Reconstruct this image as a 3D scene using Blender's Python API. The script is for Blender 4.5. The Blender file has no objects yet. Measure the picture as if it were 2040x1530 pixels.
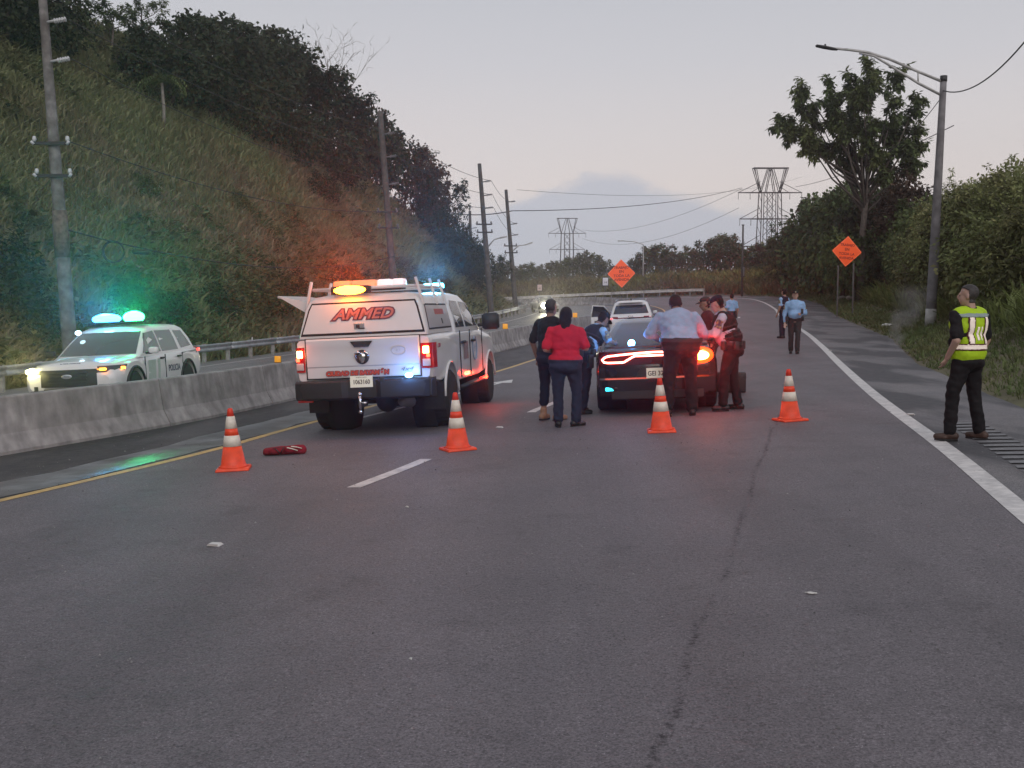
import bpy, bmesh, math, random
import numpy as np
from mathutils import Vector, Matrix
R = math.radians
rng = np.random.default_rng(7)
random.seed(7)
scene = bpy.context.scene
col = scene.collection

# ------------------------------------------------------------------ camera
CAM_H, FPX, HORIZON = 1.62, 2100.0, 592.0          # eye height (m), focal length and horizon of the 2040 x 1530 frame
PITCH = math.atan((765 - HORIZON) / FPX)
cam = bpy.data.cameras.new('camera')
cam.sensor_width = 36.0
cam.lens = 36.0 * FPX / 2040.0
cam.clip_start, cam.clip_end = 0.1, 6000
camo = bpy.data.objects.new('camera', cam)
camo.location = (0, 0, CAM_H)
camo.rotation_euler = (math.pi / 2 - PITCH, 0, 0)
col.objects.link(camo)
scene.camera = camo

# ------------------------------------------------------------------ world: dusk sky behind thin high haze
world = bpy.data.worlds.new('World'); scene.world = world
world.use_nodes = True
wn, wl = world.node_tree.nodes, world.node_tree.links
for n in list(wn): wn.remove(n)
SUN_ELEV, SUN_AZ = R(18.0), R(168)                   # azimuth from +Y, positive to the right; behind the camera, chosen for fill
sky = wn.new('ShaderNodeTexSky'); sky.sky_type = 'NISHITA'; sky.sun_disc = False
sky.sun_elevation = SUN_ELEV; sky.sun_rotation = SUN_AZ
sky.air_density, sky.dust_density, sky.ozone_density = 1.0, 2.0, 3.0
tc = wn.new('ShaderNodeTexCoord')
sep = wn.new('ShaderNodeSeparateXYZ'); wl.new(tc.outputs['Generated'], sep.inputs[0])
ramp = wn.new('ShaderNodeValToRGB')                 # colour of the thin overcast by elevation
wl.new(sep.outputs['Z'], ramp.inputs[0])
cr = ramp.color_ramp
cr.elements[0].position, cr.elements[0].color = 0.0, (.50, .50, .535, 1)
cr.elements[1].position, cr.elements[1].color = 1.0, (.42, .43, .455, 1)
for p, c in ((.04, (.53, .525, .55)), (.10, (.68, .60, .565)), (.15, (.645, .59, .57)), (.21, (.55, .53, .54)), (.30, (.455, .46, .485)), (.5, (.42, .43, .46))):
    e = cr.elements.new(p); e.color = (*c, 1)
sc_ = wn.new('ShaderNodeVectorMath'); sc_.operation = 'SCALE'; sc_.inputs['Scale'].default_value = 6.9
wl.new(ramp.outputs[0], sc_.inputs[0])
# soft grey cloud bank low over the horizon
def wmath(op, a, b=None):
    q = wn.new('ShaderNodeMath'); q.operation = op
    for i, w in enumerate((a, b)):
        if w is None: continue
        if isinstance(w, (int, float)): q.inputs[i].default_value = w
        else: wl.new(w, q.inputs[i])
    return q.outputs[0]
mp = wn.new('ShaderNodeMapping'); mp.inputs['Scale'].default_value = (4.0, 4.0, 7.5)
wl.new(tc.outputs['Generated'], mp.inputs[0])
nz = wn.new('ShaderNodeTexNoise'); nz.inputs['Scale'].default_value = 3.0; nz.inputs['Detail'].default_value = 8; nz.inputs['Roughness'].default_value = .55
wl.new(mp.outputs[0], nz.inputs['Vector'])
nb = wn.new('ShaderNodeTexNoise'); nb.inputs['Scale'].default_value = 1.1; nb.inputs['Detail'].default_value = 3
wl.new(mp.outputs[0], nb.inputs['Vector'])
# the height of the bank wanders round the horizon; one taller head stands ahead
head = wmath('SUBTRACT', sep.outputs['X'], .085)
head = wmath('MULTIPLY', wmath('POWER', wmath('MULTIPLY', head, 9.5), 2.0), -1.0)
head = wmath('MULTIPLY', wmath('EXPONENT', head), .038)
topz = wmath('ADD', wmath('ADD', wmath('MULTIPLY', nb.outputs['Fac'], .10), .022), head)
topz = wmath('ADD', topz, wmath('MULTIPLY', wmath('SUBTRACT', nz.outputs['Fac'], .5), .085))
cl = wn.new('ShaderNodeMapRange'); cl.interpolation_type = 'SMOOTHSTEP'
cl.inputs['From Min'].default_value = -.004; cl.inputs['From Max'].default_value = .014; cl.inputs['To Max'].default_value = .8
wl.new(wmath('SUBTRACT', topz, sep.outputs['Z']), cl.inputs['Value'])
cmix = wn.new('ShaderNodeMix'); cmix.data_type = 'RGBA'
cmix.inputs['B'].default_value = (2.95, 3.05, 3.5, 1)
wl.new(cl.outputs[0], cmix.inputs['Factor']); wl.new(sc_.outputs[0], cmix.inputs['A'])
smix = wn.new('ShaderNodeMix'); smix.data_type = 'RGBA'; smix.inputs['Factor'].default_value = .94
wl.new(sky.outputs[0], smix.inputs['A']); wl.new(cmix.outputs['Result'], smix.inputs['B'])
bg = wn.new('ShaderNodeBackground'); bg.inputs['Strength'].default_value = .15
wl.new(smix.outputs['Result'], bg.inputs['Color'])
wo = wn.new('ShaderNodeOutputWorld'); wl.new(bg.outputs[0], wo.inputs['Surface'])

fill_sun = bpy.data.lights.new('fill_sun', 'SUN'); fill_sun.energy = 1.2; fill_sun.angle = R(70); fill_sun.color = (1, .94, .90)  # broad fill from behind the camera, added to lift hill, bank and vehicles
fill_suno = bpy.data.objects.new('fill_sun', fill_sun); col.objects.link(fill_suno)
sdir = Vector((math.sin(SUN_AZ) * math.cos(SUN_ELEV), math.cos(SUN_AZ) * math.cos(SUN_ELEV), math.sin(SUN_ELEV)))
fill_suno.rotation_euler = sdir.to_track_quat('Z', 'Y').to_euler()

scene.view_settings.view_transform = 'Standard'
scene.view_settings.look = 'None'
scene.view_settings.exposure = 0.22
scene.view_settings.gamma = 1.0
scene.view_settings.use_curve_mapping = False
scene.cycles.max_bounces = 5
scene.cycles.diffuse_bounces = 2
scene.cycles.glossy_bounces = 3
scene.cycles.transparent_max_bounces = 12
scene.cycles.use_denoising = True

# ------------------------------------------------------------------ helpers: materials
MATS = {}
def mat(name, color, rough=.6, metal=0.0, var=0.0, vscale=8.0, bump=0.0, bscale=60.0, spec=.5, coat=0.0, emit=None, estr=0.0, color2=None, v2scale=1.2, trans=0.0, alpha=1.0, obj=True, detail=6, sub=0.0):
    if name in MATS: return MATS[name]
    m = bpy.data.materials.new(name); m.use_nodes = True
    N, L = m.node_tree.nodes, m.node_tree.links
    b = N['Principled BSDF']
    b.inputs['Base Color'].default_value = (*color, 1)
    b.inputs['Roughness'].default_value = rough
    b.inputs['Metallic'].default_value = metal
    b.inputs['Specular IOR Level'].default_value = spec
    b.inputs['Coat Weight'].default_value = coat
    b.inputs['Transmission Weight'].default_value = trans
    b.inputs['Alpha'].default_value = alpha
    if sub:
        b.inputs['Subsurface Weight'].default_value = sub
    if emit:
        b.inputs['Emission Color'].default_value = (*emit, 1); b.inputs['Emission Strength'].default_value = estr
    if var or bump or color2:
        t = N.new('ShaderNodeTexCoord')
        if var or color2:
            n1 = N.new('ShaderNodeTexNoise'); n1.inputs['Scale'].default_value = vscale; n1.inputs['Detail'].default_value = detail
            L.new(t.outputs['Object'], n1.inputs['Vector'])
            src = None
            if color2:
                n2 = N.new('ShaderNodeTexNoise'); n2.inputs['Scale'].default_value = v2scale; n2.inputs['Detail'].default_value = 4
                L.new(t.outputs['Object'], n2.inputs['Vector'])
                rp = N.new('ShaderNodeMapRange'); rp.inputs['From Min'].default_value = .38; rp.inputs['From Max'].default_value = .64
                L.new(n2.outputs['Fac'], rp.inputs['Value'])
                mx = N.new('ShaderNodeMix'); mx.data_type = 'RGBA'
                mx.inputs['A'].default_value = (*color, 1); mx.inputs['B'].default_value = (*color2, 1)
                L.new(rp.outputs[0], mx.inputs['Factor']); src = mx.outputs['Result']
            r = N.new('ShaderNodeMapRange'); r.inputs['From Min'].default_value = .3; r.inputs['From Max'].default_value = .7
            r.inputs['To Min'].default_value = 1 - var; r.inputs['To Max'].default_value = 1 + var
            L.new(n1.outputs['Fac'], r.inputs['Value'])
            v = N.new('ShaderNodeVectorMath'); v.operation = 'SCALE'
            if src: L.new(src, v.inputs[0])
            else: v.inputs[0].default_value = color
            L.new(r.outputs[0], v.inputs['Scale']); L.new(v.outputs[0], b.inputs['Base Color'])
        if bump:
            n3 = N.new('ShaderNodeTexNoise'); n3.inputs['Scale'].default_value = bscale; n3.inputs['Detail'].default_value = 5
            L.new(t.outputs['Object'], n3.inputs['Vector'])
            bp = N.new('ShaderNodeBump'); bp.inputs['Strength'].default_value = bump; bp.inputs['Distance'].default_value = .02
            L.new(n3.outputs['Fac'], bp.inputs['Height']); L.new(bp.outputs[0], b.inputs['Normal'])
    MATS[name] = m
    return m

def leaf_mat(name, c1, c2, rough=.55, scale=.35, c3=None, tr_=(.55, 1.5)):
    """foliage: two or three species tones in patches, and each leaf a little different (attribute 'tone')"""
    if name in MATS: return MATS[name]
    m = bpy.data.materials.new(name); m.use_nodes = True
    N, L = m.node_tree.nodes, m.node_tree.links
    b = N['Principled BSDF']; b.inputs['Roughness'].default_value = rough; b.inputs['Specular IOR Level'].default_value = .25
    t = N.new('ShaderNodeTexCoord')
    n = N.new('ShaderNodeTexNoise'); n.inputs['Scale'].default_value = scale; n.inputs['Detail'].default_value = 5
    L.new(t.outputs['Object'], n.inputs['Vector'])
    r = N.new('ShaderNodeValToRGB'); e = r.color_ramp.elements
    e[0].position, e[0].color = .38, (*c1, 1); e[1].position, e[1].color = .62, (*c2, 1)
    if c3:
        k = e.new(.5); k.color = (*c3, 1)
    L.new(n.outputs['Fac'], r.inputs[0])
    a = N.new('ShaderNodeAttribute'); a.attribute_name = 'tone'
    mr = N.new('ShaderNodeMapRange'); mr.inputs['To Min'].default_value = tr_[0]; mr.inputs['To Max'].default_value = tr_[1]
    L.new(a.outputs['Fac'], mr.inputs['Value'])
    v = N.new('ShaderNodeVectorMath'); v.operation = 'SCALE'
    L.new(r.outputs[0], v.inputs[0]); L.new(mr.outputs[0], v.inputs['Scale'])
    L.new(v.outputs[0], b.inputs['Base Color'])
    tr = N.new('ShaderNodeBsdfTranslucent'); L.new(v.outputs[0], tr.inputs['Color'])
    mxs = N.new('ShaderNodeMixShader'); mxs.inputs[0].default_value = .3
    L.new(b.outputs[0], mxs.inputs[1]); L.new(tr.outputs[0], mxs.inputs[2]); L.new(mxs.outputs[0], N['Material Output'].inputs['Surface'])
    MATS[name] = m
    return m

def lamp_mat(name, c, s):
    return mat(name, (min(1, c[0]), min(1, c[1]), min(1, c[2])), .3, emit=c, estr=s)

# ------------------------------------------------------------------ helpers: objects
def tag(o, label=None, cat=None, group=None, kind=None):
    if label: o['label'] = label
    if cat: o['category'] = cat
    if group: o['group'] = group
    if kind: o['kind'] = kind
    return o

def empty(name, loc=(0, 0, 0), label=None, cat=None, group=None, rz=0.0):
    o = bpy.data.objects.new(name, None); col.objects.link(o)
    o.empty_display_size = .2
    o.location = loc; o.rotation_euler = (0, 0, rz)
    return tag(o, label, cat, group)

def mesh_np(name, V, F4=None, F3=None, tone=None, smooth=False):
    """fast mesh from arrays of quads and/or triangles"""
    me = bpy.data.meshes.new(name)
    V = np.asarray(V, np.float32).reshape(-1, 3)
    idx = []; st = []; k = 0
    for F, n in ((F4, 4), (F3, 3)):
        if F is not None and len(F):
            F = np.asarray(F, np.int32).reshape(-1, n)
            idx.append(F.ravel()); st.append(k + np.arange(len(F), dtype=np.int32) * n); k += F.size
    idx = np.concatenate(idx); st = np.concatenate(st)
    me.vertices.add(len(V)); me.vertices.foreach_set('co', V.ravel())
    me.loops.add(len(idx)); me.loops.foreach_set('vertex_index', idx)
    me.polygons.add(len(st)); me.polygons.foreach_set('loop_start', st)
    if tone is not None:
        at = me.attributes.new('tone', 'FLOAT', 'POINT'); at.data.foreach_set('value', np.asarray(tone, np.float32))
    me.update(calc_edges=True); me.validate()
    if smooth: me.polygons.foreach_set('use_smooth', np.ones(len(st), bool))
    return me

def link(name, me, m=None, parent=None, loc=None):
    o = bpy.data.objects.new(name, me); col.objects.link(o)
    if m is not None:
        me.materials.clear()
        for q in (m if isinstance(m, (list, tuple)) else [m]): me.materials.append(q)
    if parent is not None: o.parent = parent
    if loc is not None: o.location = loc
    return o

def copy_tree(o, parent=None):
    c = o.copy(); col.objects.link(c); c.parent = parent
    for ch in o.children: copy_tree(ch, c)
    return c

class MB:
    """collects shapes and builds them as ONE mesh object"""
    def __init__(s): s.v = []; s.f = []; s.sm = []; s.mi = []
    def add(s, V, F, smooth=False, mi=0):
        k = len(s.v); s.v += [tuple(map(float, p)) for p in V]
        for f in F: s.f.append([i + k for i in f]); s.sm.append(smooth); s.mi.append(mi)
        return s
    def box(s, c, size, rot=None, ch=0.0, mi=0, taper=None):
        """chamfered box; rot = Matrix 3x3; taper = (x,y) scale of the top"""
        hx, hy, hz = (q / 2 for q in size); ch = min(ch, hx * .9, hy * .9, hz * .9)
        V = []; F = []
        if ch <= 0:
            for z in (-hz, hz):
                tx, ty = (taper if (taper and z > 0) else (1, 1))
                V += [(-hx * tx, -hy * ty, z), (hx * tx, -hy * ty, z), (hx * tx, hy * ty, z), (-hx * tx, hy * ty, z)]
            F = [(3, 2, 1, 0), (4, 5, 6, 7), (0, 1, 5, 4), (1, 2, 6, 5), (2, 3, 7, 6), (3, 0, 4, 7)]
        else:
            bm = bmesh.new(); bmesh.ops.create_cube(bm, size=1)
            for v in bm.verts:
                z = v.co.z; tx, ty = (taper if (taper and z > 0) else (1, 1))
                v.co = Vector((v.co.x * size[0] * tx, v.co.y * size[1] * ty, z * size[2]))
            bmesh.ops.bevel(bm, geom=list(bm.edges), offset=ch, segments=2, affect='EDGES', profile=.6)
            bm.verts.ensure_lookup_table(); bm.verts.index_update()
            V = [v.co.copy() for v in bm.verts]; F = [[v.index for v in f.verts] for f in bm.faces]; bm.free()
        c = Vector(c)
        V = [(rot @ Vector(p) if rot is not None else Vector(p)) + c for p in V]
        return s.add(V, F, ch > 0, mi)
    def tube(s, pts, rad, n=8, cap=True, mi=0, smooth=True, squash=None):
        pts = [Vector(p) for p in pts]
        if not isinstance(rad, (list, tuple)): rad = [rad] * len(pts)
        V = []; F = []; up = None
        for i, p in enumerate(pts):
            d = (pts[min(i + 1, len(pts) - 1)] - pts[max(i - 1, 0)]).normalized()
            if up is None: up = Vector((0, 0, 1)) if abs(d.z) < .9 else Vector((1, 0, 0))
            a = d.cross(up); a = a.normalized() if a.length > 1e-6 else Vector((1, 0, 0)); b = a.cross(d).normalized(); up = b
            for k in range(n):
                t = 2 * math.pi * k / n
                V.append(p + (a * math.cos(t) + b * math.sin(t) * (squash or 1)) * rad[i])
        for i in range(len(pts) - 1):
            for k in range(n):
                F.append((i * n + k, i * n + (k + 1) % n, (i + 1) * n + (k + 1) % n, (i + 1) * n + k))
        if cap: F.append(tuple(range(n - 1, -1, -1))); F.append(tuple((len(pts) - 1) * n + k for k in range(n)))
        return s.add(V, F, smooth, mi)
    def lathe(s, prof, c=(0, 0, 0), axis='z', n=20, mi=0, smooth=True):
        """prof = [(radius, height)]"""
        V = []; F = []
        for r, h in prof:
            for k in range(n):
                t = 2 * math.pi * k / n; a, b = r * math.cos(t), r * math.sin(t)
                p = {'z': (a, b, h), 'y': (a, h, -b), 'x': (h, a, b)}[axis]
                V.append((p[0] + c[0], p[1] + c[1], p[2] + c[2]))
        for i in range(len(prof) - 1):
            for k in range(n): F.append((i * n + k, i * n + (k + 1) % n, (i + 1) * n + (k + 1) % n, (i + 1) * n + k))
        F.append(tuple(range(n - 1, -1, -1))); F.append(tuple((len(prof) - 1) * n + k for k in range(n)))
        return s.add(V, F, smooth, mi)
    def prism(s, poly, to3, depth, mi=0):
        """polygon (u,v) list; to3(u,v,w) maps to 3-D, w runs 0..depth"""
        n = len(poly)
        V = [to3(u, v, 0) for u, v in poly] + [to3(u, v, depth) for u, v in poly]
        F = [tuple(range(n - 1, -1, -1)), tuple(range(n, 2 * n))] + [(i, (i + 1) % n, n + (i + 1) % n, n + i) for i in range(n)]
        return s.add(V, F, False, mi)
    def loft(s, secs, cap=True, closed=False, mi=0, smooth=True):
        n = len(secs[0]); V = [p for q in secs for p in q]; F = []
        for i in range(len(secs) - 1):
            for k in range(n if closed else n - 1):
                k2 = (k + 1) % n
                F.append((i * n + k, i * n + k2, (i + 1) * n + k2, (i + 1) * n + k))
        if cap:
            F.append(tuple(range(n - 1, -1, -1))); F.append(tuple((len(secs) - 1) * n + k for k in range(n)))
        return s.add(V, F, smooth, mi)
    def sphere(s, c, r, n=12, m=8, mi=0, rot=None):
        r = r if isinstance(r, (tuple, list)) else (r, r, r)
        V = []; F = []
        for i in range(m + 1):
            ph = math.pi * i / m
            for k in range(n):
                t = 2 * math.pi * k / n
                p = Vector((r[0] * math.sin(ph) * math.cos(t), r[1] * math.sin(ph) * math.sin(t), r[2] * math.cos(ph)))
                if rot is not None: p = rot @ p
                V.append(p + Vector(c))
        for i in range(m):
            for k in range(n): F.append((i * n + k, (i + 1) * n + k, (i + 1) * n + (k + 1) % n, i * n + (k + 1) % n))
        return s.add(V, F, True, mi)
    def mirror_y(s):
        k = len(s.v); nf = len(s.f)
        s.v += [(x, -y, z) for x, y, z in s.v]
        for i in range(nf): s.f.append([q + k for q in reversed(s.f[i])]); s.sm.append(s.sm[i]); s.mi.append(s.mi[i])
        return s
    def mesh(s, name):
        me = bpy.data.meshes.new(name); me.from_pydata(s.v, [], s.f)
        me.polygons.foreach_set('use_smooth', s.sm); me.polygons.foreach_set('material_index', s.mi)
        bm = bmesh.new(); bm.from_mesh(me)
        bmesh.ops.remove_doubles(bm, verts=bm.verts, dist=1e-5)
        bmesh.ops.recalc_face_normals(bm, faces=bm.faces)
        bm.to_mesh(me); bm.free(); me.update()
        return me
    def build(s, name, m, parent=None, sharp=None):
        me = s.mesh(name)
        if sharp: me.set_sharp_from_angle(angle=R(sharp))
        return link(name, me, m, parent)

def text_mesh(txt, size, extrude=.001, shear=0.0, offset=0.0, bold=0.0, align='CENTER', spacing=1.0):
    c = bpy.data.curves.new('txt', 'FONT'); c.body = txt; c.size = size; c.extrude = extrude
    c.shear = shear; c.offset = offset + bold; c.align_x = align; c.align_y = 'CENTER'; c.space_character = spacing
    c.resolution_u = 3
    o = bpy.data.objects.new('txt', c); col.objects.link(o)
    dg = bpy.context.evaluated_depsgraph_get()
    me = bpy.data.meshes.new_from_object(o.evaluated_get(dg))
    bpy.data.objects.remove(o); bpy.data.curves.remove(c)
    return me

def text_on(name, txt, size, m, parent, origin, ux, uy, **kw):
    """flat lettering: text x axis along ux, up along uy"""
    sx = kw.pop('stretch', 1.0)
    me = text_mesh(txt, size, **kw)
    o = link(name, me, m, parent)
    ux = Vector(ux).normalized(); uy = Vector(uy); uy = (uy - ux * uy.dot(ux)).normalized(); uz = ux.cross(uy)
    M = Matrix.Identity(4)
    for i in range(3): M[i][0] = ux[i] * sx; M[i][1] = uy[i]; M[i][2] = uz[i]; M[i][3] = origin[i]
    o.matrix_local = M
    return o

# ------------------------------------------------------------------ the lie of the land
def interp_poly(pts, step=1.0):
    """smooth curve through points (Catmull-Rom), resampled"""
    P = np.array(pts, float); out = []
    Q = np.vstack([2 * P[0] - P[1], P, 2 * P[-1] - P[-2]])
    for i in range(1, len(Q) - 2):
        p0, p1, p2, p3 = Q[i - 1], Q[i], Q[i + 1], Q[i + 2]
        n = max(2, int(np.linalg.norm(p2 - p1) / step) + 1)
        for t in np.linspace(0, 1, n, endpoint=False):
            out.append(.5 * ((2 * p1) + (-p0 + p2) * t + (2 * p0 - 5 * p1 + 4 * p2 - p3) * t * t + (-p0 + 3 * p1 - 3 * p2 + p3) * t ** 3))
    out.append(P[-1])
    return np.array(out)

def road_z(x, y):
    """banked carriageway: higher to the right, dipping and rising again ahead"""
    s = np.clip(.21 * x + .978 * y, 0, 140)
    return .0442 * np.clip(x, -40, 45) - .0207 * np.clip(y, -20, 140) + .00023 * s * s

LEFT_RAIL = interp_poly([(-21.5, -14), (-18.4, 8), (-16.2, 20), (-14.7, 30.3), (-13.4, 40), (-12.0, 46), (-10.1, 52), (-6.4, 64), (-2.8, 76.6), (-.2, 90), (1.3, 101), (.4, 108), (-4, 113), (-16, 116.5), (-40, 118)])
MEDIAN = interp_poly([(-13.4, -14), (-10.0, 6), (-8.2, 12.4), (-7.1, 15.3), (-6.35, 17.2), (-5.45, 20.2), (-3.3, 30), (-.55, 42), (.95, 48.3), (3.4, 57), (6.4, 67), (9.2, 80), (10.6, 92), (10.4, 102), (7.5, 110), (0, 116), (-16, 120), (-40, 121.5)])
YELLOW = interp_poly([(-10.6, -12), (-7.4, 4), (-5.16, 10.5), (-4.62, 12.1), (-3.97, 14.24), (-3.3, 17.3), (-.36, 29.4), (.66, 34.05), (2.1, 40), (6.2, 56), (9.2, 68), (11.6, 80), (12.9, 92), (12.6, 103), (9, 111.5), (0, 117.5), (-16, 121.5), (-40, 123)])
WHITE = interp_poly([(-1.0, -12), (1.92, 0), (3.26, 5.5), (3.79, 7.69), (4.62, 11.1), (5.52, 15.14), (6.36, 18.8), (8.06, 25.9), (10.29, 35.2), (12.74, 46.1), (17.1, 67.4), (19.65, 79.1), (22.4, 95), (22.9, 105), (20, 114.5), (11, 120.5), (0, 123.5), (-16, 126), (-40, 127.5)])
EDGE = interp_poly([(.2, -12), (3.6, 1), (5.6, 8.6), (7.15, 14.64), (7.79, 17.27), (8.91, 22.13), (9.89, 25.82), (13.3, 37.2), (14.25, 40.8), (16.84, 52.1), (20.1, 66.4), (24.4, 84.2), (26.4, 100), (24.5, 112), (19.5, 119.6), (11, 123.4), (0, 126), (-16, 128.5), (-40, 130)])

def signed_dist(C, x, y):
    """distance to polyline C, positive to its right"""
    x = np.asarray(x, float); y = np.asarray(y, float)
    sh = x.shape; x = x.ravel(); y = y.ravel()
    A = C[:-1]; B = C[1:]; D = B - A; L2 = (D ** 2).sum(1)
    best = np.full(x.shape, 1e9); sg = np.ones(x.shape)
    for a, d, l2 in zip(A, D, L2):
        t = np.clip(((x - a[0]) * d[0] + (y - a[1]) * d[1]) / l2, 0, 1)
        ex = x - a[0] - t * d[0]; ey = y - a[1] - t * d[1]
        q = ex * ex + ey * ey; m = q < best
        best = np.where(m, q, best); sg = np.where(m, np.sign(ex * d[1] - ey * d[0]), sg)
    return (np.sqrt(best) * sg).reshape(sh)

_ph = rng.uniform(0, 6.28, (24, 2)); _dr = rng.normal(size=(24, 2)); _dr /= np.linalg.norm(_dr, axis=1)[:, None]
def lumps(x, y, wl):
    z = 0
    for i in range(8):
        k = 2 * math.pi / (wl * (1 + .23 * i)); d = _dr[i]
        z = z + np.sin(k * (x * d[0] + y * d[1]) + _ph[i, 0])
    return z / 8

def land_z(x, y):
    x = np.asarray(x, float); y = np.asarray(y, float)
    z0 = road_z(x, y)
    dl = -signed_dist(LEFT_RAIL[::2], x, y)          # how far left of the far guardrail
    dr = signed_dist(EDGE[::2], x, y)                # how far right of the paved edge
    h = np.clip(dl - 1.6, 0, None)
    hill = np.where(h < 23, .96 * h, 22.1 + (h - 23) * .12)
    soft = np.clip(h / 2.5, 0, 1)
    hill = hill * (.55 + .45 * soft) + (lumps(x, y, 9) * .9 + lumps(y, x, 23) * 1.6) * np.clip(h / 8, 0, 1)
    far = np.clip((y - 118) / 30, 0, 1)
    hill = hill * (1 - far * .93)
    r = np.clip(dr - .2, 0, None)
    bank = np.where(r < 1.8, .16 * r, .29 + .40 * (np.minimum(r, 9) - 1.8)) + np.clip(r - 9, 0, 30) * .05
    bank = bank * (1 - .62 * np.clip((y - 95) / 25, 0, 1)) + lumps(x, y, 7) * .35 * np.clip((r - 1.5) / 4, 0, 1)
    z = z0 * 1.0
    z = np.where(dl > 1.6, z + hill, z)
    z = np.where(dr > .2, z + bank, z)
    inside = (dl < 1.6) & (dr < .2)
    return np.where(inside, z - .07, z)
def lz(x, y): return float(land_z(np.array([x]), np.array([y]))[0])
def rz_(x, y): return float(road_z(np.array(x, float), np.array(y, float)))

def seat(o, x, y, yaw, sc=1.0, dz=0.0):
    """stand a thing on the banked road, its local x axis heading along yaw"""
    e = .5
    n = Vector((-(rz_(x + e, y) - rz_(x - e, y)), -(rz_(x, y + e) - rz_(x, y - e)), 1)).normalized()
    f = Vector((math.cos(yaw), math.sin(yaw), 0)); f = (f - n * f.dot(n)).normalized(); l = n.cross(f)
    M = Matrix.Identity(4)
    for i in range(3): M[i][0] = f[i]; M[i][1] = l[i]; M[i][2] = n[i]
    M = Matrix.Translation((x, y, rz_(x, y) + dz)) @ M @ Matrix.Scale(sc, 4)
    o.matrix_world = M
    return o

def pix_dir(u, v):
    a = (u - 1020) / FPX; b = (765 - v) / FPX
    return np.array([a, math.cos(PITCH) + math.sin(PITCH) * b, -math.sin(PITCH) + math.cos(PITCH) * b])
def sight(u, v, Y):
    """the point at depth Y that is seen in direction u,v (used to read sizes off the photograph)"""
    d = pix_dir(u, v); return np.array([0, 0, CAM_H]) + d * (Y / d[1])

# ------------------------------------------------------------------ the land, one sheet out to the horizon
def grid_mesh(name, xs, ys, zf, m, kind='structure', smooth=True):
    X, Y = np.meshgrid(xs, ys); Z = zf(X, Y)
    V = np.stack([X, Y, Z], -1).reshape(-1, 3); nx, ny = len(xs), len(ys)
    i = (np.arange(ny - 1)[:, None] * nx + np.arange(nx - 1)[None]).ravel()
    F = np.stack([i, i + 1, i + nx + 1, i + nx], 1)
    o = link(name, mesh_np(name, V, F4=F, smooth=smooth), m)
    tag(o, kind=kind); return o
xs = np.concatenate([[-3000, -1200, -500, -250], np.linspace(-160, -60, 40), np.linspace(-58, 60, 148), np.linspace(64, 160, 26), [250, 500, 1200, 3000]])
ys = np.concatenate([[-1500, -400, -120, -50], np.linspace(-25, 135, 175), np.linspace(138, 260, 34), [330, 450, 700, 1200, 2600, 4500]])
soil = mat('soil', (.10, .105, .05), .95, var=.4, vscale=.9, color2=(.12, .095, .06), v2scale=.12, bump=.5, bscale=3)
grid_mesh('ground', xs, ys, land_z, soil)

def strip(name, C, w0, w1, dz, m, parent=None, s0=None, s1=None, kind=None, jag=0.0, nx=2, crown=None):
    """a band along curve C between offsets w0..w1 (right positive) laid dz above the road"""
    d = np.gradient(C, axis=0); d /= np.linalg.norm(d, axis=1)[:, None]; nrm = np.stack([d[:, 1], -d[:, 0]], 1)
    cum = np.concatenate([[0], np.cumsum(np.linalg.norm(np.diff(C, axis=0), axis=1))])
    if s0 is not None:
        s = np.arange(s0, s1 + 1e-6, min(.5, (s1 - s0) / 4))
        Cx = np.stack([np.interp(s, cum, C[:, 0]), np.interp(s, cum, C[:, 1])], 1)
        nx_ = np.stack([np.interp(s, cum, nrm[:, 0]), np.interp(s, cum, nrm[:, 1])], 1)
    else: Cx, nx_ = C, nrm
    rows = []
    for k in np.linspace(0, 1, nx):
        w = w0 + (w1 - w0) * k
        j = rng.normal(size=len(Cx)) * jag if jag else 0
        rows.append(Cx + nx_ * (w + j)[:, None] if jag else Cx + nx_ * w)
    P = np.stack(rows, 1)
    Z = road_z(P[..., 0], P[..., 1]) + dz
    V = np.concatenate([P, Z[..., None]], -1).reshape(-1, 3); ny = len(Cx)
    i = (np.arange(ny - 1)[:, None] * nx + np.arange(nx - 1)[None]).ravel()
    o = link(name, mesh_np(name, V, F4=np.stack([i, i + 1, i + nx + 1, i + nx], 1)), m, parent)
    if kind: tag(o, kind=kind)
    return o

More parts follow.
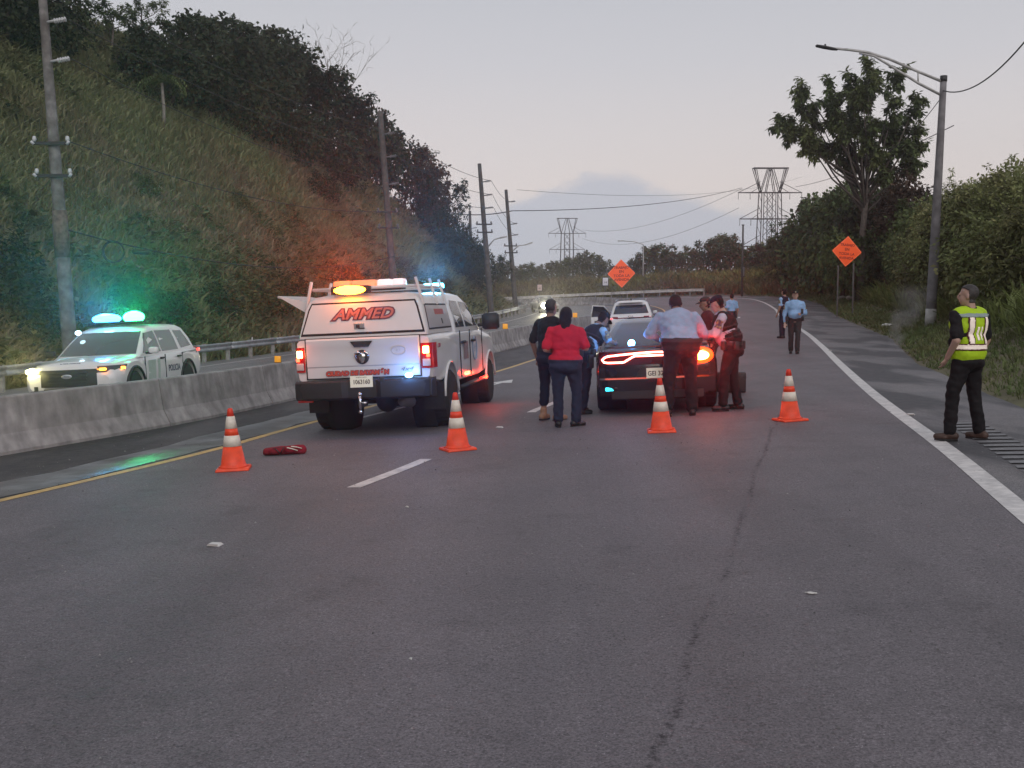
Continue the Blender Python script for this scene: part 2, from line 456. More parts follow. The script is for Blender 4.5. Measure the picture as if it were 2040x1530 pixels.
def asphalt(name, base, tint, patch=.12, gloss=(.56, .74), stain=None):
    m = bpy.data.materials.new(name); m.use_nodes = True
    N, L = m.node_tree.nodes, m.node_tree.links; b = N['Principled BSDF']
    b.inputs['Specular IOR Level'].default_value = .32
    t = N.new('ShaderNodeTexCoord')
    def noise(scale, det=6, rough=.6):
        n = N.new('ShaderNodeTexNoise'); n.inputs['Scale'].default_value = scale; n.inputs['Detail'].default_value = det; n.inputs['Roughness'].default_value = rough
        L.new(t.outputs['Object'], n.inputs['Vector']); return n
    def rng_(src, a, b_, c, d):
        r = N.new('ShaderNodeMapRange')
        for k, q in zip(('From Min', 'From Max', 'To Min', 'To Max'), (a, b_, c, d)): r.inputs[k].default_value = q
        L.new(src, r.inputs['Value']); return r.outputs[0]
    def mul(a, b_):
        q = N.new('ShaderNodeMath'); q.operation = 'MULTIPLY'; L.new(a, q.inputs[0]); L.new(b_, q.inputs[1]); return q.outputs[0]
    fine, mid, big = noise(95, 3, .75), noise(7, 6), noise(.35, 4)
    vor = N.new('ShaderNodeTexVoronoi'); vor.inputs['Scale'].default_value = 34; L.new(t.outputs['Object'], vor.inputs['Vector'])
    f = mul(mul(rng_(fine.outputs['Fac'], .32, .68, .42, 1.62), rng_(mid.outputs['Fac'], .3, .7, 1 - patch, 1 + patch)), rng_(big.outputs['Fac'], .3, .7, .88, 1.12))
    f = mul(f, rng_(vor.outputs['Distance'], 0, .55, .78, 1.12))
    mpt_ = N.new('ShaderNodeMapping'); mpt_.inputs['Rotation'].default_value = (0, 0, R(13)); mpt_.inputs['Scale'].default_value = (.85, .045, 1)
    L.new(t.outputs['Object'], mpt_.inputs[0])
    trk = N.new('ShaderNodeTexNoise'); trk.inputs['Scale'].default_value = 1.0; trk.inputs['Detail'].default_value = 4; L.new(mpt_.outputs[0], trk.inputs['Vector'])
    f = mul(f, rng_(trk.outputs['Fac'], .34, .66, .87, 1.11))                                    # wheel tracks
    blot = noise(2.1, 5, .55); f = mul(f, rng_(blot.outputs['Fac'], .30, .42, .84, 1))            # oil and tyre stains
    spk = noise(140, 2, .5); f2 = rng_(spk.outputs['Fac'], .66, .74, 1, 2.8); f = mul(f, f2)      # pale aggregate
    pit = noise(26, 3, .6); f = mul(f, rng_(pit.outputs['Fac'], .24, .34, .45, 1))                # open pits
    mx = N.new('ShaderNodeMix'); mx.data_type = 'RGBA'; mx.inputs['A'].default_value = (*base, 1); mx.inputs['B'].default_value = (*tint, 1)
    L.new(rng_(noise(.9, 5).outputs['Fac'], .35, .65, 0, 1), mx.inputs['Factor'])
    v = N.new('ShaderNodeVectorMath'); v.operation = 'SCALE'; L.new(mx.outputs['Result'], v.inputs[0]); L.new(f, v.inputs['Scale'])
    out = v.outputs[0]
    if stain:
        sm = N.new('ShaderNodeMix'); sm.data_type = 'RGBA'; sm.inputs['B'].default_value = (*stain, 1); L.new(out, sm.inputs['A'])
        mp_ = N.new('ShaderNodeMapping'); mp_.inputs['Rotation'].default_value = (0, 0, R(-14)); mp_.inputs['Scale'].default_value = (.9, .22, 1)
        L.new(t.outputs['Object'], mp_.inputs[0])
        q = N.new('ShaderNodeTexNoise'); q.inputs['Scale'].default_value = 1.1; q.inputs['Detail'].default_value = 7; L.new(mp_.outputs[0], q.inputs['Vector'])
        L.new(rng_(q.outputs['Fac'], .44, .55, 0, .85), sm.inputs['Factor']); out = sm.outputs['Result']
    L.new(out, b.inputs['Base Color'])
    L.new(rng_(mid.outputs['Fac'], .3, .7, *gloss), b.inputs['Roughness'])
    bp = N.new('ShaderNodeBump'); bp.inputs['Strength'].default_value = .55; bp.inputs['Distance'].default_value = .006
    L.new(vor.outputs['Distance'], bp.inputs['Height']); L.new(bp.outputs[0], b.inputs['Normal'])
    return m
M_road = asphalt('asphalt', (.122, .110, .122), (.136, .121, .132))
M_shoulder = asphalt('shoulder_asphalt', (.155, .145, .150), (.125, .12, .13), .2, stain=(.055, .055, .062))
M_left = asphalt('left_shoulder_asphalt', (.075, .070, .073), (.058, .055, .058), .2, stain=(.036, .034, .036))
M_oppo = asphalt('opposite_asphalt', (.17, .165, .17), (.15, .145, .15))

def between(name, A, B, m, n=14, dz=0.0):
    """road sheet between two curves"""
    k = max(len(A), len(B))
    def res(C):
        c = np.concatenate([[0], np.cumsum(np.linalg.norm(np.diff(C, axis=0), axis=1))]); s = np.linspace(0, c[-1], k)
        return np.stack([np.interp(s, c, C[:, 0]), np.interp(s, c, C[:, 1])], 1)
    A, B = res(A), res(B); t = np.linspace(0, 1, n)[None, :, None]
    P = A[:, None] * (1 - t) + B[:, None] * t
    Z = road_z(P[..., 0], P[..., 1]) + dz
    V = np.concatenate([P, Z[..., None]], -1).reshape(-1, 3)
    i = (np.arange(k - 1)[:, None] * n + np.arange(n - 1)[None]).ravel()
    o = link(name, mesh_np(name, V, F4=np.stack([i, i + 1, i + n + 1, i + n], 1), smooth=True), m)
    return tag(o, kind='structure')
road = between('road', YELLOW, WHITE, M_road, 18)
sh_r = between('right_shoulder', WHITE, EDGE + rng.normal(size=EDGE.shape) * .05, M_shoulder, 8, -.002)
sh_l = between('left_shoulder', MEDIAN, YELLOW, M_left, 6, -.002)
oppo = between('opposite_road', LEFT_RAIL - np.array([.6, 0]), MEDIAN, M_oppo, 12, -.002)

M_white = mat('road_paint_white', (.68, .65, .64), .55, var=.16, vscale=14, color2=(.52, .50, .50), v2scale=4)
M_yellow = mat('road_paint_yellow', (.62, .40, .13), .55, var=.2, vscale=14, color2=(.5, .34, .14), v2scale=3)
strip('edge_line', WHITE, -.09, .10, .004, M_white, kind='structure', nx=3)
strip('yellow_line', YELLOW, -.075, .075, .004, M_yellow, kind='structure', nx=3)
strip('opposite_edge_line', LEFT_RAIL, 1.3, 1.42, .004, M_white, kind='structure')
strip('opposite_yellow_line', MEDIAN, -1.0, -.88, .004, M_yellow, kind='structure')
LANE = interp_poly([(-4.1, 2.2), (-1.57, 10.32), (-1.0, 12.19), (.33, 17.38), (.62, 18.43), (4.1, 30), (9, 47), (13.2, 62), (16.2, 76), (18.2, 92)])
cl_ = np.concatenate([[0], np.cumsum(np.linalg.norm(np.diff(LANE, axis=0), axis=1))])
sa = float(np.interp(10.32, LANE[:, 1], cl_))
for k in range(0, 9):
    a = sa + k * 7.25
    tag(strip('lane_dash', LANE, -.075, .075, .004, M_white, s0=a, s1=a + 1.95), kind='structure')
OL = interp_poly([(-15.6, 5), (-13.2, 15), (-11.2, 26), (-9.5, 36), (-6.2, 49), (-2, 64), (2.2, 78)])
for k in range(0, 10):
    tag(strip('lane_dash', OL, -.05, .05, .004, M_white, s0=2 + k * 7.25, s1=4 + k * 7.25), kind='structure')
# painted arrow in the left lane, partly under the pick-up
ar = MB()
AX = Vector((-2.6, 17.6)); BX = Vector((.02, 25.6)); du = (BX - AX).normalized(); dn = Vector((du.y, -du.x)); LN = (BX - AX).length
def arr(u, v):
    p = AX + du * u + dn * v; return (p.x, p.y, rz_(p.x, p.y) + .004)
n_ = 16
for i in range(n_):
    u0, u1 = i * (LN - 1.0) / n_, (i + 1) * (LN - 1.0) / n_
    ar.add([arr(u0, -.06), arr(u0, .06), arr(u1, .06), arr(u1, -.06)], [(0, 1, 2, 3)])
for i in range(8):
    w0, w1 = .30 * (1 - i / 8), .30 * (1 - (i + 1) / 8); u0 = LN - 1.0 + i * 1.0 / 8; u1 = u0 + 1.0 / 8
    ar.add([arr(u0, -w0), arr(u0, w0), arr(u1, w1), arr(u1, -w1)], [(0, 1, 2, 3)])
tag(ar.build('lane_arrow', M_white), kind='structure')

# worn joint down the middle of the carriageway
JN = interp_poly([(-.6, -2), (.3, 2.6), (.52, 3.76), (.69, 4.26), (.95, 5.18), (1.22, 6.08), (1.42, 6.74), (1.96, 8.65), (2.73, 11.38), (4.0, 15.6), (5.4, 20.5)], .07)
M_joint = bpy.data.materials.new('joint_tar'); M_joint.use_nodes = True
def joint_material():
    """open, ravelled seam: dark pits that thin out to the sides"""
    N, L = M_joint.node_tree.nodes, M_joint.node_tree.links; b = N['Principled BSDF']
    b.inputs['Base Color'].default_value = (.035, .031, .036, 1); b.inputs['Roughness'].default_value = .9; b.inputs['Specular IOR Level'].default_value = .1
    t = N.new('ShaderNodeTexCoord'); a = N.new('ShaderNodeAttribute'); a.attribute_name = 'tone'
    n = N.new('ShaderNodeTexNoise'); n.inputs['Scale'].default_value = 30; n.inputs['Detail'].default_value = 6; n.inputs['Roughness'].default_value = .7; L.new(t.outputs['Object'], n.inputs['Vector'])
    n2 = N.new('ShaderNodeTexNoise'); n2.inputs['Scale'].default_value = 2.2; n2.inputs['Detail'].default_value = 3; L.new(t.outputs['Object'], n2.inputs['Vector'])
    s1 = N.new('ShaderNodeMath'); s1.operation = 'MULTIPLY_ADD'; L.new(a.outputs['Fac'], s1.inputs[0]); s1.inputs[1].default_value = .26; L.new(n.outputs['Fac'], s1.inputs[2])
    s2 = N.new('ShaderNodeMath'); s2.operation = 'MULTIPLY_ADD'; L.new(n2.outputs['Fac'], s2.inputs[0]); s2.inputs[1].default_value = .30; L.new(s1.outputs[0], s2.inputs[2])
    r = N.new('ShaderNodeMapRange'); r.interpolation_type = 'SMOOTHSTEP'
    for k, w in zip(('From Min', 'From Max', 'To Min', 'To Max'), (.85, 1.08, 0, .46)): r.inputs[k].default_value = w
    L.new(s2.outputs[0], r.inputs['Value']); L.new(r.outputs[0], b.inputs['Alpha'])
joint_material()
def joint_strip():
    d = np.gradient(JN, axis=0); d /= np.linalg.norm(d, axis=1)[:, None]; nr = np.stack([d[:, 1], -d[:, 0]], 1)
    c = np.cumsum(rng.normal(size=len(JN)) * .006); c -= np.convolve(c, np.ones(41) / 41, 'same')
    ws = np.array([-.10, -.04, -.008, .008, .04, .10]); tn = np.array([0, .45, 1, 1, .45, 0])
    P = JN[:, None] + nr[:, None] * (ws[None] + c[:, None])[..., None]
    V = np.concatenate([P, (road_z(P[..., 0], P[..., 1]) + .003)[..., None]], -1).reshape(-1, 3); n = len(ws)
    i = (np.arange(len(JN) - 1)[:, None] * n + np.arange(n - 1)[None]).ravel()
    tag(link('pavement_joint', mesh_np('pavement_joint', V, F4=np.stack([i, i + 1, i + n + 1, i + n], 1), tone=np.tile(tn, len(JN))), M_joint), kind='structure')
joint_strip()

# pale blue-grey patchy band along the left shoulder, smoother than the asphalt
M_pale_band = mat('pale_asphalt', (.19, .205, .22), .30, var=.35, vscale=4, bump=.5, bscale=14, spec=.6, color2=(.095, .098, .105), v2scale=1.6)
strip('pale_strip', YELLOW, -1.05, -.14, .003, M_pale_band, s0=17.5, s1=37, kind='structure', jag=.035, nx=6)

# milled rumble strips: each groove a shallow dished piece of its own
M_groove = mat('groove_asphalt', (.15, .148, .158), .5, var=.3, vscale=12)
def groove_mesh(w):
    g_ = MB(); rows = []
    for k in range(7):
        t = k / 6; yy = -.075 + .15 * t; rows.append([(-w / 2, yy, .006 * (2 * t - 1) ** 4 + .003), (w / 2, yy, .006 * (2 * t - 1) ** 4 + .003)])
    g_.loft(rows, cap=False, smooth=True)
    return g_.mesh('rumble_groove')
gm = groove_mesh(.42); gm.materials.append(M_groove)
def rumble(C, off, s0, n, parent):
    d = np.gradient(C, axis=0); cum = np.concatenate([[0], np.cumsum(np.linalg.norm(np.diff(C, axis=0), axis=1))])
    for k in range(n):
        s = s0 + k * .3
        x, y = np.interp(s, cum, C[:, 0]), np.interp(s, cum, C[:, 1]); dx, dy = np.interp(s, cum, d[:, 0]), np.interp(s, cum, d[:, 1])
        a = math.atan2(-dx, dy); x += math.cos(a) * off; y += math.sin(a) * off
        o = bpy.data.objects.new('rumble_groove', gm); col.objects.link(o)
        M = Matrix.Translation((x, y, rz_(x, y))) @ Matrix.Rotation(a, 4, 'Z') @ Matrix.Rotation(-.0442, 4, 'Y')
        o.parent = parent; o.matrix_world = M
rumble(WHITE, .62, 18.6, 26, sh_r)

# ------------------------------------------------------------------ median barrier
M_conc = mat('barrier_concrete', (.345, .325, .325), .85, var=.28, vscale=3.2, color2=(.25, .235, .235), v2scale=.9, bump=.35, bscale=18)
def streaks(m):
    """rain streaks and grime running down the barrier faces"""
    N, L = m.node_tree.nodes, m.node_tree.links; b = N['Principled BSDF']
    src = b.inputs['Base Color'].links[0].from_socket
    t = N.new('ShaderNodeTexCoord'); mp_ = N.new('ShaderNodeMapping'); mp_.inputs['Scale'].default_value = (2.6, 2.6, .35); L.new(t.outputs['Object'], mp_.inputs[0])
    n = N.new('ShaderNodeTexNoise'); n.inputs['Scale'].default_value = 2.2; n.inputs['Detail'].default_value = 7; L.new(mp_.outputs[0], n.inputs['Vector'])
    r = N.new('ShaderNodeMapRange')
    for k, q in zip(('From Min', 'From Max', 'To Min', 'To Max'), (.34, .62, .76, 1.10)): r.inputs[k].default_value = q
    L.new(n.outputs['Fac'], r.inputs['Value'])
    v = N.new('ShaderNodeVectorMath'); v.operation = 'SCALE'; L.new(src, v.inputs[0]); L.new(r.outputs[0], v.inputs['Scale']); L.new(v.outputs[0], b.inputs['Base Color'])
streaks(M_conc)
BPROF = [(-.30, 0), (-.30, .07), (-.17, .30), (-.085, .80), (-.07, .82), (.07, .82), (.085, .80), (.17, .30), (.30, .07), (.30, 0)]
barrier = empty('median_barrier', (-6.4, 17.2, rz_(-6.4, 17.2)), 'weathered grey concrete barrier dividing the two carriageways', 'barrier')
def rel(o, root):
    """keep the world place of a mesh modelled in world coordinates under an unrotated root"""
    o.parent = root; o.matrix_parent_inverse = Matrix.Translation(-Vector(root.location))
    return o
def curve_sampler(C):
    cum = np.concatenate([[0], np.cumsum(np.linalg.norm(np.diff(C, axis=0), axis=1))])
    d = np.gradient(C, axis=0); d /= np.linalg.norm(d, axis=1)[:, None]
    def f(s):
        x, y = np.interp(s, cum, C[:, 0]), np.interp(s, cum, C[:, 1]); dx, dy = np.interp(s, cum, d[:, 0]), np.interp(s, cum, d[:, 1])
        q = math.hypot(dx, dy); return x, y, dx / q, dy / q
    return f, cum[-1]
bs, blen = curve_sampler(MEDIAN)
def seg_sections(sampler, s0, s1, prof, step):
    out = []
    for s in np.arange(s0, s1 + 1e-6, (s1 - s0) / max(1, round((s1 - s0) / step))):
        x, y, dx, dy = sampler(s); z = rz_(x, y)
        out.append([(x + dy * u, y - dx * u, z + w - .01) for u, w in prof])
    return out
s = 0.0
while s < blen - 4 and s < 150:
    rel(MB().loft(seg_sections(bs, s + .012, s + 3.65 - .012, BPROF, 1.2), smooth=False).build('barrier_segment', M_conc), barrier)
    s += 3.65
M_amber = mat('amber_reflector', (.85, .36, .03), .25, emit=(1, .42, .03), estr=.25)
M_ramber = mat('reflector_frame', (.25, .16, .04), .5)
for (u, v, Y, w) in ((110, 771, 15.0, .13), (562, 716, 22.6, .13), (1010, 651, 42.6, .20), (1142, 632, 56.9, .24)):
    ii = np.argmin(abs(MEDIAN[:, 1] - Y)); x, y = MEDIAN[ii]; z = rz_(x, y) + .82
    xx = sight(u, v, y)[0]
    r_ = MB().box((x, y, z + w * .55), (w, .035, w), ch=.008).build('reflector', M_amber); rel(r_, barrier)
    r2 = MB().box((x, y + .025, z + w * .52), (w * 1.12, .02, w * 1.15), ch=.004).build('reflector_backing', M_ramber); rel(r2, barrier)

# ------------------------------------------------------------------ guardrails
M_galv = mat('galvanised_steel', (.36, .37, .40), .45, .75, var=.2, vscale=5)
M_galv_old = mat('guardrail_old', (.40, .39, .39), .6, .35, var=.3, vscale=3)
M_wpost = mat('guardrail_post', (.30, .28, .27), .7, var=.3, vscale=6)
WB = [(.0, -.155), (.03, -.145), (.045, -.11), (.045, -.075), (.0, -.02), (.0, .02), (.045, .075), (.045, .11), (.03, .145), (.0, .155), (-.008, .15), (.03, .10), (-.008, .02), (-.008, -.02), (.03, -.10), (-.008, -.15)]
def guardrail(C, side, s0, s1, label, top=.78, step=1.9, rail_m=None):
    sm, ln = curve_sampler(C); s1 = min(s1, ln - .5)
    x, y, dx, dy = sm(s0)
    g_ = empty('guardrail', (x, y, rz_(x, y)), label, 'guardrail')
    s = s0; off = .10 * side
    while s < s1 - 1:
        e = min(s + 3.81, s1)
        prof = [(off + side * u, top - .16 + w) for u, w in WB]
        secs = []
        for q in np.linspace(s, e + .05, 5):
            x, y, dx, dy = sm(q); z = rz_(x, y); secs.append([(x + dy * u, y - dx * u, z + w) for u, w in prof])
        rel(MB().loft(secs, closed=True).build('rail', rail_m or M_galv), g_)
        s = e
    s = s0
    k = 0
    while s < s1:
        x, y, dx, dy = sm(s); z = rz_(x, y); a = Matrix.Rotation(math.atan2(dy, dx), 3, 'Z')
        rel(MB().box((x, y, z + top / 2 - .16), (.10, .15, top + .34), a).build('post', M_wpost), g_)
        if k % 6 == 3:
            rel(MB().box((x + dy * off, y - dx * off, z + top + .06), (.05, .03, .13), a).build('delineator', M_white), g_)
        s += step; k += 1
    return g_
guardrail(LEFT_RAIL, 1, 22, 150, 'long galvanised guardrail at the foot of the grassy hill')
M_rail_pale = mat('guardrail_pale', (.55, .52, .50), .6, .2, var=.25, vscale=3)
def end_at(C, ypos, last=True):
    cum = np.concatenate([[0], np.cumsum(np.linalg.norm(np.diff(C, axis=0), axis=1))]); i = np.where(C[:, 1] < ypos)[0]
    return float(cum[i[-1]] if last else cum[i[0]])
ecum = np.concatenate([[0], np.cumsum(np.linalg.norm(np.diff(EDGE, axis=0), axis=1))])
guardrail(EDGE - np.array([0, .0]), -1, float(ecum[np.argmin(np.hypot(EDGE[:, 0] - 21.3, EDGE[:, 1] - 117.5))]), 210, 'pale guardrail on the outside of the far bend', rail_m=M_rail_pale)

# ------------------------------------------------------------------ poles, lamps, towers, cables
M_pole = mat('weathered_pole', (.20, .185, .185), .85, var=.35, vscale=4, color2=(.11, .095, .09), v2scale=1.3, bump=.3, bscale=14)
M_pole_dk = mat('dark_pole', (.065, .06, .058), .8, var=.3, vscale=4, color2=(.10, .09, .085), v2scale=.8)
M_insul = mat('porcelain_insulator', (.50, .50, .52), .3)
M_dk = mat('dark_steel', (.045, .045, .048), .6, .3)
M_insul_d = mat('grey_insulator', (.17, .17, .18), .4)
def utility_pole(base, top, r0, r1, label, m, insul_m, arms, cross, n=14, jacket=None):
    """arms: fractions of the height with a single side insulator; cross: fractions with a double cross-arm"""
    b, t = Vector(base), Vector(top); p = empty('utility_pole', b, label, 'utility pole', 'poles along the foot of the hill')
    d = t - b
    def at(f): return d * f
    k = 10
    MB().tube([at(i / k) for i in range(k + 1)], [r0 + (r1 - r0) * i / k for i in range(k + 1)], n).build('shaft', m, p)
    for f in arms:
        c = at(f); r = r0 + (r1 - r0) * f; L_ = .62
        a = MB().tube([c + Vector((r * .6, -.05, 0)), c + Vector((r + L_, -.12, .10))], [.045, .035], 8)
        for q in range(5):
            e = c + Vector((r + .22 + q * .085, -.06, .035 + q * .014)); a.tube([e, e + Vector((.035, 0, .005))], [.085, .085], 10)
        a.build('line_insulator', insul_m, p)
    for f in cross:
        c = at(f); r = r0 + (r1 - r0) * f
        ca = MB().box(c + Vector((0, -r - .05, 0)), (1.25, .09, .11)).build('crossarm', M_dk, p)
        for sx in (-.56, .56):
            MB().tube([c + Vector((sx, -r - .05, .05)), c + Vector((sx, -r - .05, .12)), c + Vector((sx, -r - .05, .24))], [.03, .075, .05], 10).build('pin_insulator', insul_m, ca)
            MB().tube([c + Vector((sx * 1.0, -r - .1, -.04)), c + Vector((sx * 1.15, -r - .14, .06))], .05, 8).build('pin_insulator', insul_m, ca)
    if jacket:
        f0, f1 = jacket
        MB().tube([at(f0), at((f0 + f1) / 2), at(f1)], [r0 + (r1 - r0) * f0 + .03, r0 + (r1 - r0) * (f0 + f1) / 2 + .045, r0 + (r1 - r0) * f1 + .03], n).build('cable_sleeve', mat('rust_sleeve', (.12, .085, .075), .85, var=.4, vscale=7), p)
    return p
def gpt(u, v, Y):
    q = sight(u, v, Y); return Vector((q[0], q[1], q[2]))
def pole_at(ub, Y, ut, vt, extra, **kw):
    """foot on the land under column ub at depth Y, leaning to the top seen at ut,vt (extended by extra m)"""
    x = (ub - 1020) / FPX * Y; b = Vector((x, Y, lz(x, Y) - .1)); t = gpt(ut, vt, Y); t = t + (t - b).normalized() * extra
    return utility_pole(b, t, **kw)
P1 = pole_at(142, 36.5, 85, 0, 1.5, r0=.27, r1=.125, label='tall weathered pole at far left behind the police SUV', m=M_pole, insul_m=M_insul, arms=(.755, .845, .925), cross=(.49, .565), jacket=(.30, .41))
P2 = pole_at(792, 66, 757, 222, 0, r0=.25, r1=.17, label='dark pole rising behind the white pick-up against the hill', m=M_pole_dk, insul_m=M_insul_d, arms=(.68, .80, .9), cross=(.56, .49))
P3 = pole_at(980, 85, 955, 326, 0, r0=.27, r1=.15, label='tall dark pole left of the pair seen against the sky', m=M_pole_dk, insul_m=M_insul_d, arms=(.72, .80, .885), cross=(.57, .62))
P4 = pole_at(1028, 104, 1008, 378, 0, r0=.27, r1=.15, label='dark pole with a street lamp arm at the far bend', m=M_pole_dk, insul_m=M_insul_d, arms=(.63, .72, .90), cross=(.49, .545))
P5 = pole_at(941, 124, 936, 420, 0, r0=.22, r1=.16, label='farthest pole, its top just above the hill edge', m=M_pole_dk, insul_m=M_insul_d, arms=(.70, .82), cross=())
def arm_on(p, Y, a, b, head, name='lamp_arm'):
    o = Vector(p.location)
    A, B, H_ = gpt(*a, Y) - o, gpt(*b, Y) - o, gpt(*head, Y) - o
    mid = (A + B) / 2 + Vector((0, 0, .22))
    k = MB().tube([A, mid, B], [.06, .05, .045], 8).build(name, M_galv_old, p)
    MB().box((B + H_) / 2, ((H_ - B).length, .25, .12), Matrix.Rotation(-math.atan2(H_.z - B.z, H_.x - B.x), 3, 'Y'), ch=.03).build('lamp_head', M_galv_old, k)
arm_on(P4, 104, (1021, 500), (1046, 488), (1061, 483))
arm_on(P3, 85, (972, 492), (996, 474), (1010, 471))

# street lamp on the right verge
Ls = (15.85, 40.0); LB = Vector((Ls[0], Ls[1], lz(*Ls) - .05)); LT = gpt(1880, 155, 40.0)
lampp = empty('street_lamp', LB, 'tall grey street lamp with a long curved arm over the right shoulder', 'street lamp')
dL = LT - LB
M_lpole = mat('lamp_pole_concrete', (.19, .18, .19), .85, var=.3, vscale=3, color2=(.13, .12, .125), v2scale=.7, bump=.25, bscale=16)
MB().tube([dL * f for f in np.linspace(0, 1, 9)], [.20 - .085 * f for f in np.linspace(0, 1, 9)], 14).build('pole', M_lpole, lampp)
MB().tube([dL * .0, dL * .075], [.206, .2], 14).build('painted_base', mat('lamp_base_paint', (.42, .41, .40), .8, var=.25, vscale=5), lampp)
MB().tube([dL * .985, dL * 1.008], [.13, .13], 14).build('pole_cap', M_dk, lampp)
def P40(u, v, Y=40.0): return gpt(u, v, Y) - LB
ups = [P40(1876, 162), P40(1830, 143), P40(1772, 118), P40(1728, 104), P40(1690, 99), P40(1655, 96)]
MB().tube(ups, [.055, .052, .05, .05, .048, .045], 8).build('upper_arm', M_galv_old, lampp)
lo = [P40(1876, 190), P40(1830, 166), P40(1780, 135), P40(1742, 112), P40(1712, 106)]
MB().tube(lo, [.05, .05, .045, .045, .04], 8).build('lower_arm', M_galv_old, lampp)
MB().tube([P40(1829, 144), P40(1829, 165)], .03, 6).build('arm_strut', M_galv_old, lampp)
h0, h1 = P40(1668, 99), P40(1625, 91)
hd = MB().loft([[(h0 + (h1 - h0) * t) + Vector((0, w * math.cos(a), .055 * sz * math.sin(a))) for a in np.linspace(0, 2 * math.pi, 10, endpoint=False)] for t, w, sz in ((0, .05, .6), (.2, .11, 1), (.6, .15, 1.1), (.95, .13, .9), (1, .06, .4))], closed=True).build('lamp_head', M_dk, lampp)
MB().tube([P40(1644, 93), P40(1644, 88)], .035, 8).build('photocell', M_dk, hd)

def lattice_tower(x, y, zb, zt, legw, arm, label):
    t = empty('transmission_tower', (x, y, zb), label, 'transmission tower', 'steel lattice towers beyond the trees')
    Hh = zt - zb; M_t = mat('tower_steel', (.10, .085, .085), .7, .3); r = .10 * arm / 12
    w = legw / 2; zc = Hh * .80
    for sx in (-1, 1):
        for sy in (-1, 1):
            MB().tube([(sx * w * 1.25, sy * w * 1.25, 0), (sx * w, sy * w * .7, zc)], r, 5).build('leg', M_t, t)
    nb = 9; br = MB()
    for i in range(nb):
        z0, z1 = zc * i / nb, zc * (i + 1) / nb; a = w * (1.25 - .25 * i / nb); b = w * (1.25 - .25 * (i + 1) / nb)
        for sy in (-1, 1):
            ya, yb = sy * a * .85, sy * b * .85
            br.tube([(-a * .45, ya, z0), (b * .45, yb, z1)], r * .5, 4); br.tube([(a * .45, ya, z0), (-b * .45, yb, z1)], r * .5, 4)
        for sx in (-1, 1):
            br.tube([(sx * a, -a * .8, z0), (sx * b, b * .8, z1)], r * .5, 4)
    br.build('bracing', M_t, t)
    for sx in (-1, 1): # inner pair of uprights gives the twin-mast look
        for sy in (-1, 1): MB().tube([(sx * w * .45, sy * w, 0), (sx * w * .45, sy * w * .7, zc)], r * .8, 5).build('leg', M_t, t)
    for f, a in ((.80, .5), (.585, .47), (.36, .44)):
        z = Hh * f; L_ = arm * a
        c = MB()
        for sy in (-.5, .5): c.tube([(-L_, 0, z), (-w, sy, z), (w, sy, z), (L_, 0, z)], r * .9, 5)
        c.tube([(-L_, 0, z), (-w, 0, z + Hh * .09)], r * .55, 4); c.tube([(L_, 0, z), (w, 0, z + Hh * .09)], r * .55, 4)
        c.tube([(-L_ * .6, 0, z), (-w, 0, z + Hh * .05)], r * .5, 4); c.tube([(L_ * .6, 0, z), (w, 0, z + Hh * .05)], r * .5, 4)
        ca = c.build('crossarm', M_t, t)
        for sx in (-1, 1):
            for q in (.99, .62):
                MB().tube([(sx * L_ * q, 0, z), (sx * L_ * q, 0, z - Hh * .055)], r * .5, 5).build('insulator_string', M_t, ca)
    T = MB(); z = Hh; L_ = arm * .27
    for sy in (-.6, .6):
        T.tube([(-L_, sy, z), (L_, sy, z)], r * .9, 5)
        for p, q in ((-w, -L_), (-w, -L_ * .85), (-w * .45, -.0), (w * .45, 0), (-w, -.12 * arm * .3), (w, .12 * arm * .3), (w, L_), (w, L_ * .85)):
            T.tube([(p, sy, zc), (q, sy, z)], r * .8, 5)
    for q in (-1, 0, 1): T.tube([(q * L_, -.6, z), (q * L_, .6, z)], r * .8, 5)
    T.build('top_frame', M_t, t)
    return t
q = sight(1535, 335, 200); lattice_tower(q[0], 200, 3.0, q[2], 3.6, 12.0, 'nearer lattice pylon above the trees left of the street lamp')
q = sight(1130, 435, 350); lattice_tower(q[0], 350, 3.0, q[2], 3.9, 12.4, 'far small lattice pylon above the distant tree line')

M_cable = mat('cable_black', (.03, .03, .032), .7)
def cable(a, b, sag, r, label, group='overhead cables', m=None, n=18):
    A, B = Vector(a), Vector(b)
    pts = [(A + (B - A) * t) + Vector((0, 0, -sag * 4 * t * (1 - t))) - A for t in np.linspace(0, 1, n)]
    o = MB().tube(pts, r, 5).build('power_cable', m or M_cable); o.location = A
    return tag(o, label, 'cable', group)
def pa(u, v, Y): return tuple(sight(u, v, Y))
cable(pa(1020, 420, 104), pa(1478, 374, 196), 1.0, .04, 'thick cable rising from the lamp pole to the nearer pylon')
cable(pa(1020, 420, 104), pa(900, 424, 120), .3, .05, 'thick cable running left from the lamp pole behind the hill')
for i, (v1, v2, v3) in enumerate(((207, 262, 356), (300, 345, 382), (385, 398, 405))):
    pass
for i, f in enumerate((.755, .845, .925)):
    d1 = (Vector(P2.location) - Vector(P1.location))
    def tip(p, top, f, dx=.75): return (p[0] + (top[0] - p[0]) * f + dx, p[1] - .1, p[2] + (top[2] - p[2]) * f + .1)
tops = {}
def toppt(ub, Y, ut, vt, extra):
    x = (ub - 1020) / FPX * Y; b = Vector((x, Y, lz(x, Y) - .1)); t = gpt(ut, vt, Y); return b, t + (t - b).normalized() * extra
T1, T2, T3, T4 = toppt(142, 36.5, 85, 0, 1.5), toppt(792, 66, 757, 222, 0), toppt(980, 85, 955, 326, 0), toppt(1028, 104, 1008, 378, 0)
def onp(T, f, dx): return T[0] + (T[1] - T[0]) * f + Vector((dx, -.1, .08))
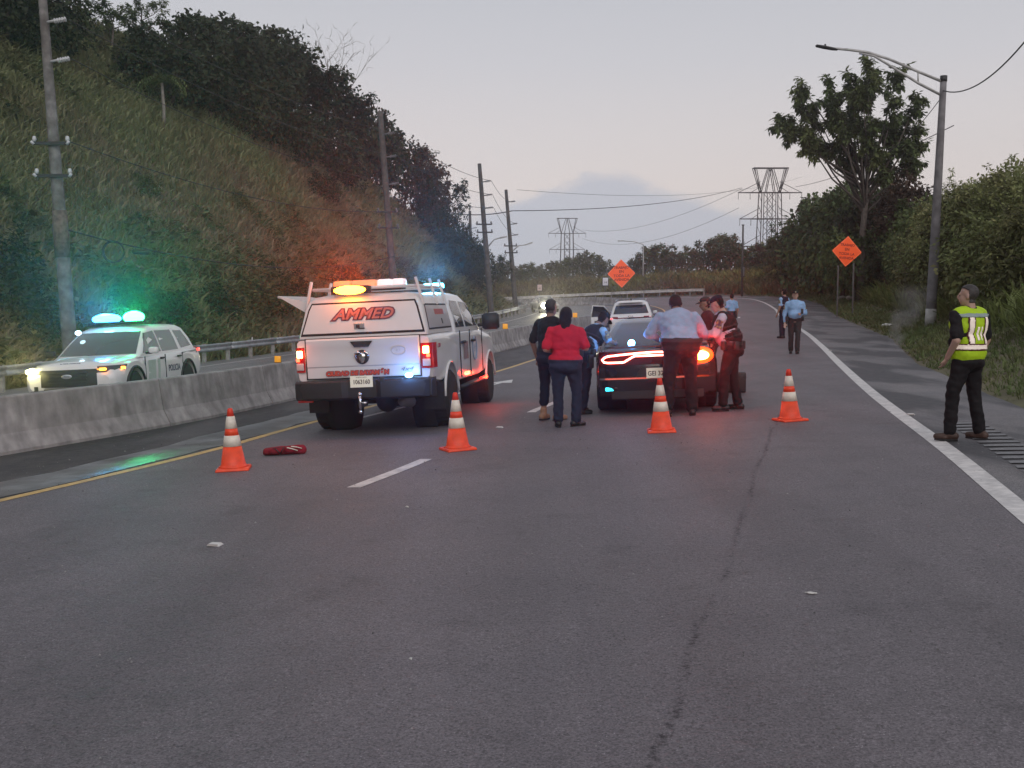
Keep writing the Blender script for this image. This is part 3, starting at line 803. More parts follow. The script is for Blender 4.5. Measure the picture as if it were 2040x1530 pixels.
for (f1, f2, f3, f4, dx, w) in ((.755, .68, .72, .63, .85, 'lowest'), (.845, .80, .80, .72, .85, 'middle'), (.925, .9, .885, .9, .85, 'highest')):
    cable(onp(T1, f1, dx), onp(T2, f2, dx), .7, .016, w + ' of the three thin lines from the left pole to the next')
    cable(onp(T2, f2, dx), onp(T3, f3, dx), .45, .018, w + ' of three thin lines between the poles beside the hill end')
    cable(onp(T3, f3, dx), onp(T4, f4, dx), .6, .016, w + ' of three thin lines between the two poles against the sky')
cable(onp(T1, .565, .56), onp(T2, .56, .5), .8, .02, 'low communication line crossing the hill from the left pole')
cable(onp(T1, .36, .2), onp(T2, .36, .2), 1.0, .028, 'thick low line across the hill that carries the cable coil')
cable(LB + dL * .95, pa(2075, 40, 26), .6, .022, 'cable running from the lamp top to the upper right corner')
cable(LB + dL * .93, pa(1770, 300, 62), .3, .016, 'thin service cable from the lamp pole down to the big tree')
cable(pa(1585, 372, 199), pa(1900, 250, 90), .8, .04, 'thin line from the nearer pylon to the right behind the tree')
cable(pa(1478, 376, 199), pa(1160, 458, 350), 3, .035, 'thin line strung between the two pylons')
cable(pa(1472, 414, 199), pa(1160, 475, 350), 4, .035, 'lower thin line strung between the two pylons')
cable(pa(1030, 378, 104), pa(1600, 352, 210), 1.8, .018, 'faint high line across the middle of the sky')
# coil of spare cable and splice case hanging on the low line
def on_low(t):
    A, B = onp(T1, .36, .2), onp(T2, .36, .2); return A + (B - A) * t + Vector((0, 0, -4 * t * (1 - t)))
c0 = on_low(.085)
coil = empty('cable_coil', c0, 'round coil of black cable hanging by the left pole', 'cable coil')
for k in range(2):
    MB().tube([(math.cos(a) * (.40 - .03 * k), .04 * k, -.36 + math.sin(a) * (.40 - .03 * k)) for a in np.linspace(0, 2 * math.pi, 25)], .024, 6, cap=False).build('cable_loop', M_cable, coil)
c1 = on_low(.14)
sp = MB().tube([(-.33, 0, -.13), (-.27, 0, -.13), (.27, 0, -.15), (.33, 0, -.15)], [.05, .10, .10, .05], 10).build('splice_case', M_cable); sp.location = c1
tag(sp, 'black splice case hanging on the line beside the cable coil', 'splice case')
MB().tube([(-.2, 0, -.1), (-.2, 0, .02)], .012, 5).build('hanger', M_cable, sp)
MB().tube([(.2, 0, -.1), (.2, 0, .02)], .012, 5).build('hanger', M_cable, sp)

# ------------------------------------------------------------------ signs
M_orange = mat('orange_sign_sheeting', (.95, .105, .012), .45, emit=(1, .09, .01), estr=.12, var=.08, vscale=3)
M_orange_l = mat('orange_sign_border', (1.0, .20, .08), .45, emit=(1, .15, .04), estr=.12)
M_sred = mat('sign_lettering_dark', (.32, .02, .008), .6)
M_spost = mat('sign_post', (.13, .12, .12), .6, .4, var=.2)
def diamond_sign(u, v, Y, half, label, tilt, posts, lines):
    c = sight(u, v, Y); x, y = c[0], c[1]; zb = lz(x, y)
    if abs(signed_dist(MEDIAN, np.array([x]), np.array([y]))[0]) < .6: zb = rz_(x, y) + .8
    s = empty('warning_sign', (x, y, zb), label, 'warning sign', 'orange road work signs'); zc = c[2] - zb
    ry = Matrix.Rotation(tilt, 3, 'Y')
    def D(r, yy): return [ry @ Vector((r * a, 0, r * b)) + Vector((0, yy, zc)) for a, b in ((0, 1), (.93, .06), (.96, 0), (.93, -.06), (0, -1), (-.93, -.06), (-.96, 0), (-.93, .06))]
    a = D(half, .0); b = D(half, -.02); n = len(a)
    MB().add(a + b, [tuple(range(n)), tuple(range(2 * n - 1, n - 1, -1))] + [(i, (i + 1) % n, n + (i + 1) % n, n + i) for i in range(n)]).build('panel', M_orange, s)
    o_, i_ = D(half * .965, -.023), D(half * .92, -.023)
    MB().add(o_ + i_, [(i, (i + 1) % n, n + (i + 1) % n, n + i) for i in range(n)]).build('border', M_orange_l, s)
    for dx, l in posts:
        MB().box((dx, .045, l / 2 + (zc - half * .1 - l) * 0), (.075, .05, l)).build('post', M_spost, s)
    for txt, dz, sz, dx in lines:
        text_on('lettering', txt, sz, M_sred, s, ry @ Vector((dx, 0, dz)) + Vector((0, -.024, zc)), ry @ Vector((1, 0, 0)), ry @ Vector((0, 0, 1)), extrude=.0008, bold=.006)
    return s
LN4 = [('TRABAJO', .36, .22, 0), ('EN', .11, .24, 0), ('TODA LA', -.14, .23, 0), ('AVENIDA', -.38, .22, 0)]
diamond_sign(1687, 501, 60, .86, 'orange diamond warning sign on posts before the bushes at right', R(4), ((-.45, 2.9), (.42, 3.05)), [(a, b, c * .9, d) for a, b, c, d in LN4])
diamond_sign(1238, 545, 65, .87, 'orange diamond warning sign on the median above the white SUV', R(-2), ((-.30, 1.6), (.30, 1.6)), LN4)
M_swhite = mat('white_sign', (.72, .70, .76), .5); M_sblack = mat('black_sign_print', (.03, .03, .035), .6)
def small_sign(u, v, Y, w, h, label, txt, pm):
    c = sight(u, v, Y); zb = lz(c[0], c[1]); s = empty('speed_sign', (c[0], c[1], zb), label, 'speed sign'); zc = c[2] - zb
    MB().box((0, .02, zc), (w * 1.22, .03, h * 1.18), ch=.01).build('dark_frame', M_sblack, s)
    MB().box((0, 0, zc), (w, .03, h), ch=.01).build('panel', pm, s)
    MB().box((0, .06, zc / 2), (.08, .05, zc + h)).build('post', M_spost, s)
    text_on('lettering', txt, h * .38, M_sblack, s, (0, -.017, zc - h * .12), (1, 0, 0), (0, 0, 1), extrude=.0008)
small_sign(1206, 561, 124.5, .62, .9, 'small white rectangular sign left of the central orange sign', '14', M_swhite)
small_sign(1075, 573, 126, .54, .72, 'small pinkish sign standing farthest left on the far bend', '45', mat('pink_sign', (.62, .45, .44), .5))
small_sign(1480, 541, 110, .3, .95, 'narrow dark sign seen edge-on against the bushes right of centre', '1', mat('grey_sign', (.2, .19, .19), .5))

# ------------------------------------------------------------------ traffic cones
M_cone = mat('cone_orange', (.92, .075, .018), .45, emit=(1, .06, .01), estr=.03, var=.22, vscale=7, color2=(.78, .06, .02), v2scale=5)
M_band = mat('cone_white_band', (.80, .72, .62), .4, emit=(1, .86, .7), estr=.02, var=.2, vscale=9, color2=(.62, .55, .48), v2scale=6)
M_cone_dk = mat('cone_tip', (.75, .04, .015), .5)
def cone(x, y, rz, label, first=None):
    if first: o = copy_tree(first)
    else:
        o = empty('traffic_cone'); Hh = .71
        def rr(z): return .145 - .118 * (z - .04) / (Hh - .04)
        MB().box((0, 0, .017), (.38, .38, .034), ch=.012, taper=(.95, .95)).build('base', M_cone, o)
        def ring(z0, z1, nm, m, e=0.0):
            MB().lathe([(rr(z0) + e, z0), (rr(z1) + e, z1)], n=28).build(nm, m, o)
        MB().lathe([(.175, .034), (.15, .05), (rr(.07), .07), (rr(.275), .275)], n=28).build('skirt', M_cone, o)
        ring(.275, .40, 'white_band', M_band, .003); ring(.40, .48, 'orange_collar', M_cone)
        ring(.48, .62, 'white_band', M_band, .003)
        MB().lathe([(rr(.62), .62), (rr(.70), .70), (rr(.71) * .8, .71), (.018, .712), (.016, .69)], n=28).build('tip', M_cone_dk, o)
    o['label'] = label; o['category'] = 'cone'; o['group'] = 'traffic cones across the road'
    seat(o, x, y, rz); return o
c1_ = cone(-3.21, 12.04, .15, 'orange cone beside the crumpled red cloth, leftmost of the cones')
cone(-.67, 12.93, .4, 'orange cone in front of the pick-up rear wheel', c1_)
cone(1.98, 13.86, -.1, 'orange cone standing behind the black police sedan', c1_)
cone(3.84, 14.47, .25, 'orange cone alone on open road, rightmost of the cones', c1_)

# ------------------------------------------------------------------ vehicles
M_wpaint = mat('white_car_paint', (.68, .67, .675), .28, coat=.6, spec=.5, var=.03, vscale=2)
M_wcap = mat('white_fibreglass', (.64, .615, .605), .38, coat=.2, var=.04, vscale=3)
M_bpaint = mat('black_car_paint', (.012, .011, .013), .22, coat=.8, spec=.5)
M_glass = mat('tinted_glass', (.012, .014, .016), .06, spec=.8, coat=.3)
M_glass_g = mat('clear_dark_glass', (.045, .052, .055), .08, spec=.8, coat=.3)
M_trim = mat('black_plastic', (.018, .018, .02), .55, var=.15, vscale=10)
M_rub = mat('tyre_rubber', (.016, .015, .016), .82, var=.25, vscale=16)
M_chrome = mat('chrome', (.62, .62, .64), .12, 1.0)
M_alloy = mat('wheel_alloy', (.42, .42, .43), .3, .8)
M_redlens = mat('red_lens', (.42, .008, .01), .15, coat=.6)
M_clens = mat('clear_lens', (.55, .50, .48), .15, coat=.6)
M_seam = mat('panel_gap', (.010, .010, .010), .8)
L_red = lamp_mat('lit_red', (1, .05, .02), 9); L_tail = lamp_mat('lit_tail_core', (1, .42, .12), 14)
L_blue = lamp_mat('lit_blue', (.16, .55, 1), 22); L_cyan = lamp_mat('lit_cyan', (.12, .75, 1), 30)
L_green = lamp_mat('lit_green', (.05, 1, .36), 14); L_amber = lamp_mat('lit_amber', (1, .30, .015), 24)
L_amb_lo = lamp_mat('lit_amber_low', (1, .30, .03), 7); L_head = lamp_mat('lit_headlamp', (1, .93, .40), 26)
L_headw = lamp_mat('lit_headlamp_white', (1, .95, .70), 70)
L_racetrack = lamp_mat('lit_racetrack', (1, .16, .10), 8); L_racein = lamp_mat('lit_racetrack_core', (1, .55, .45), 9)
L_plate = mat('plate_face', (.78, .74, .62), .5, emit=(1, .93, .75), estr=.10)
M_print = mat('plate_print', (.10, .07, .05), .6)

def lerp_tab(tab, x):
    xs_ = [t[0] for t in tab]; return [float(np.interp(x, xs_, [t[k] for t in tab])) for k in range(1, len(tab[0]))]

def body_loft(tab, arches, name, m, parent, step=.07, x0=None, x1=None, extra=()):
    """tab rows: x, z bottom, z shoulder, z centre top, half width sill / middle / shoulder"""
    x0 = tab[0][0] if x0 is None else x0; x1 = tab[-1][0] if x1 is None else x1
    xs_ = set(np.round(np.linspace(x0, x1, int((x1 - x0) / step) + 2), 4)) | {t[0] for t in tab if x0 <= t[0] <= x1}
    for xa, zw, r in arches:
        for a in np.linspace(0, math.pi, 19): xs_.add(round(xa + r * math.cos(a), 4))
    xs_ = sorted(q for q in xs_ if x0 - 1e-6 <= q <= x1 + 1e-6)
    secs = []
    for x in xs_:
        zb, zs, zt, wb, wm, ws = lerp_tab(tab, x)
        inarch = 0.0
        for xa, zw, r in arches:
            d = abs(x - xa)
            if d < r:
                za = zw + math.sqrt(r * r - d * d)
                if za > zb: zb = za; inarch = 1.0; wb = wm
        h = zs - zb
        half = [(wm * .45, zb + .02), (wb - .03, zb), (wb, zb + .02), (wm - .008, zb + .22 * h), (wm, zb + .50 * h), (wm - .004, zb + .72 * h), (ws + (wm - ws) * .55, zb + .86 * h), (ws + .012, zs - .035), (ws - .02, zs - .006), (ws - .07, zs + (zt - zs) * .22), (ws * .6, zs + (zt - zs) * .75), (ws * .25, zt)]
        sec = [(x, y, z) for y, z in half] + [(x, -y, z) for y, z in reversed(half)]
        secs.append(sec)
    return MB().loft(secs, closed=True).build(name, m, parent, sharp=38)

class House:
    """cabin: rings from belt to roof; levels rows z, x rear, x front, half width"""
    def __init__(s, levels, bow_f=.12, bow_r=.06, corner=.10):
        s.l = levels; s.bf, s.br, s.c = bow_f, bow_r, corner
    def at(s, z): return lerp_tab(s.l, z)
    def ring(s, z):
        xr, xf, w = s.at(z); c = s.c; out = []
        ts = np.linspace(-1, 1, 9)
        for t in ts:                                   # front, right to left
            out.append((xf - s.bf * t * t, t * (w - c * .35), z))
        for k in (.2, .5, .8):
            out.append((xf - s.bf - c * k, w - c * .35 + c * .35 * math.sin(k * math.pi / 2), z))
        for t in np.linspace(0, 1, 7):
            out.append((xf - s.bf - c - (xf - s.bf - c - xr - s.br - c) * t, w, z))
        for k in (.8, .5, .2):
            out.append((xr + s.br + c * k, w - c * .35 + c * .35 * math.sin(k * math.pi / 2), z))
        for t in -ts: out.append((xr + s.br * t * t, t * (w - c * .35), z))
        for k in (.2, .5, .8):
            out.append((xr + s.br + c * k, -(w - c * .35 + c * .35 * math.sin(k * math.pi / 2)), z))
        for t in np.linspace(1, 0, 7):
            out.append((xf - s.bf - c - (xf - s.bf - c - xr - s.br - c) * t, -w, z))
        for k in (.8, .5, .2):
            out.append((xf - s.bf - c * k, -(w - c * .35 + c * .35 * math.sin(k * math.pi / 2)), z))
        return out
    def build(s, name, m, parent, n=3, sharp=50):
        zs = []
        for a, b in zip(s.l[:-1], s.l[1:]): zs += list(np.linspace(a[0], b[0], n, endpoint=False))
        zs.append(s.l[-1][0])
        return MB().loft([s.ring(z) for z in zs], closed=True).build(name, m, parent, sharp=sharp)
    def side(s, poly, name, m, parent, side, off=.006, sub=4):
        """panel on the side given as (x,z) polygon"""
        P = []
        for (a, b) in zip(poly, poly[1:] + poly[:1]):
            for t in np.linspace(0, 1, sub, endpoint=False): P.append((a[0] + (b[0] - a[0]) * t, a[1] + (b[1] - a[1]) * t))
        V = [(x, side * (s.at(z)[2] + off), z) for x, z in P]; V2 = [(x, side * (s.at(z)[2] - .03), z) for x, z in P]; n = len(P)
        return MB().add(V + V2, [tuple(range(n)), tuple(range(2 * n - 1, n - 1, -1))] + [(i, (i + 1) % n, n + (i + 1) % n, n + i) for i in range(n)]).build(name, m, parent)
    def end(s, front, z0, z1, f0, f1, name, m, parent, off=.006, y0=None):
        """front or rear screen between heights, width fractions f0 (bottom) and f1 (top)"""
        rows = []
        for z in np.linspace(z0, z1, 6):
            xr, xf, w = s.at(z); fr = f0 + (f1 - f0) * (z - z0) / (z1 - z0); row = []
            for t in np.linspace(-1, 1, 11):
                tt = t * fr
                x = xf - s.bf * tt * tt + off if front else xr + s.br * tt * tt - off
                row.append((x, tt * (w - s.c * .35), z + off * .4))
            rows.append(row)
        return MB().loft(rows, cap=False).build(name, m, parent)

def wheel(x, y, z, r, w, parent, side, rim=M_alloy, spokes=8, rimr=.62, steer=0.0):
    root = parent
    t = MB().lathe([(r * rimr, -w / 2), (r * .9, -w / 2), (r * .975, -w / 2 + .03), (r, -w / 2 + .06), (r, w / 2 - .06), (r * .975, w / 2 - .03), (r * .9, w / 2), (r * rimr, w / 2)], axis='y', n=36)
    for k in range(36):
        a = 2 * math.pi * k / 36
        t.box((r * .998 * math.cos(a), 0, r * .998 * math.sin(a)), (.012, w * .72, .05), Matrix.Rotation(-a, 3, 'Y'))
    o = t.build('wheel', M_rub, root, sharp=40); o.location = (x, y, z); o.rotation_euler = (0, 0, steer)
    rm = MB(); yo = side * (w / 2 - .05); rr = r * rimr
    rm.lathe([(rr, yo - side * .10), (rr, yo + side * .03), (rr * .93, yo + side * .035), (rr * .9, yo - side * .02)], axis='y', n=30)
    rm.lathe([(.001, yo), (rr * .22, yo + side * .02), (rr * .24, yo - side * .03)], axis='y', n=16)
    for k in range(spokes):
        a = 2 * math.pi * k / spokes
        rm.box((rr * .55 * math.cos(a), yo - side * .01, rr * .55 * math.sin(a)), (rr * .78, .03, rr * .26), Matrix.Rotation(-a, 3, 'Y'), ch=.008)
    rm.build('rim', rim, o)
    MB().lathe([(rr * .93, yo - side * .055), (rr * .93, yo - side * .075)], axis='y', n=24).build('brake_disc', M_dk, o)
    return o
def well(parent, x, z, r, w):
    """dark inner arch so one does not see through the body"""
    for sd in (-1, 1):
        MB().lathe([(r, sd * w * .62), (r, sd * w)], c=(x, 0, z + .02), axis='y', n=28).build('wheel_housing', M_seam, parent)
def quad_panel(pts, name, m, parent, th=.006):
    """flat panel through points (convex), given a little thickness along -normal"""
    P = [Vector(p) for p in pts]; n = (P[1] - P[0]).cross(P[2] - P[0]).normalized(); k = len(P)
    V = P + [p - n * th for p in P]
    return MB().add(V, [tuple(range(k)), tuple(range(2 * k - 1, k - 1, -1))] + [(i, (i + 1) % k, k + (i + 1) % k, k + i) for i in range(k)]).build(name, m, parent)
def point_lamp(root, loc, color, power, size=.12, name='lamp_light'):
    l = bpy.data.lights.new(name, 'POINT'); l.color = color; l.energy = power; l.shadow_soft_size = size
    o = bpy.data.objects.new(name, l); col.objects.link(o); o.parent = root; o.location = loc; return o

def beam(root, loc, aim, color, power, cone=70, size=.10, name='lamp_beam'):
    """the flat fan of light a warning lamp throws: along aim in the vehicle's frame"""
    l = bpy.data.lights.new(name, 'SPOT'); l.color = color; l.energy = power; l.shadow_soft_size = size; l.spot_size = R(cone); l.spot_blend = 1.0
    o = bpy.data.objects.new(name, l); col.objects.link(o); o.parent = root; o.location = loc
    o.rotation_euler = Vector(aim).to_track_quat('-Z', 'Y').to_euler(); return o

# ---- white pick-up with canopy ------------------------------------------------
def pickup():
    t = empty('pickup_truck', label='white rescue pick-up with canopy, amber and blue roof lights lit', cat='pickup truck')
    WR, FR_ = (0, .41, .53), (3.79, .41, .53)
    bed = [(-1.20, .80, 1.37, 1.375, .93, .955, .93), (-1.10, .74, 1.385, 1.39, .95, .985, .945), (-.6, .70, 1.39, 1.395, .96, 1.0, .95), (0, .68, 1.39, 1.395, .965, 1.005, .95), (.55, .66, 1.385, 1.39, .96, .995, .945), (.715, .66, 1.38, 1.385, .955, .985, .94)]
    body_loft(bed, [WR], 'bed', M_wpaint, t)
    cabt = [(.745, .60, 1.38, 1.39, .94, .98, .93), (2.9, .58, 1.375, 1.40, .94, .985, .93), (3.1, .60, 1.355, 1.43, .95, .995, .93), (3.5, .62, 1.34, 1.44, .965, 1.005, .92), (4.2, .64, 1.29, 1.40, .96, 1.0, .89), (4.52, .66, 1.20, 1.33, .93, .97, .85), (4.66, .70, 1.08, 1.18, .86, .90, .80)]
    body_loft(cabt, [FR_], 'cab_body', M_wpaint, t)
    well(t, 0, .41, .50, .80); well(t, 3.79, .41, .50, .80)
    MB().box((1.7, 0, .68), (5.6, 1.2, .20)).box((-.5, 0, .72), (1.3, 1.5, .16)).build('chassis', M_seam, t)
    # cab
    H = House([(1.36, .78, 3.36, .93), (1.60, .80, 3.08, .885), (1.86, .86, 2.66, .80), (1.96, .98, 2.46, .74), (2.01, 1.15, 2.25, .62), (2.02, 1.3, 2.1, .5)], .16, .05, .10)
    H.build('cab_roof', M_wpaint, t)
    H.end(True, 1.42, 1.87, .93, .92, 'windshield', M_glass, t)
    for sd in (-1, 1):
        H.side([(.98, 1.44), (1.72, 1.44), (1.72, 1.86), (1.16, 1.88), (1.02, 1.80)], 'rear_side_window', M_glass, t, sd)
        H.side([(1.86, 1.44), (2.92, 1.44), (2.52, 1.84), (1.88, 1.86)], 'front_side_window', M_glass_g, t, sd)
        for xg in (.90, 1.79, 3.02):
            MB().box((xg, sd * .992, 1.02), (.012, .016, .74)).build('door_seam', M_seam, t)
        for xg in (1.06, 1.98):
            MB().box((xg + .1, sd * 1.005, 1.20), (.22, .05, .045), ch=.012).build('door_handle', M_trim, t)
        m_ = MB(); m_.box((2.92, sd * 1.06, 1.44), (.10, .22, .06), ch=.02)
        mo = m_.build('mirror_arm', M_trim, t)
        MB().loft([[(2.88 + dx, sd * (1.19 + .15 * cy * k), 1.50 + .145 * cz * k) for cy, cz in ((-1, -.8), (-.7, -1), (.7, -1), (1, -.8), (1, .75), (.7, 1), (-.7, 1), (-1, .75))] for dx, k in ((-.06, .96), (.02, 1), (.09, .8), (.12, .5))], closed=True).build('mirror', M_trim, mo)
        MB().tube([(.9, sd * .98, .50), (2.9, sd * .98, .50)], .055, 8, squash=.6).build('running_board', M_trim, t)
        wheel(0, sd * .88, .41, .41, .28, t, sd, spokes=8); wheel(3.79, sd * .86, .41, .41, .28, t, sd, spokes=8, steer=.0)
        for wx in (0, 3.79):                          # wheel-arch lip
            MB().tube([(wx + .545 * math.cos(a), sd * 1.003, .41 + .545 * math.sin(a)) for a in np.linspace(.12, math.pi - .12, 16)], .022, 6).build('arch_flare', M_wpaint, t)
        MB().box((2.9, sd * 1.0, 1.06), (.34, .006, .05)).build('fender_badge', mat('badge_grey', (.2, .2, .22), .4, .5), t) if sd > 0 else None
    # canopy
    C = House([(1.392, -1.205, .72, .925), (1.43, -1.20, .72, .925), (1.80, -1.10, .72, .845), (1.90, -1.06, .715, .80), (1.965, -.99, .70, .72), (1.995, -.85, .62, .58), (2.0, -.7, .5, .4)], .01, .03, .06)
    C.build('canopy', M_wcap, t)
    C.end(False, 1.425, 1.885, .985, .95, 'door_gasket', M_seam, t, .004)
    C.end(False, 1.455, 1.858, .955, .92, 'canopy_door', M_wcap, t, .012)
    for sd in (-1, 1):
        C.side([(-1.04, 1.45), (.60, 1.45), (.60, 1.82), (-.94, 1.82)], 'window_gasket', M_seam, t, sd, .005)
        C.side([(-1.00, 1.475), (.56, 1.475), (.56, 1.795), (-.91, 1.795)], 'side_hatch', mat('hatch_grey', (.36, .35, .37), .3, coat=.4), t, sd, .011)
    C.side([(-.42, 1.66), (.22, 1.66), (.22, 1.74), (-.42, 1.74)], 'red_sticker', mat('sticker_red', (.36, .07, .06), .5, var=.35, vscale=25), t, -1, .014)
    C.side([(-.06, 1.52), (0, 1.52), (0, 1.60), (-.06, 1.60)], 'hatch_latch', M_trim, t, -1, .016)
    # raised hatch on the far side, its stay and gusset
    quad_panel([(-.95, .80, 1.90), (.50, .80, 1.90), (.50, 1.27, 2.02), (-.95, 1.27, 2.02)], 'raised_hatch', M_wcap, t, .03)
    quad_panel([(-.97, .79, 1.90), (-.97, 1.27, 2.015), (-.97, .83, 1.74)], 'hatch_gusset', M_wcap, t, .02)
    # rear slant helpers
    def rear(y, z): return (-1.2 - .012, y, z)
    def cz(z): return C.at(z)[0] - .016
    dirup = (Vector((cz(1.8), 0, 1.8)) - Vector((cz(1.45), 0, 1.45))).normalized()
    M_am = mat('ammed_red', (.50, .14, .11), .5); M_amo = mat('ammed_outline', (.13, .03, .055), .5)
    for nm, mm, of, ex in (('lettering_outline', M_amo, .0185, .0004), ('lettering', M_am, .000, .0004)):
        text_on(nm, 'AMMED', .205, mm, t, (cz(1.705) - (.004 if nm == 'lettering' else .0015), -.01, 1.705), (0, -1, 0), dirup, shear=.32, offset=of + .004, extrude=ex, stretch=1.18)
    MB().box((cz(1.535) - .004, 0.035, 1.535), (.02, .15, .105), Matrix.Rotation(R(-12), 3, 'Y'), ch=.008).build('canopy_lock', mat('lock_plate', (.50, .49, .48), .3, .5), t)
    MB().box((cz(1.54) - .016, .05, 1.55), (.012, .05, .06)).box((cz(1.52) - .016, .0, 1.512), (.012, .09, .012)).build('lock_handle', M_trim, t)
    # tailgate
    tg = MB().loft([[(-1.215 - d, y, z) for y, d in ((-.80, 0), (-.76, .012), (-.3, .02), (.3, .02), (.76, .012), (.80, 0))] for z, d in ((.83, 0), (.85, 0), (1.0, 0), (1.3, 0), (1.36, 0), (1.385, -.01))], cap=False)
    tg = MB()
    rows = []
    for z, bx in ((.825, .0), (.84, .012), (.98, .014), (1.00, .026), (1.12, .030), (1.24, .026), (1.26, .034), (1.36, .036), (1.382, .02), (1.386, .0)):
        rows.append([(-1.208 - bx * k, y, z) for y, k in ((-.815, 0), (-.80, 1), (-.4, 1.15), (0, 1.2), (.4, 1.15), (.80, 1), (.815, 0))])
    tg.loft(rows, cap=False); tgo = tg.build('tailgate', M_wpaint, t, sharp=30)
    quad_panel([(-1.209, .825, .815), (-1.209, .825, 1.395), (-1.209, -.825, 1.395), (-1.209, -.825, .815)], 'tailgate_gap', M_seam, t, .004)
    quad_panel([(-1.256, .16, 1.335), (-1.256, -.16, 1.335), (-1.256, -.10, 1.255), (-1.256, .10, 1.255)], 'tailgate_handle', M_trim, tgo, .02)
    em = MB().lathe([(.001, 0), (.095, 0), (.10, .008), (.08, .02), (.001, .024)], axis='x', n=24); eo = em.build('emblem_disc', M_dk, tgo); eo.location = (-1.246, 0, 1.115); eo.rotation_euler = (0, 0, math.pi)
    hb = MB()
    for sg in (-1, 1):
        hb.tube([(-1.272, sg * .012, 1.165), (-1.275, sg * .045, 1.185), (-1.275, sg * .085, 1.165), (-1.272, sg * .092, 1.12), (-1.27, sg * .065, 1.095)], [.012, .02, .02, .016, .008], 8)
    hb.loft([[(-1.272 - dx, y * k, z) for y, dx in ((-1, 0), (-.4, .012), (.4, .012), (1, 0))] for z, k in ((1.175, .02), (1.14, .05), (1.08, .038), (1.03, .018))], cap=False)
    hb.build('emblem', M_chrome, tgo)
    for nm, mm, of in (('lettering_outline', mat('bay_outline', (.16, .03, .05), .5), .009), ('lettering', mat('bay_red', (.62, .08, .05), .5), .002)):
        text_on(nm, 'CIUDAD DE BAYAM\u00d3N', .083, mm, tgo, (-1.234 - (.003 if nm == 'lettering' else .0005) - .004, .085, .892), (0, -1, 0), (0, 0, 1), offset=of + .002, shear=.12, stretch=1.03)
    text_on('four_wheel_badge', '4x4', .075, mat('badge_grey', (.2, .2, .22), .4, .5), tgo, (-1.240, -.62, .925), (0, -1, 0), (0, 0, 1), shear=.3, stretch=1.6)
    MB().tube([(-1.247, -.52 + .10 * math.cos(a), 1.185 + .06 * math.sin(a)) for a in np.linspace(0, 2 * math.pi, 22)], .006, 6, cap=False).build('oval_emblem', mat('embossed_white', (.55, .55, .56), .4), tgo)
    text_on('badge_lettering', 'RT', .06, mat('embossed_white', (.55, .55, .56), .4), tgo, (-1.252, -.52, 1.185), (0, -1, 0), (0, 0, 1))
    # tail lamps wrap the bed corners
    for sd in (-1, 1):
        tl = MB().loft([[(-1.225, sd * .83, z), (-1.235, sd * .90, z), (-1.215, sd * .955, z), (-1.14, sd * .99, z), (-1.0, sd * 1.008, z)] for z in (.925, .95, 1.1, 1.25, 1.275)], cap=False).build('tail_lamp', M_redlens, t)
        MB().box((-1.232, sd * .905, 1.005), (.024, .11, .10), Matrix.Rotation(sd * -.15, 3, 'Z'), ch=.01).build('reversing_lens', M_clens, tl)
        MB().box((-1.236, sd * .902, 1.18), (.024, .085, .10), Matrix.Rotation(sd * -.15, 3, 'Z'), ch=.02).build('lit_lens', L_tail, tl)
        MB().box((-1.234, sd * .93, 1.10), (.02, .05, .05), Matrix.Rotation(sd * -.15, 3, 'Z'), ch=.01).build('lit_lens', L_red, tl)
        point_lamp(t, (-1.50, sd * .93, 1.18), (1, .08, .03), 1.2, .08)
    # bumper, plate, hitch
    bu = MB().loft([[(x, y, z) for z, x in ((.53, xa + .06), (.56, xa), (.72, xa - .01), (.78, xa), (.80, xa + .05))] for y, xa in ((-1.0, -1.15), (-.97, -1.30), (-.6, -1.38), (-.28, -1.39), (-.2, -1.33), (.2, -1.33), (.28, -1.39), (.6, -1.38), (.97, -1.30), (1.0, -1.15))], cap=True)
    buo = bu.build('rear_bumper', M_trim, t, sharp=35)
    MB().box((-1.15, 0, .66), (.35, 1.9, .22)).build('bumper_core', M_seam, t)
    quad_panel([(-1.352, .16, .70), (-1.352, -.16, .70), (-1.345, -.16, .86), (-1.345, .16, .86)][::-1], 'number_plate', L_plate, buo, .008)
    text_on('plate_number', '1063160', .085, M_print, buo, (-1.3585, 0, .772), (0, -1, 0), (0, 0, 1), bold=.002, stretch=.82)
    text_on('plate_name', 'PUERTO RICO', .024, M_print, buo, (-1.3545, 0, .835), (0, -1, 0), (0, 0, 1))
    MB().box((-1.33, 0, .47), (.25, .075, .075), ch=.008).build('hitch_receiver', M_dk, t)
    hi = MB().tube([(-1.47, .0, .40), (-1.47, 0, .60)], .022, 8).sphere((-1.47, 0, .61), .032).sphere((-1.47, .0, .37), .03); hi.tube([(-1.47, -.02, .49), (-1.47, -.09, .49)], .02, 8); hi.build('tow_hitch', M_chrome, t)
    MB().box((-1.38, .30 * -1, .80), (.03, .07, .07), ch=.01).build('trailer_socket', M_dk, buo)
    # underside
    MB().tube([(0, -.86, .41), (0, .86, .41)], .055, 10).sphere((0, 0, .40), (.2, .17, .18)).build('rear_axle', M_dk, t)
    MB().tube([(-.9, -.45, .45), (-.3, -.47, .40), (.8, -.45, .42)], [.07, .11, .05], 10).build('exhaust', mat('exhaust_steel', (.22, .21, .2), .5, .7), t)
    for sd in (-1, 1): MB().box((-.62, sd * .86, .50), (.03, .30, .40)).build('mud_flap', M_rub, t)
    MB().box((-1.26, .84, .53), (.02, .22, .05)).build('bumper_reflector', M_redlens, buo)
    # strobe lamps
    MB().sphere((-1.375, -.68, .845), (.025, .055, .035)).build('blue_strobe', L_blue, t); point_lamp(t, (-1.50, -.68, .86), (.12, .35, 1), 5, .05); beam(t, (-1.42, -.68, .85), (-.967, -.22, .16), (.1, .3, 1), 260, 30, .04)
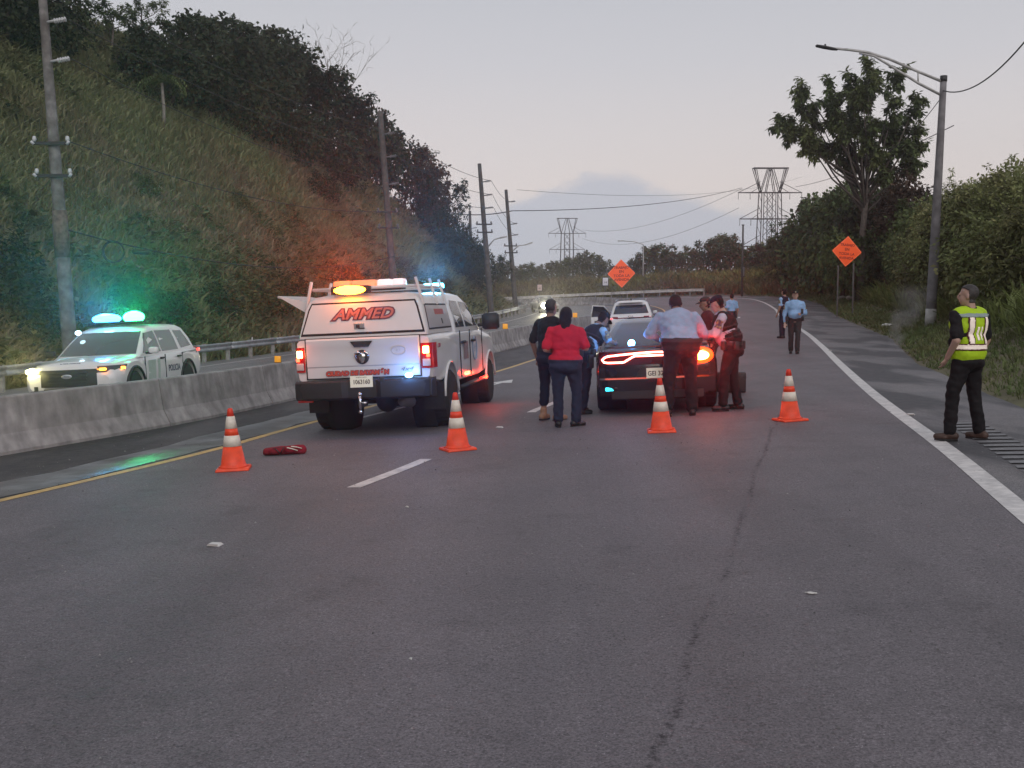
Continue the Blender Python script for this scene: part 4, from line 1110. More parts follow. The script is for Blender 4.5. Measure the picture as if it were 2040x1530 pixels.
    MB().sphere((2.95, -1.05, .52), (.06, .03, .035)).build('red_strobe', L_red, t); point_lamp(t, (2.95, -1.16, .52), (1, .06, .02), 9, .05)
    MB().box((2.7, -1.04, .53), (.5, .05, .03), ch=.01).build('step_light_bar', lamp_mat('lit_red_dim', (1, .03, .02), 2.2), t)
    # roof rack and light bars
    for sd in (-1, 1):
        MB().tube([(-.95, sd * .74, 2.075), (.95, sd * .70, 2.085), (1.55, sd * .62, 2.10)], .022, 8).build('rack_rail', M_wcap, t)
        for x in (-.98, -.05, .62):
            MB().box((x, sd * .80, 2.00), (.055, .035, .40), Matrix.Rotation(sd * R(14), 3, 'X'), ch=.008).build('rack_upright', M_wcap, t)
    for x in (-.95, -.05, .62): MB().tube([(x, -.74, 2.075), (x, .74, 2.075)], .022, 8).build('rack_crossbar', M_wcap, t)
    lb = MB().box((-.62, 0.02, 2.065), (.30, 1.02, .05), ch=.015).build('light_bar', M_trim, t)
    M_lens_o = mat('orange_lens', (.75, .30, .16), .15, coat=.5, emit=(1, .22, .06), estr=.55); M_lens_w = mat('clear_bar_lens', (.75, .66, .66), .15, coat=.5, emit=(1, .75, .8), estr=.55)
    for y0, y1, mm in ((.52, .26, M_lens_o), (.25, -.12, M_lens_o), (-.13, -.34, M_lens_w), (-.35, -.52, M_lens_w)):
        MB().box((-.62, (y0 + y1) / 2, 2.14), (.28, abs(y0 - y1), .11), ch=.03, taper=(.8, .97)).build('bar_lens', mm, lb)
    ab = MB().box((-1.02, .17, 2.055), (.16, .56, .11), ch=.035).build('amber_beacon', M_trim, t)
    MB().sphere((-1.09, .17, 2.05), (.05, .24, .062), 16, 10).build('beacon_lens', L_amber, ab); point_lamp(t, (-1.22, .17, 2.14), (1, .16, .012), 15, .12); beam(t, (-1.20, .17, 2.08), (-.967, -.255, .12), (1, .10, .006), 2300, 28)
    fb = MB().box((1.75, -.18, 2.06), (.26, .9, .06), ch=.02).build('front_light_bar', M_trim, t)
    MB().box((1.75, -.44, 2.125), (.24, .30, .09), ch=.03).build('bar_lens', L_cyan, fb); point_lamp(t, (1.6, -.44, 2.24), (.1, .6, 1), 30, .1); beam(t, (1.60, -.44, 2.16), (-.97, -.22, .12), (.06, .5, 1), 1700, 28)
    MB().box((1.75, .02, 2.12), (.24, .5, .08), ch=.03).build('bar_lens', mat('blue_lens', (.1, .3, .6), .15, coat=.5), fb)
    # door crest, sticker
    quad_panel([(1.25, -.992, .92), (1.62, -.992, .92), (1.62, -.992, 1.20), (1.25, -.992, 1.20)], 'door_sticker', mat('door_sticker_grey', (.20, .17, .19), .5, var=.4, vscale=30, color2=(.3, .16, .15), v2scale=9), t, .004)
    MB().tube([(2.25 + .20 * math.cos(a), -.994, 1.06 + .20 * math.sin(a)) for a in np.linspace(0, 2 * math.pi, 26)], .010, 6, cap=False).build('door_crest', mat('crest_blue', (.25, .33, .48), .5), t)
    text_on('crest_lettering', 'M', .2, mat('crest_blue', (.25, .33, .48), .5), t, (2.25, -.995, 1.06), (1, 0, 0), (0, 0, 1))
    text_on('model_badge', '2500', .075, M_redlens, t, (-.78, -1.004, 1.22), (1, 0, 0), (0, 0, 1), bold=.003)
    # front: grille, lamps (out of sight from here, seen from a step aside)
    MB().box((4.68, 0, .98), (.06, 1.1, .42), ch=.03).build('grille', M_trim, t)
    for sd in (-1, 1): MB().box((4.60, sd * .74, 1.02), (.16, .26, .24), ch=.04).build('headlamp', M_clens, t)
    MB().box((4.74, 0, .62), (.22, 1.8, .24), ch=.06).build('front_bumper', M_chrome, t)
    return seat(t, -1.896, 16.103, R(82.46), 1.017)
pickup()

# ---- police SUV ---------------------------------------------------------------
def suv(kind):
    """kind 'police': white patrol SUV facing us; 'white': the small white SUV seen from behind"""
    pol = kind == 'police'
    t = empty('police_suv' if pol else 'white_suv', label='white police SUV with blue and green roof lights beyond the concrete barrier' if pol else 'white SUV with an open driver door stopped ahead of the black sedan', cat='suv')
    if pol:
        wf, wr, rw, L0, L1, ht, hw = 1.60, -1.43, .39, -2.48, 2.52, 1.70, 1.0
        tab = [(-2.50, .62, .95, 1.0, .78, .84, .80), (-2.44, .50, 1.08, 1.10, .88, .94, .88), (-2.25, .42, 1.13, 1.14, .93, .985, .92), (-1.4, .36, 1.12, 1.13, .95, 1.0, .93), (0, .34, 1.08, 1.09, .945, .995, .93), (1.0, .34, 1.06, 1.09, .95, 1.0, .93), (1.35, .36, 1.05, 1.12, .95, 1.0, .92), (1.9, .38, 1.02, 1.10, .95, 1.0, .88), (2.25, .40, .97, 1.05, .93, .97, .83), (2.42, .42, .92, .99, .88, .92, .76), (2.52, .50, .80, .85, .78, .82, .66)]
        H = House([(1.05, -2.30, 1.50, .93), (1.12, -2.27, 1.30, .915), (1.40, -2.12, .88, .83), (1.62, -1.92, .50, .745), (1.70, -1.75, .28, .66), (1.735, -1.5, .05, .54), (1.74, -1.3, -.2, .4)], .16, .07, .10)
        mp_, roofm = M_wpaint, M_wpaint
    else:
        wf, wr, rw, L0, L1, ht, hw = 1.35, -1.28, .345, -2.18, 2.18, 1.62, .90
        tab = [(-2.19, .50, .88, .92, .74, .78, .74), (-2.12, .40, 1.02, 1.04, .82, .86, .80), (-1.9, .34, 1.05, 1.06, .86, .895, .84), (0, .30, 1.0, 1.01, .86, .895, .85), (.9, .30, .98, 1.01, .86, .9, .85), (1.5, .32, .95, 1.02, .86, .9, .80), (2.0, .36, .88, .95, .82, .86, .74), (2.18, .46, .74, .80, .7, .74, .6)]
        H = House([(.97, -2.02, 1.25, .85), (1.06, -1.98, 1.05, .835), (1.36, -1.78, .62, .745), (1.53, -1.62, .30, .67), (1.60, -1.45, .1, .58), (1.625, -1.2, -.1, .46), (1.63, -1.0, -.3, .35)], .14, .06, .09)
        mp_ = M_wpaint
    body_loft(tab, [(wf, rw, rw + .09), (wr, rw, rw + .09)], 'body', mp_, t)
    for wx in (wf, wr):
        well(t, wx, rw, rw + .05, hw * .82)
        for sd in (-1, 1):
            wheel(wx, sd * (hw - .12), rw, rw, .24, t, sd, rim=M_dk if pol else M_alloy, spokes=5)
            MB().tube([(wx + (rw + .10) * math.cos(a), sd * (hw + .0), rw + (rw + .10) * math.sin(a)) for a in np.linspace(.05, math.pi - .05, 16)], .028, 6).build('arch_flare', M_trim, t)
    MB().box((0, 0, .34), (L1 - L0 - .6, hw * 1.5, .2)).build('underbody', M_seam, t)
    H.build('cabin', mp_, t)
    if pol:
        H.end(True, 1.13, 1.60, .95, .93, 'windshield', M_glass_g, t)
        H.end(False, 1.22, 1.58, .86, .82, 'rear_window', M_glass, t)
        for sd in (-1, 1):
            H.side([(-.02, 1.13), (.98, 1.13), (.50, 1.56), (.0, 1.60)], 'front_window', M_glass_g, t, sd)
            H.side([(-1.08, 1.14), (-.10, 1.13), (-.08, 1.60), (-1.0, 1.60)], 'rear_window', mat('pale_glass', (.10, .11, .11), .12, spec=.8), t, sd)
            H.side([(-1.95, 1.20), (-1.28, 1.16), (-1.16, 1.58), (-1.66, 1.57)], 'quarter_window', M_glass_g, t, sd)
            for xg in (1.08, -.05, -1.10): MB().box((xg, sd * .995, .76), (.012, .02, .60)).build('door_seam', M_seam, t)
            for xg in (.12, -.90): MB().box((xg, sd * 1.003, .985), (.20, .045, .04), ch=.012).build('door_handle', M_trim, t)
            mo = MB().box((.92, sd * 1.03, 1.13), (.10, .14, .05), ch=.015).build('mirror_arm', M_trim, t)
            MB().box((.92, sd * 1.13, 1.18), (.12, .20, .14), ch=.045).build('mirror', M_wpaint if sd > 0 else M_trim, mo)
            MB().box((0, sd * .97, .37), (2.4, .07, .10), ch=.02).build('sill_cladding', M_trim, t)
            tl = MB().loft([[(x, sd * y, z) for x, y in ((-2.46, .60), (-2.44, .80), (-2.34, .93), (-2.12, .975))] for z in (1.0, 1.03, 1.13, 1.15)], cap=False).build('tail_lamp', M_redlens, t)
            if sd > 0: MB().box((-2.30, .955, 1.08), (.14, .03, .07), ch=.01).build('lit_lens', lamp_mat('lit_red_soft', (1, .1, .08), 1.8), tl)
        text_on('lettering', 'POLICIA', .20, mat('navy_print', (.045, .055, .10), .5), t, (-.55, 1.001, .73), (-1, 0, 0), (0, 0, 1), bold=.004, stretch=.95)
        quad_panel([(.95, .999, .50), (.55, .999, .50), (.50, .999, .97), (.90, .999, .97)], 'green_stripe', mat('pale_green_stripe', (.38, .46, .42), .4, var=.1), t, .003)
        quad_panel([(.42, .999, .50), (.30, .999, .50), (.25, .999, .97), (.37, .999, .97)], 'green_stripe', mat('pale_green_stripe', (.38, .46, .42), .4, var=.1), t, .003)
        quad_panel([(-1.05, .996, 1.02), (-2.05, .985, 1.05), (-2.05, .985, 1.09), (-1.05, .996, 1.06)], 'grey_stripe', mat('grey_stripe', (.25, .27, .28), .4), t, .003)
        # front
        gr = MB().loft([[(x + .035 * (z < .86), y, z) for y, x in ((-.68, 2.45), (-.45, 2.53), (0, 2.565), (.45, 2.53), (.68, 2.45))] for z in (.56, .60, .84, .90)], cap=False).build('grille', M_trim, t)
        for k in range(4): MB().box((2.585, 0, .645 + k * .062), (.02, .80, .016)).build('grille_bar', M_dk, gr)
        ov = MB().sphere((2.605, 0, .765), (.012, .11, .045), 18, 8).build('oval_badge', mat('oval_badge', (.45, .47, .52), .25, .5), gr)
        text_on('badge_lettering', 'Ford', .055, mat('navy_print', (.045, .055, .10), .5), gr, (2.6185, 0, .765), (0, 1, 0), (0, 0, 1), shear=.3)
        text_on('hood_lettering', 'INTERCEPTOR', .06, mat('navy_print', (.045, .055, .10), .5), t, (2.37, -.02, 1.0), (0, 1, 0), (-.4, 0, 1), bold=.002, stretch=1.1)
        for sd in (-1, 1):
            hl = MB().loft([[(x, sd * y, z) for y, x in ((.60, 2.52), (.74, 2.48), (.88, 2.36), (.97, 2.10), (.985, 1.98))] for z in (.82, .84, .93, .95)], cap=False).build('headlamp', mat('headlamp_glass', (.10, .10, .11), .12, coat=.6), t)
            if sd < 0:
                MB().sphere((2.48, -.76, .885), (.06, .14, .065), 16, 10).build('lit_lens', L_head, hl); point_lamp(t, (2.60, -.78, .90), (1, .9, .35), 8, .08); beam(t, (2.56, -.78, .89), (.92, .40, .13), (1, .85, .25), 900, 28, .08)
            else:
                MB().box((2.50, .68, .885), (.06, .20, .05), Matrix.Rotation(R(-18), 3, 'Z'), ch=.02).build('lit_lens', L_amb_lo, hl)
                MB().box((2.16, .965, .885), (.10, .03, .055), Matrix.Rotation(R(-68), 3, 'Z'), ch=.01).build('lit_lens', L_amb_lo, hl)
            fg = MB().loft([[(x, sd * y, z) for y, x in ((.62, 2.565), (.82, 2.48), (.93, 2.30))] for z in (.44, .47, .56, .585)], cap=False).build('fog_lamp_recess', M_trim, t)
        MB().box((2.56, 0, .515), (.06, 1.0, .035), ch=.01).build('bumper_slot', M_trim, t)
        # push-in hood creases
        for sd in (-1, 1): MB().tube([(1.35, sd * .55, 1.10), (1.9, sd * .50, 1.075), (2.35, sd * .42, .99)], .018, 6).build('hood_crease', M_wpaint, t)
        # light bar: blue half and green half, both lit
        lb = MB().box((.02, 0, 1.80), (.30, 1.24, .06), ch=.02).build('light_bar', M_trim, t)
        MB().sphere((.02, -.25, 1.90), (.16, .33, .115), 18, 10).build('bar_lens', lamp_mat('lit_blue_bar', (.045, .34, 1), 11), lb)
        MB().sphere((.02, .37, 1.915), (.16, .24, .135), 18, 10).build('bar_lens', L_green, lb)
        point_lamp(t, (.0, -.30, 2.08), (.07, .45, 1), 75, .15); point_lamp(t, (.0, .36, 2.08), (.03, 1, .30), 75, .15)
        for y_, c_ in ((-.26, (.04, .42, 1)), (.36, (.01, 1, .26))):
            beam(t, (.19, y_, 1.92), (.92, .40, .15), c_, 3200, 28, .12)
            beam(t, (-.15, y_, 1.92), (-1, -.3, .25), c_, 700, 50, .12)
        MB().sphere((.66, -.62, 1.62), (.05, .07, .05)).build('spot_lamp', lamp_mat('lit_spot', (.6, .85, 1), 6), t)
        return seat(t, -8.80, 23.8, R(-93.0), 1.01)
    # the smaller white SUV, seen from behind
    H.end(False, 1.10, 1.45, .90, .88, 'rear_window', M_glass, t)
    H.end(True, 1.05, 1.50, .93, .92, 'windshield', M_glass, t)
    for sd in (-1, 1):
        H.side([(-.9, 1.07), (.85, 1.05), (.45, 1.44), (-.1, 1.5), (-.85, 1.46)], 'side_window', M_glass, t, sd)
        tl = MB().loft([[(x, sd * y, z) for y, x in ((.52, -2.19), (.70, -2.17), (.82, -2.07), (.87, -1.88))] for z in (.86, .88, .98, 1.0)], cap=False).build('tail_lamp', mat('dark_red_lens', (.22, .01, .015), .2, coat=.5), t)
        MB().box((-2.15, sd * .78, .93), (.05, .10, .05), Matrix.Rotation(sd * -.5, 3, 'Z'), ch=.015).build('lit_lens', lamp_mat('lit_red_soft', (1, .1, .08), 1.8), tl)
        MB().box((-2.17, sd * .66, .48), (.03, .16, .05), ch=.01).build('bumper_reflector', lamp_mat('lit_red_soft', (1, .1, .08), 1.8), t)
        MB().tube([(-1.5, sd * .60, 1.625), (-1.4, sd * .62, 1.665), (.0, sd * .60, 1.665), (.1, sd * .58, 1.62)], .02, 6).build('roof_rail', mat('rail_silver', (.5, .5, .52), .3, .7), t)
        mo = MB().box((.75, sd * .95, 1.08), (.14, .18, .12), ch=.04).build('mirror', M_wpaint if sd < 0 else M_trim, t)
    MB().box((-2.205, 0, .945), (.02, 1.05, .035), ch=.008).build('lamp_strip', mat('dark_red_lens', (.22, .01, .015), .2, coat=.5), t)
    MB().box((-1.72, 0, 1.56), (.28, 1.0, .03), ch=.012).build('roof_spoiler', M_wpaint, t)
    text_on('badge', 'KIA', .11, M_chrome, t, (-2.222, 0, .99), (0, -1, 0), (0, 0, 1), stretch=1.3)
    quad_panel([(-2.20, .18, .66), (-2.20, -.18, .66), (-2.20, -.18, .82), (-2.20, .18, .82)][::-1], 'number_plate', mat('kia_plate', (.70, .55, .52), .5), t, .01)
    MB().loft([[(x, y, z) for y, x in ((-.84, -2.02), (-.7, -2.20), (0, -2.24), (.7, -2.20), (.84, -2.02))] for z in (.34, .38, .55, .58)], cap=False).build('lower_bumper', M_trim, t)
    MB().sphere((-.9, 0, 1.665), (.10, .03, .05)).build('roof_antenna', M_trim, t)
    MB().tube([(-1.76, .05, 1.15), (-1.90, -.30, 1.10)], .012, 5).build('rear_wiper', M_trim, t)
    # open driver's door, swung out to the left
    d = empty('open_door'); d.parent = t; d.location = (.72, .87, 0); d.rotation_euler = (0, 0, R(-62))
    MB().loft([[(x, .02 * k, z) for z, k in ((.40, 1), (.44, 1.3), (.70, 1.6), (.98, 1))] + [(x, -.06 * 1, z) for z in (.98, .70, .44, .40)] for x in (0, -.04, -.5, -1.0, -1.04)], closed=True).build('door_panel', M_wpaint, d)
    fr = MB()
    fr.tube([(0, 0, .97), (-.42, -.05, 1.42), (-.95, -.06, 1.47), (-1.03, -.02, .98)], .03, 6); fr.build('window_frame', M_wpaint, d)
    quad_panel([(-.06, -.01, .99), (-.44, -.05, 1.40), (-.94, -.06, 1.45), (-1.01, -.02, .99)], 'door_glass', M_glass, d, .008)
    MB().box((-.5, -.07, .66), (.8, .05, .32), ch=.02).build('door_trim', mat('door_trim', (.10, .09, .09), .6), d)
    return seat(t, 5.41, 47.0, R(81.75), 1.05)
suv('police'); suv('white')

# ---- black police sedan ---------------------------------------------------------
def sedan():
    t = empty('police_sedan', label='black police sedan seen from behind with its light strip glowing red', cat='sedan')
    wf, wr, rw = 1.58, -1.47, .36
    tab = [(-2.50, .50, .84, .86, .74, .80, .76), (-2.45, .38, .96, 1.02, .84, .89, .84), (-2.36, .33, .98, 1.075, .88, .925, .86), (-2.0, .30, .985, 1.065, .90, .945, .86), (-1.2, .28, .98, 1.05, .905, .95, .87), (0, .26, .94, .97, .90, .945, .88), (1.0, .26, .92, .96, .90, .945, .88), (1.5, .28, .90, 1.0, .905, .95, .84), (2.1, .30, .84, .94, .88, .92, .78), (2.42, .36, .76, .82, .80, .84, .68), (2.52, .45, .66, .70, .70, .74, .6)]
    body_loft(tab, [(wf, rw, rw + .055), (wr, rw, rw + .055)], 'body', M_bpaint, t)
    H = House([(.95, -1.98, 1.25, .865), (1.04, -1.82, 1.02, .84), (1.26, -1.30, .52, .73), (1.40, -.90, .12, .63), (1.455, -.62, -.10, .54), (1.475, -.4, -.25, .4)], .12, .10, .10)
    H.build('cabin', M_bpaint, t)
    H.end(False, 1.06, 1.385, .90, .86, 'rear_window', M_glass, t); H.end(True, 1.05, 1.39, .92, .9, 'windshield', M_glass, t)
    for sd in (-1, 1):
        H.side([(-1.25, 1.03), (.85, 1.02), (.35, 1.28), (-.2, 1.37), (-.75, 1.36), (-1.15, 1.18)], 'side_window', M_glass, t, sd)
        mo = MB().box((.70, sd * 1.0, 1.03), (.13, .20, .13), ch=.04).build('mirror', M_bpaint, t)
        for wx in (wf, wr): wheel(wx, sd * .835, rw, rw, .235, t, sd, rim=M_dk, spokes=10, rimr=.68)
        for xg in (.95, -.1, -1.05): MB().box((xg, sd * .944, .66), (.01, .014, .55)).build('door_seam', M_seam, t)
    for wx in (wf, wr): well(t, wx, rw, rw + .03, .78)
    MB().box((0, 0, .30), (4.2, 1.4, .2)).build('underbody', M_seam, t)
    # light strip: a closed racetrack across the tail, lit
    def xs_at(y): return -2.535 + .045 * (abs(y) / .84) ** 3
    panel = MB().loft([[(xs_at(y) + .004, y, z) for z in (.775, .79, .975, .99)] for y in np.linspace(-.88, .88, 23)], cap=False).build('tail_panel', mat('dark_red_lens2', (.05, .005, .007), .15, coat=.6), t)
    def track(z_in, z_out, o):
        up = [(xs_at(y) - o, y, .962 - .045 * (abs(y) / .78) ** 1.6) for y in np.linspace(-.74, .74, 25)]
        lo = [(xs_at(y) - o, y, (.912 if abs(y) < .34 else .912 - .092 * min(1, (abs(y) - .34) / .16))) for y in np.linspace(.74, -.74, 37)]
        c1 = [(xs_at(.79) - o, .79, .902), (xs_at(.83) - o, .83, .868), (xs_at(.80) - o, .80, .830)]
        c2 = [(p[0], -p[1], p[2]) for p in reversed(c1)]
        return up + c1 + lo + c2
    pts = track(0, 0, .012); pts.append(pts[0])
    MB().tube(pts, .0175, 6, cap=False).build('lit_strip', L_racetrack, panel)
    pts = track(0, 0, .027); pts.append(pts[0])
    MB().tube(pts, .008, 5, cap=False).build('lit_strip', L_racein, panel)
    bl = MB().sphere((xs_at(-.68) - .005, -.68, .885), (.045, .185, .125), 20, 12).build('brake_lamp', lamp_mat('lit_brake', (1, .06, .006), 3.4), panel)
    MB().sphere((xs_at(-.68) - .045, -.67, .885), (.02, .125, .07), 18, 10).build('lit_core', lamp_mat('lit_brake_core', (1, .45, .09), 20), panel)
    point_lamp(t, (-2.86, -.74, .86), (1, .02, .025), 14, .10); beam(t, (-2.66, -.68, .89), (-1, .07, .16), (1, .03, .012), 1100, 28, .09)
    # boot lid, lip, plate recess, bumper
    MB().loft([[(x, y, z) for x, z in ((-2.44, 1.065), (-2.50, 1.075), (-2.525, 1.055), (-2.49, 1.035))] for y in np.linspace(-.78, .78, 9)], closed=True).build('boot_spoiler', M_bpaint, t)
    def rect(name, poly, xo, m, th=.01): return quad_panel([(xo, y, z) for y, z in poly], name, m, t, th)
    rect('plate_recess', [(.36, .52), (-.36, .52), (-.24, .73), (.24, .73)], -2.512, M_trim)
    bmp = MB().loft([[(xs_at(y) - .02 - b, y, z) for z, b in ((.30, -.05), (.34, .0), (.50, .03), (.56, .03), (.585, .0))] for y in np.linspace(-.88, .88, 17)], cap=False).build('rear_bumper', M_bpaint, t, sharp=30)
    MB().loft([[(xs_at(y) - .03, y, z) for z in (.26, .38)] for y in np.linspace(-.7, .7, 9)], cap=False).build('diffuser', M_trim, t)
    pl = quad_panel([(-2.565, .16, .56), (-2.565, -.16, .56), (-2.55, -.16, .72), (-2.55, .16, .72)][::-1], 'number_plate', L_plate, t, .01)
    text_on('plate_number', 'GEJ 32', .10, M_print, pl, (-2.5700, 0.02, .635), (0, -1, 0), (0, 0, 1), bold=.002, stretch=.88)
    MB().box((-2.53, .73, .415), (.03, .13, .06), ch=.015).build('lit_marker', lamp_mat('lit_cyan_low', (.05, .75, .95), 2.0), t)
    MB().box((-2.545, .40, .435), (.02, .50, .012)).build('bumper_trim', mat('grey_trim', (.12, .12, .13), .4, .5), t)
    for sd in (-1, 1):
        MB().tube([(-2.30, sd * .55, .29), (-2.53, sd * .55, .29)], .06, 12, squash=.55).build('exhaust_tip', M_chrome, t)
    # blue lamp behind the rear window
    MB().sphere((-2.28, .37, 1.105), (.035, .055, .05), 14, 10).build('blue_strobe', lamp_mat('lit_blue_strobe', (.18, .65, 1), 26), t); point_lamp(t, (-2.42, .37, 1.18), (.12, .4, 1), 8, .06); beam(t, (-2.36, .37, 1.11), (-1, .08, .13), (.08, .35, 1), 500, 28, .05)
    return seat(t, 2.53, 18.60, R(83.6), 1.0)
sedan()

# ---- oncoming car -----------------------------------------------------------------
def oncoming():
    t = empty('oncoming_car', label='small silver car with one bright headlamp coming down the far carriageway', cat='car')
    Ms = mat('silver_paint', (.30, .29, .29), .3, .3, coat=.5)
    tab = [(-2.1, .40, .85, .9, .7, .75, .72), (-1.9, .30, .92, .95, .82, .86, .80), (0, .26, .90, .92, .84, .88, .82), (1.0, .26, .88, .93, .84, .88, .80), (1.8, .30, .78, .86, .80, .84, .70), (2.1, .42, .62, .66, .68, .72, .56)]
    body_loft(tab, [(1.3, .31, .38), (-1.25, .31, .38)], 'body', Ms, t, step=.15)
    H = House([(.88, -1.75, 1.25, .80), (1.2, -1.35, .62, .70), (1.40, -1.0, .2, .58), (1.44, -.7, 0, .45)], .12, .08, .1)
    H.build('cabin', Ms, t); H.end(True, .96, 1.36, .95, .9, 'windshield', M_glass, t)
    for sd in (-1, 1):
        H.side([(-1.2, .95), (.8, .95), (.3, 1.3), (-.9, 1.3)], 'side_window', M_glass, t, sd)
        for wx in (1.3, -1.25): wheel(wx, sd * .76, .31, .31, .2, t, sd, spokes=6)
        hl = MB().sphere((1.98, sd * .58, .66), (.12, .18, .10), 14, 8).build('headlamp', M_clens, t)
        if sd < 0: MB().sphere((2.08, sd * .58, .66), (.08, .26, .26), 14, 8).build('lit_lens', L_headw, hl); beam(t, (2.2, -.58, .67), (1, -.2, .04), (1, .92, .62), 4500, 30, .12)
        MB().box((.65, sd * .92, .98), (.12, .18, .12), ch=.03).build('mirror', Ms, t)
    MB().box((2.1, 0, .5), (.08, .9, .16), ch=.03).build('grille', M_trim, t)
    return seat(t, 3.05, 97.6, R(-77), 1.03)
oncoming()

# ------------------------------------------------------------------ people
from mathutils import noise as mnoise
BENCH = bpy.data.scenes.new('workbench')            # modelling bench, removed at the end
def skin_over(name, shapes, vox, smooth=4, parent=None, m=None, fold=0.0):
    """one continuous surface around overlapping tapered limbs (voxel union, then smoothed)"""
    mb = MB()
    for sh in shapes:
        if sh[0] == 'cap':
            _, a, b, ra, rb = sh; a, b = Vector(a), Vector(b)
            mb.tube([a, a + (b - a) * .5, b], [ra, (ra + rb) / 2, rb], 14); mb.sphere(a, ra, 14, 10); mb.sphere(b, rb, 14, 10)
        elif sh[0] == 'ell': mb.sphere(sh[1], sh[2], 18, 12, rot=sh[3] if len(sh) > 3 else None)
    me = bpy.data.meshes.new('tmp'); me.from_pydata(mb.v, [], mb.f)
    o = bpy.data.objects.new('tmp', me); BENCH.collection.objects.link(o)
    r = o.modifiers.new('r', 'REMESH'); r.mode = 'VOXEL'; r.voxel_size = vox
    s = o.modifiers.new('s', 'SMOOTH'); s.factor = .5; s.iterations = smooth
    BENCH.view_layers[0].update(); dg = BENCH.view_layers[0].depsgraph
    out = bpy.data.meshes.new_from_object(o.evaluated_get(dg))
    bpy.data.objects.remove(o); bpy.data.meshes.remove(me)
    if fold:                                             # creases in the cloth
        n_ = len(out.vertices); co = np.empty(n_ * 3, np.float32); nr = np.empty(n_ * 3, np.float32)
        out.vertices.foreach_get('co', co); out.vertices.foreach_get('normal', nr)
        c3 = co.reshape(-1, 3)
        q = np.array([mnoise.noise(Vector((c[0] * 7, c[1] * 7, c[2] * 13 + c[0] * 5))) + .6 * mnoise.noise(Vector((c[0] * 17 + 3, c[1] * 17, c[2] * 22))) for c in c3.tolist()], np.float32)
        out.vertices.foreach_set('co', (c3 + nr.reshape(-1, 3) * (fold * q)[:, None]).ravel())
        out.update()
    out.polygons.foreach_set('use_smooth', np.ones(len(out.polygons), bool)); out.name = name
    return link(name, out, m, parent)
def patch(src, pred, off, name, m, parent):
    """a strip of cloth following the surface of src: the faces pred picks, lifted by off"""
    me = src.data; V = []; F = []; idx = {}
    for p in me.polygons:
        if pred(p.center, p.normal):
            f = []
            for vi in p.vertices:
                if vi not in idx: idx[vi] = len(V); v = me.vertices[vi]; V.append(v.co + v.normal * off)
                f.append(idx[vi])
            F.append(f)
    if not F: return None
    n = bpy.data.meshes.new(name); n.from_pydata([tuple(v) for v in V], [], F); n.polygons.foreach_set('use_smooth', [True] * len(F))
    bm = bmesh.new(); bm.from_mesh(n); bmesh.ops.solidify(bm, geom=list(bm.faces), thickness=-.004); bmesh.ops.recalc_face_normals(bm, faces=bm.faces); bm.to_mesh(n); bm.free()
    return link(name, n, m, parent)
def fabric(name, c, rough=.85, var=.18): return mat(name, c, rough, var=var, vscale=5, bump=.9, bscale=7, spec=.25)
SK = {'tan': mat('skin_tan', (.36, .20, .145), .5, sub=.05), 'brown': mat('skin_brown', (.26, .145, .105), .5, sub=.05), 'pale': mat('skin_pale', (.44, .27, .215), .5, sub=.05)}
F_black, F_navy, F_jean = fabric('cloth_black', (.013, .012, .014)), fabric('cloth_navy', (.014, .016, .032)), fabric('denim', (.022, .026, .05))
F_red, F_sky, F_pale = fabric('cloth_red', (.50, .014, .035)), fabric('cloth_sky_blue', (.26, .42, .66)), fabric('cloth_pale_blue', (.30, .37, .52))
F_grey, F_char, F_lime = fabric('cloth_grey_white', (.42, .43, .52)), fabric('cloth_charcoal', (.035, .033, .035)), fabric('hi_vis_lime', (.42, .62, .02), .6, .08)
F_maroon = fabric('cloth_maroon', (.09, .022, .026))
M_shoe, M_boot = mat('black_shoe', (.012, .012, .013), .5), mat('brown_boot', (.06, .032, .024), .6, var=.3)
M_tanboot = mat('tan_boot', (.34, .19, .12), .7, var=.2)
M_hair = mat('dark_hair', (.010, .007, .007), .7, spec=.25, var=.4, vscale=60, bump=.6, bscale=120); M_ghair = mat('greying_hair', (.035, .030, .030), .6, var=.5, vscale=70)
M_silver = mat('reflective_tape', (.72, .60, .53), .3, emit=(1, .86, .74), estr=.22, var=.15, vscale=12); M_tapegrey = mat('reflective_tape_grey', (.26, .32, .32), .4)
M_rib = mat('vest_binding', (.10, .012, .02), .7)
M_patch = mat('sleeve_patch', (.05, .045, .09), .7, color2=(.35, .28, .12), v2scale=30)
M_eye = mat('eye_dark', (.02, .015, .012), .2)

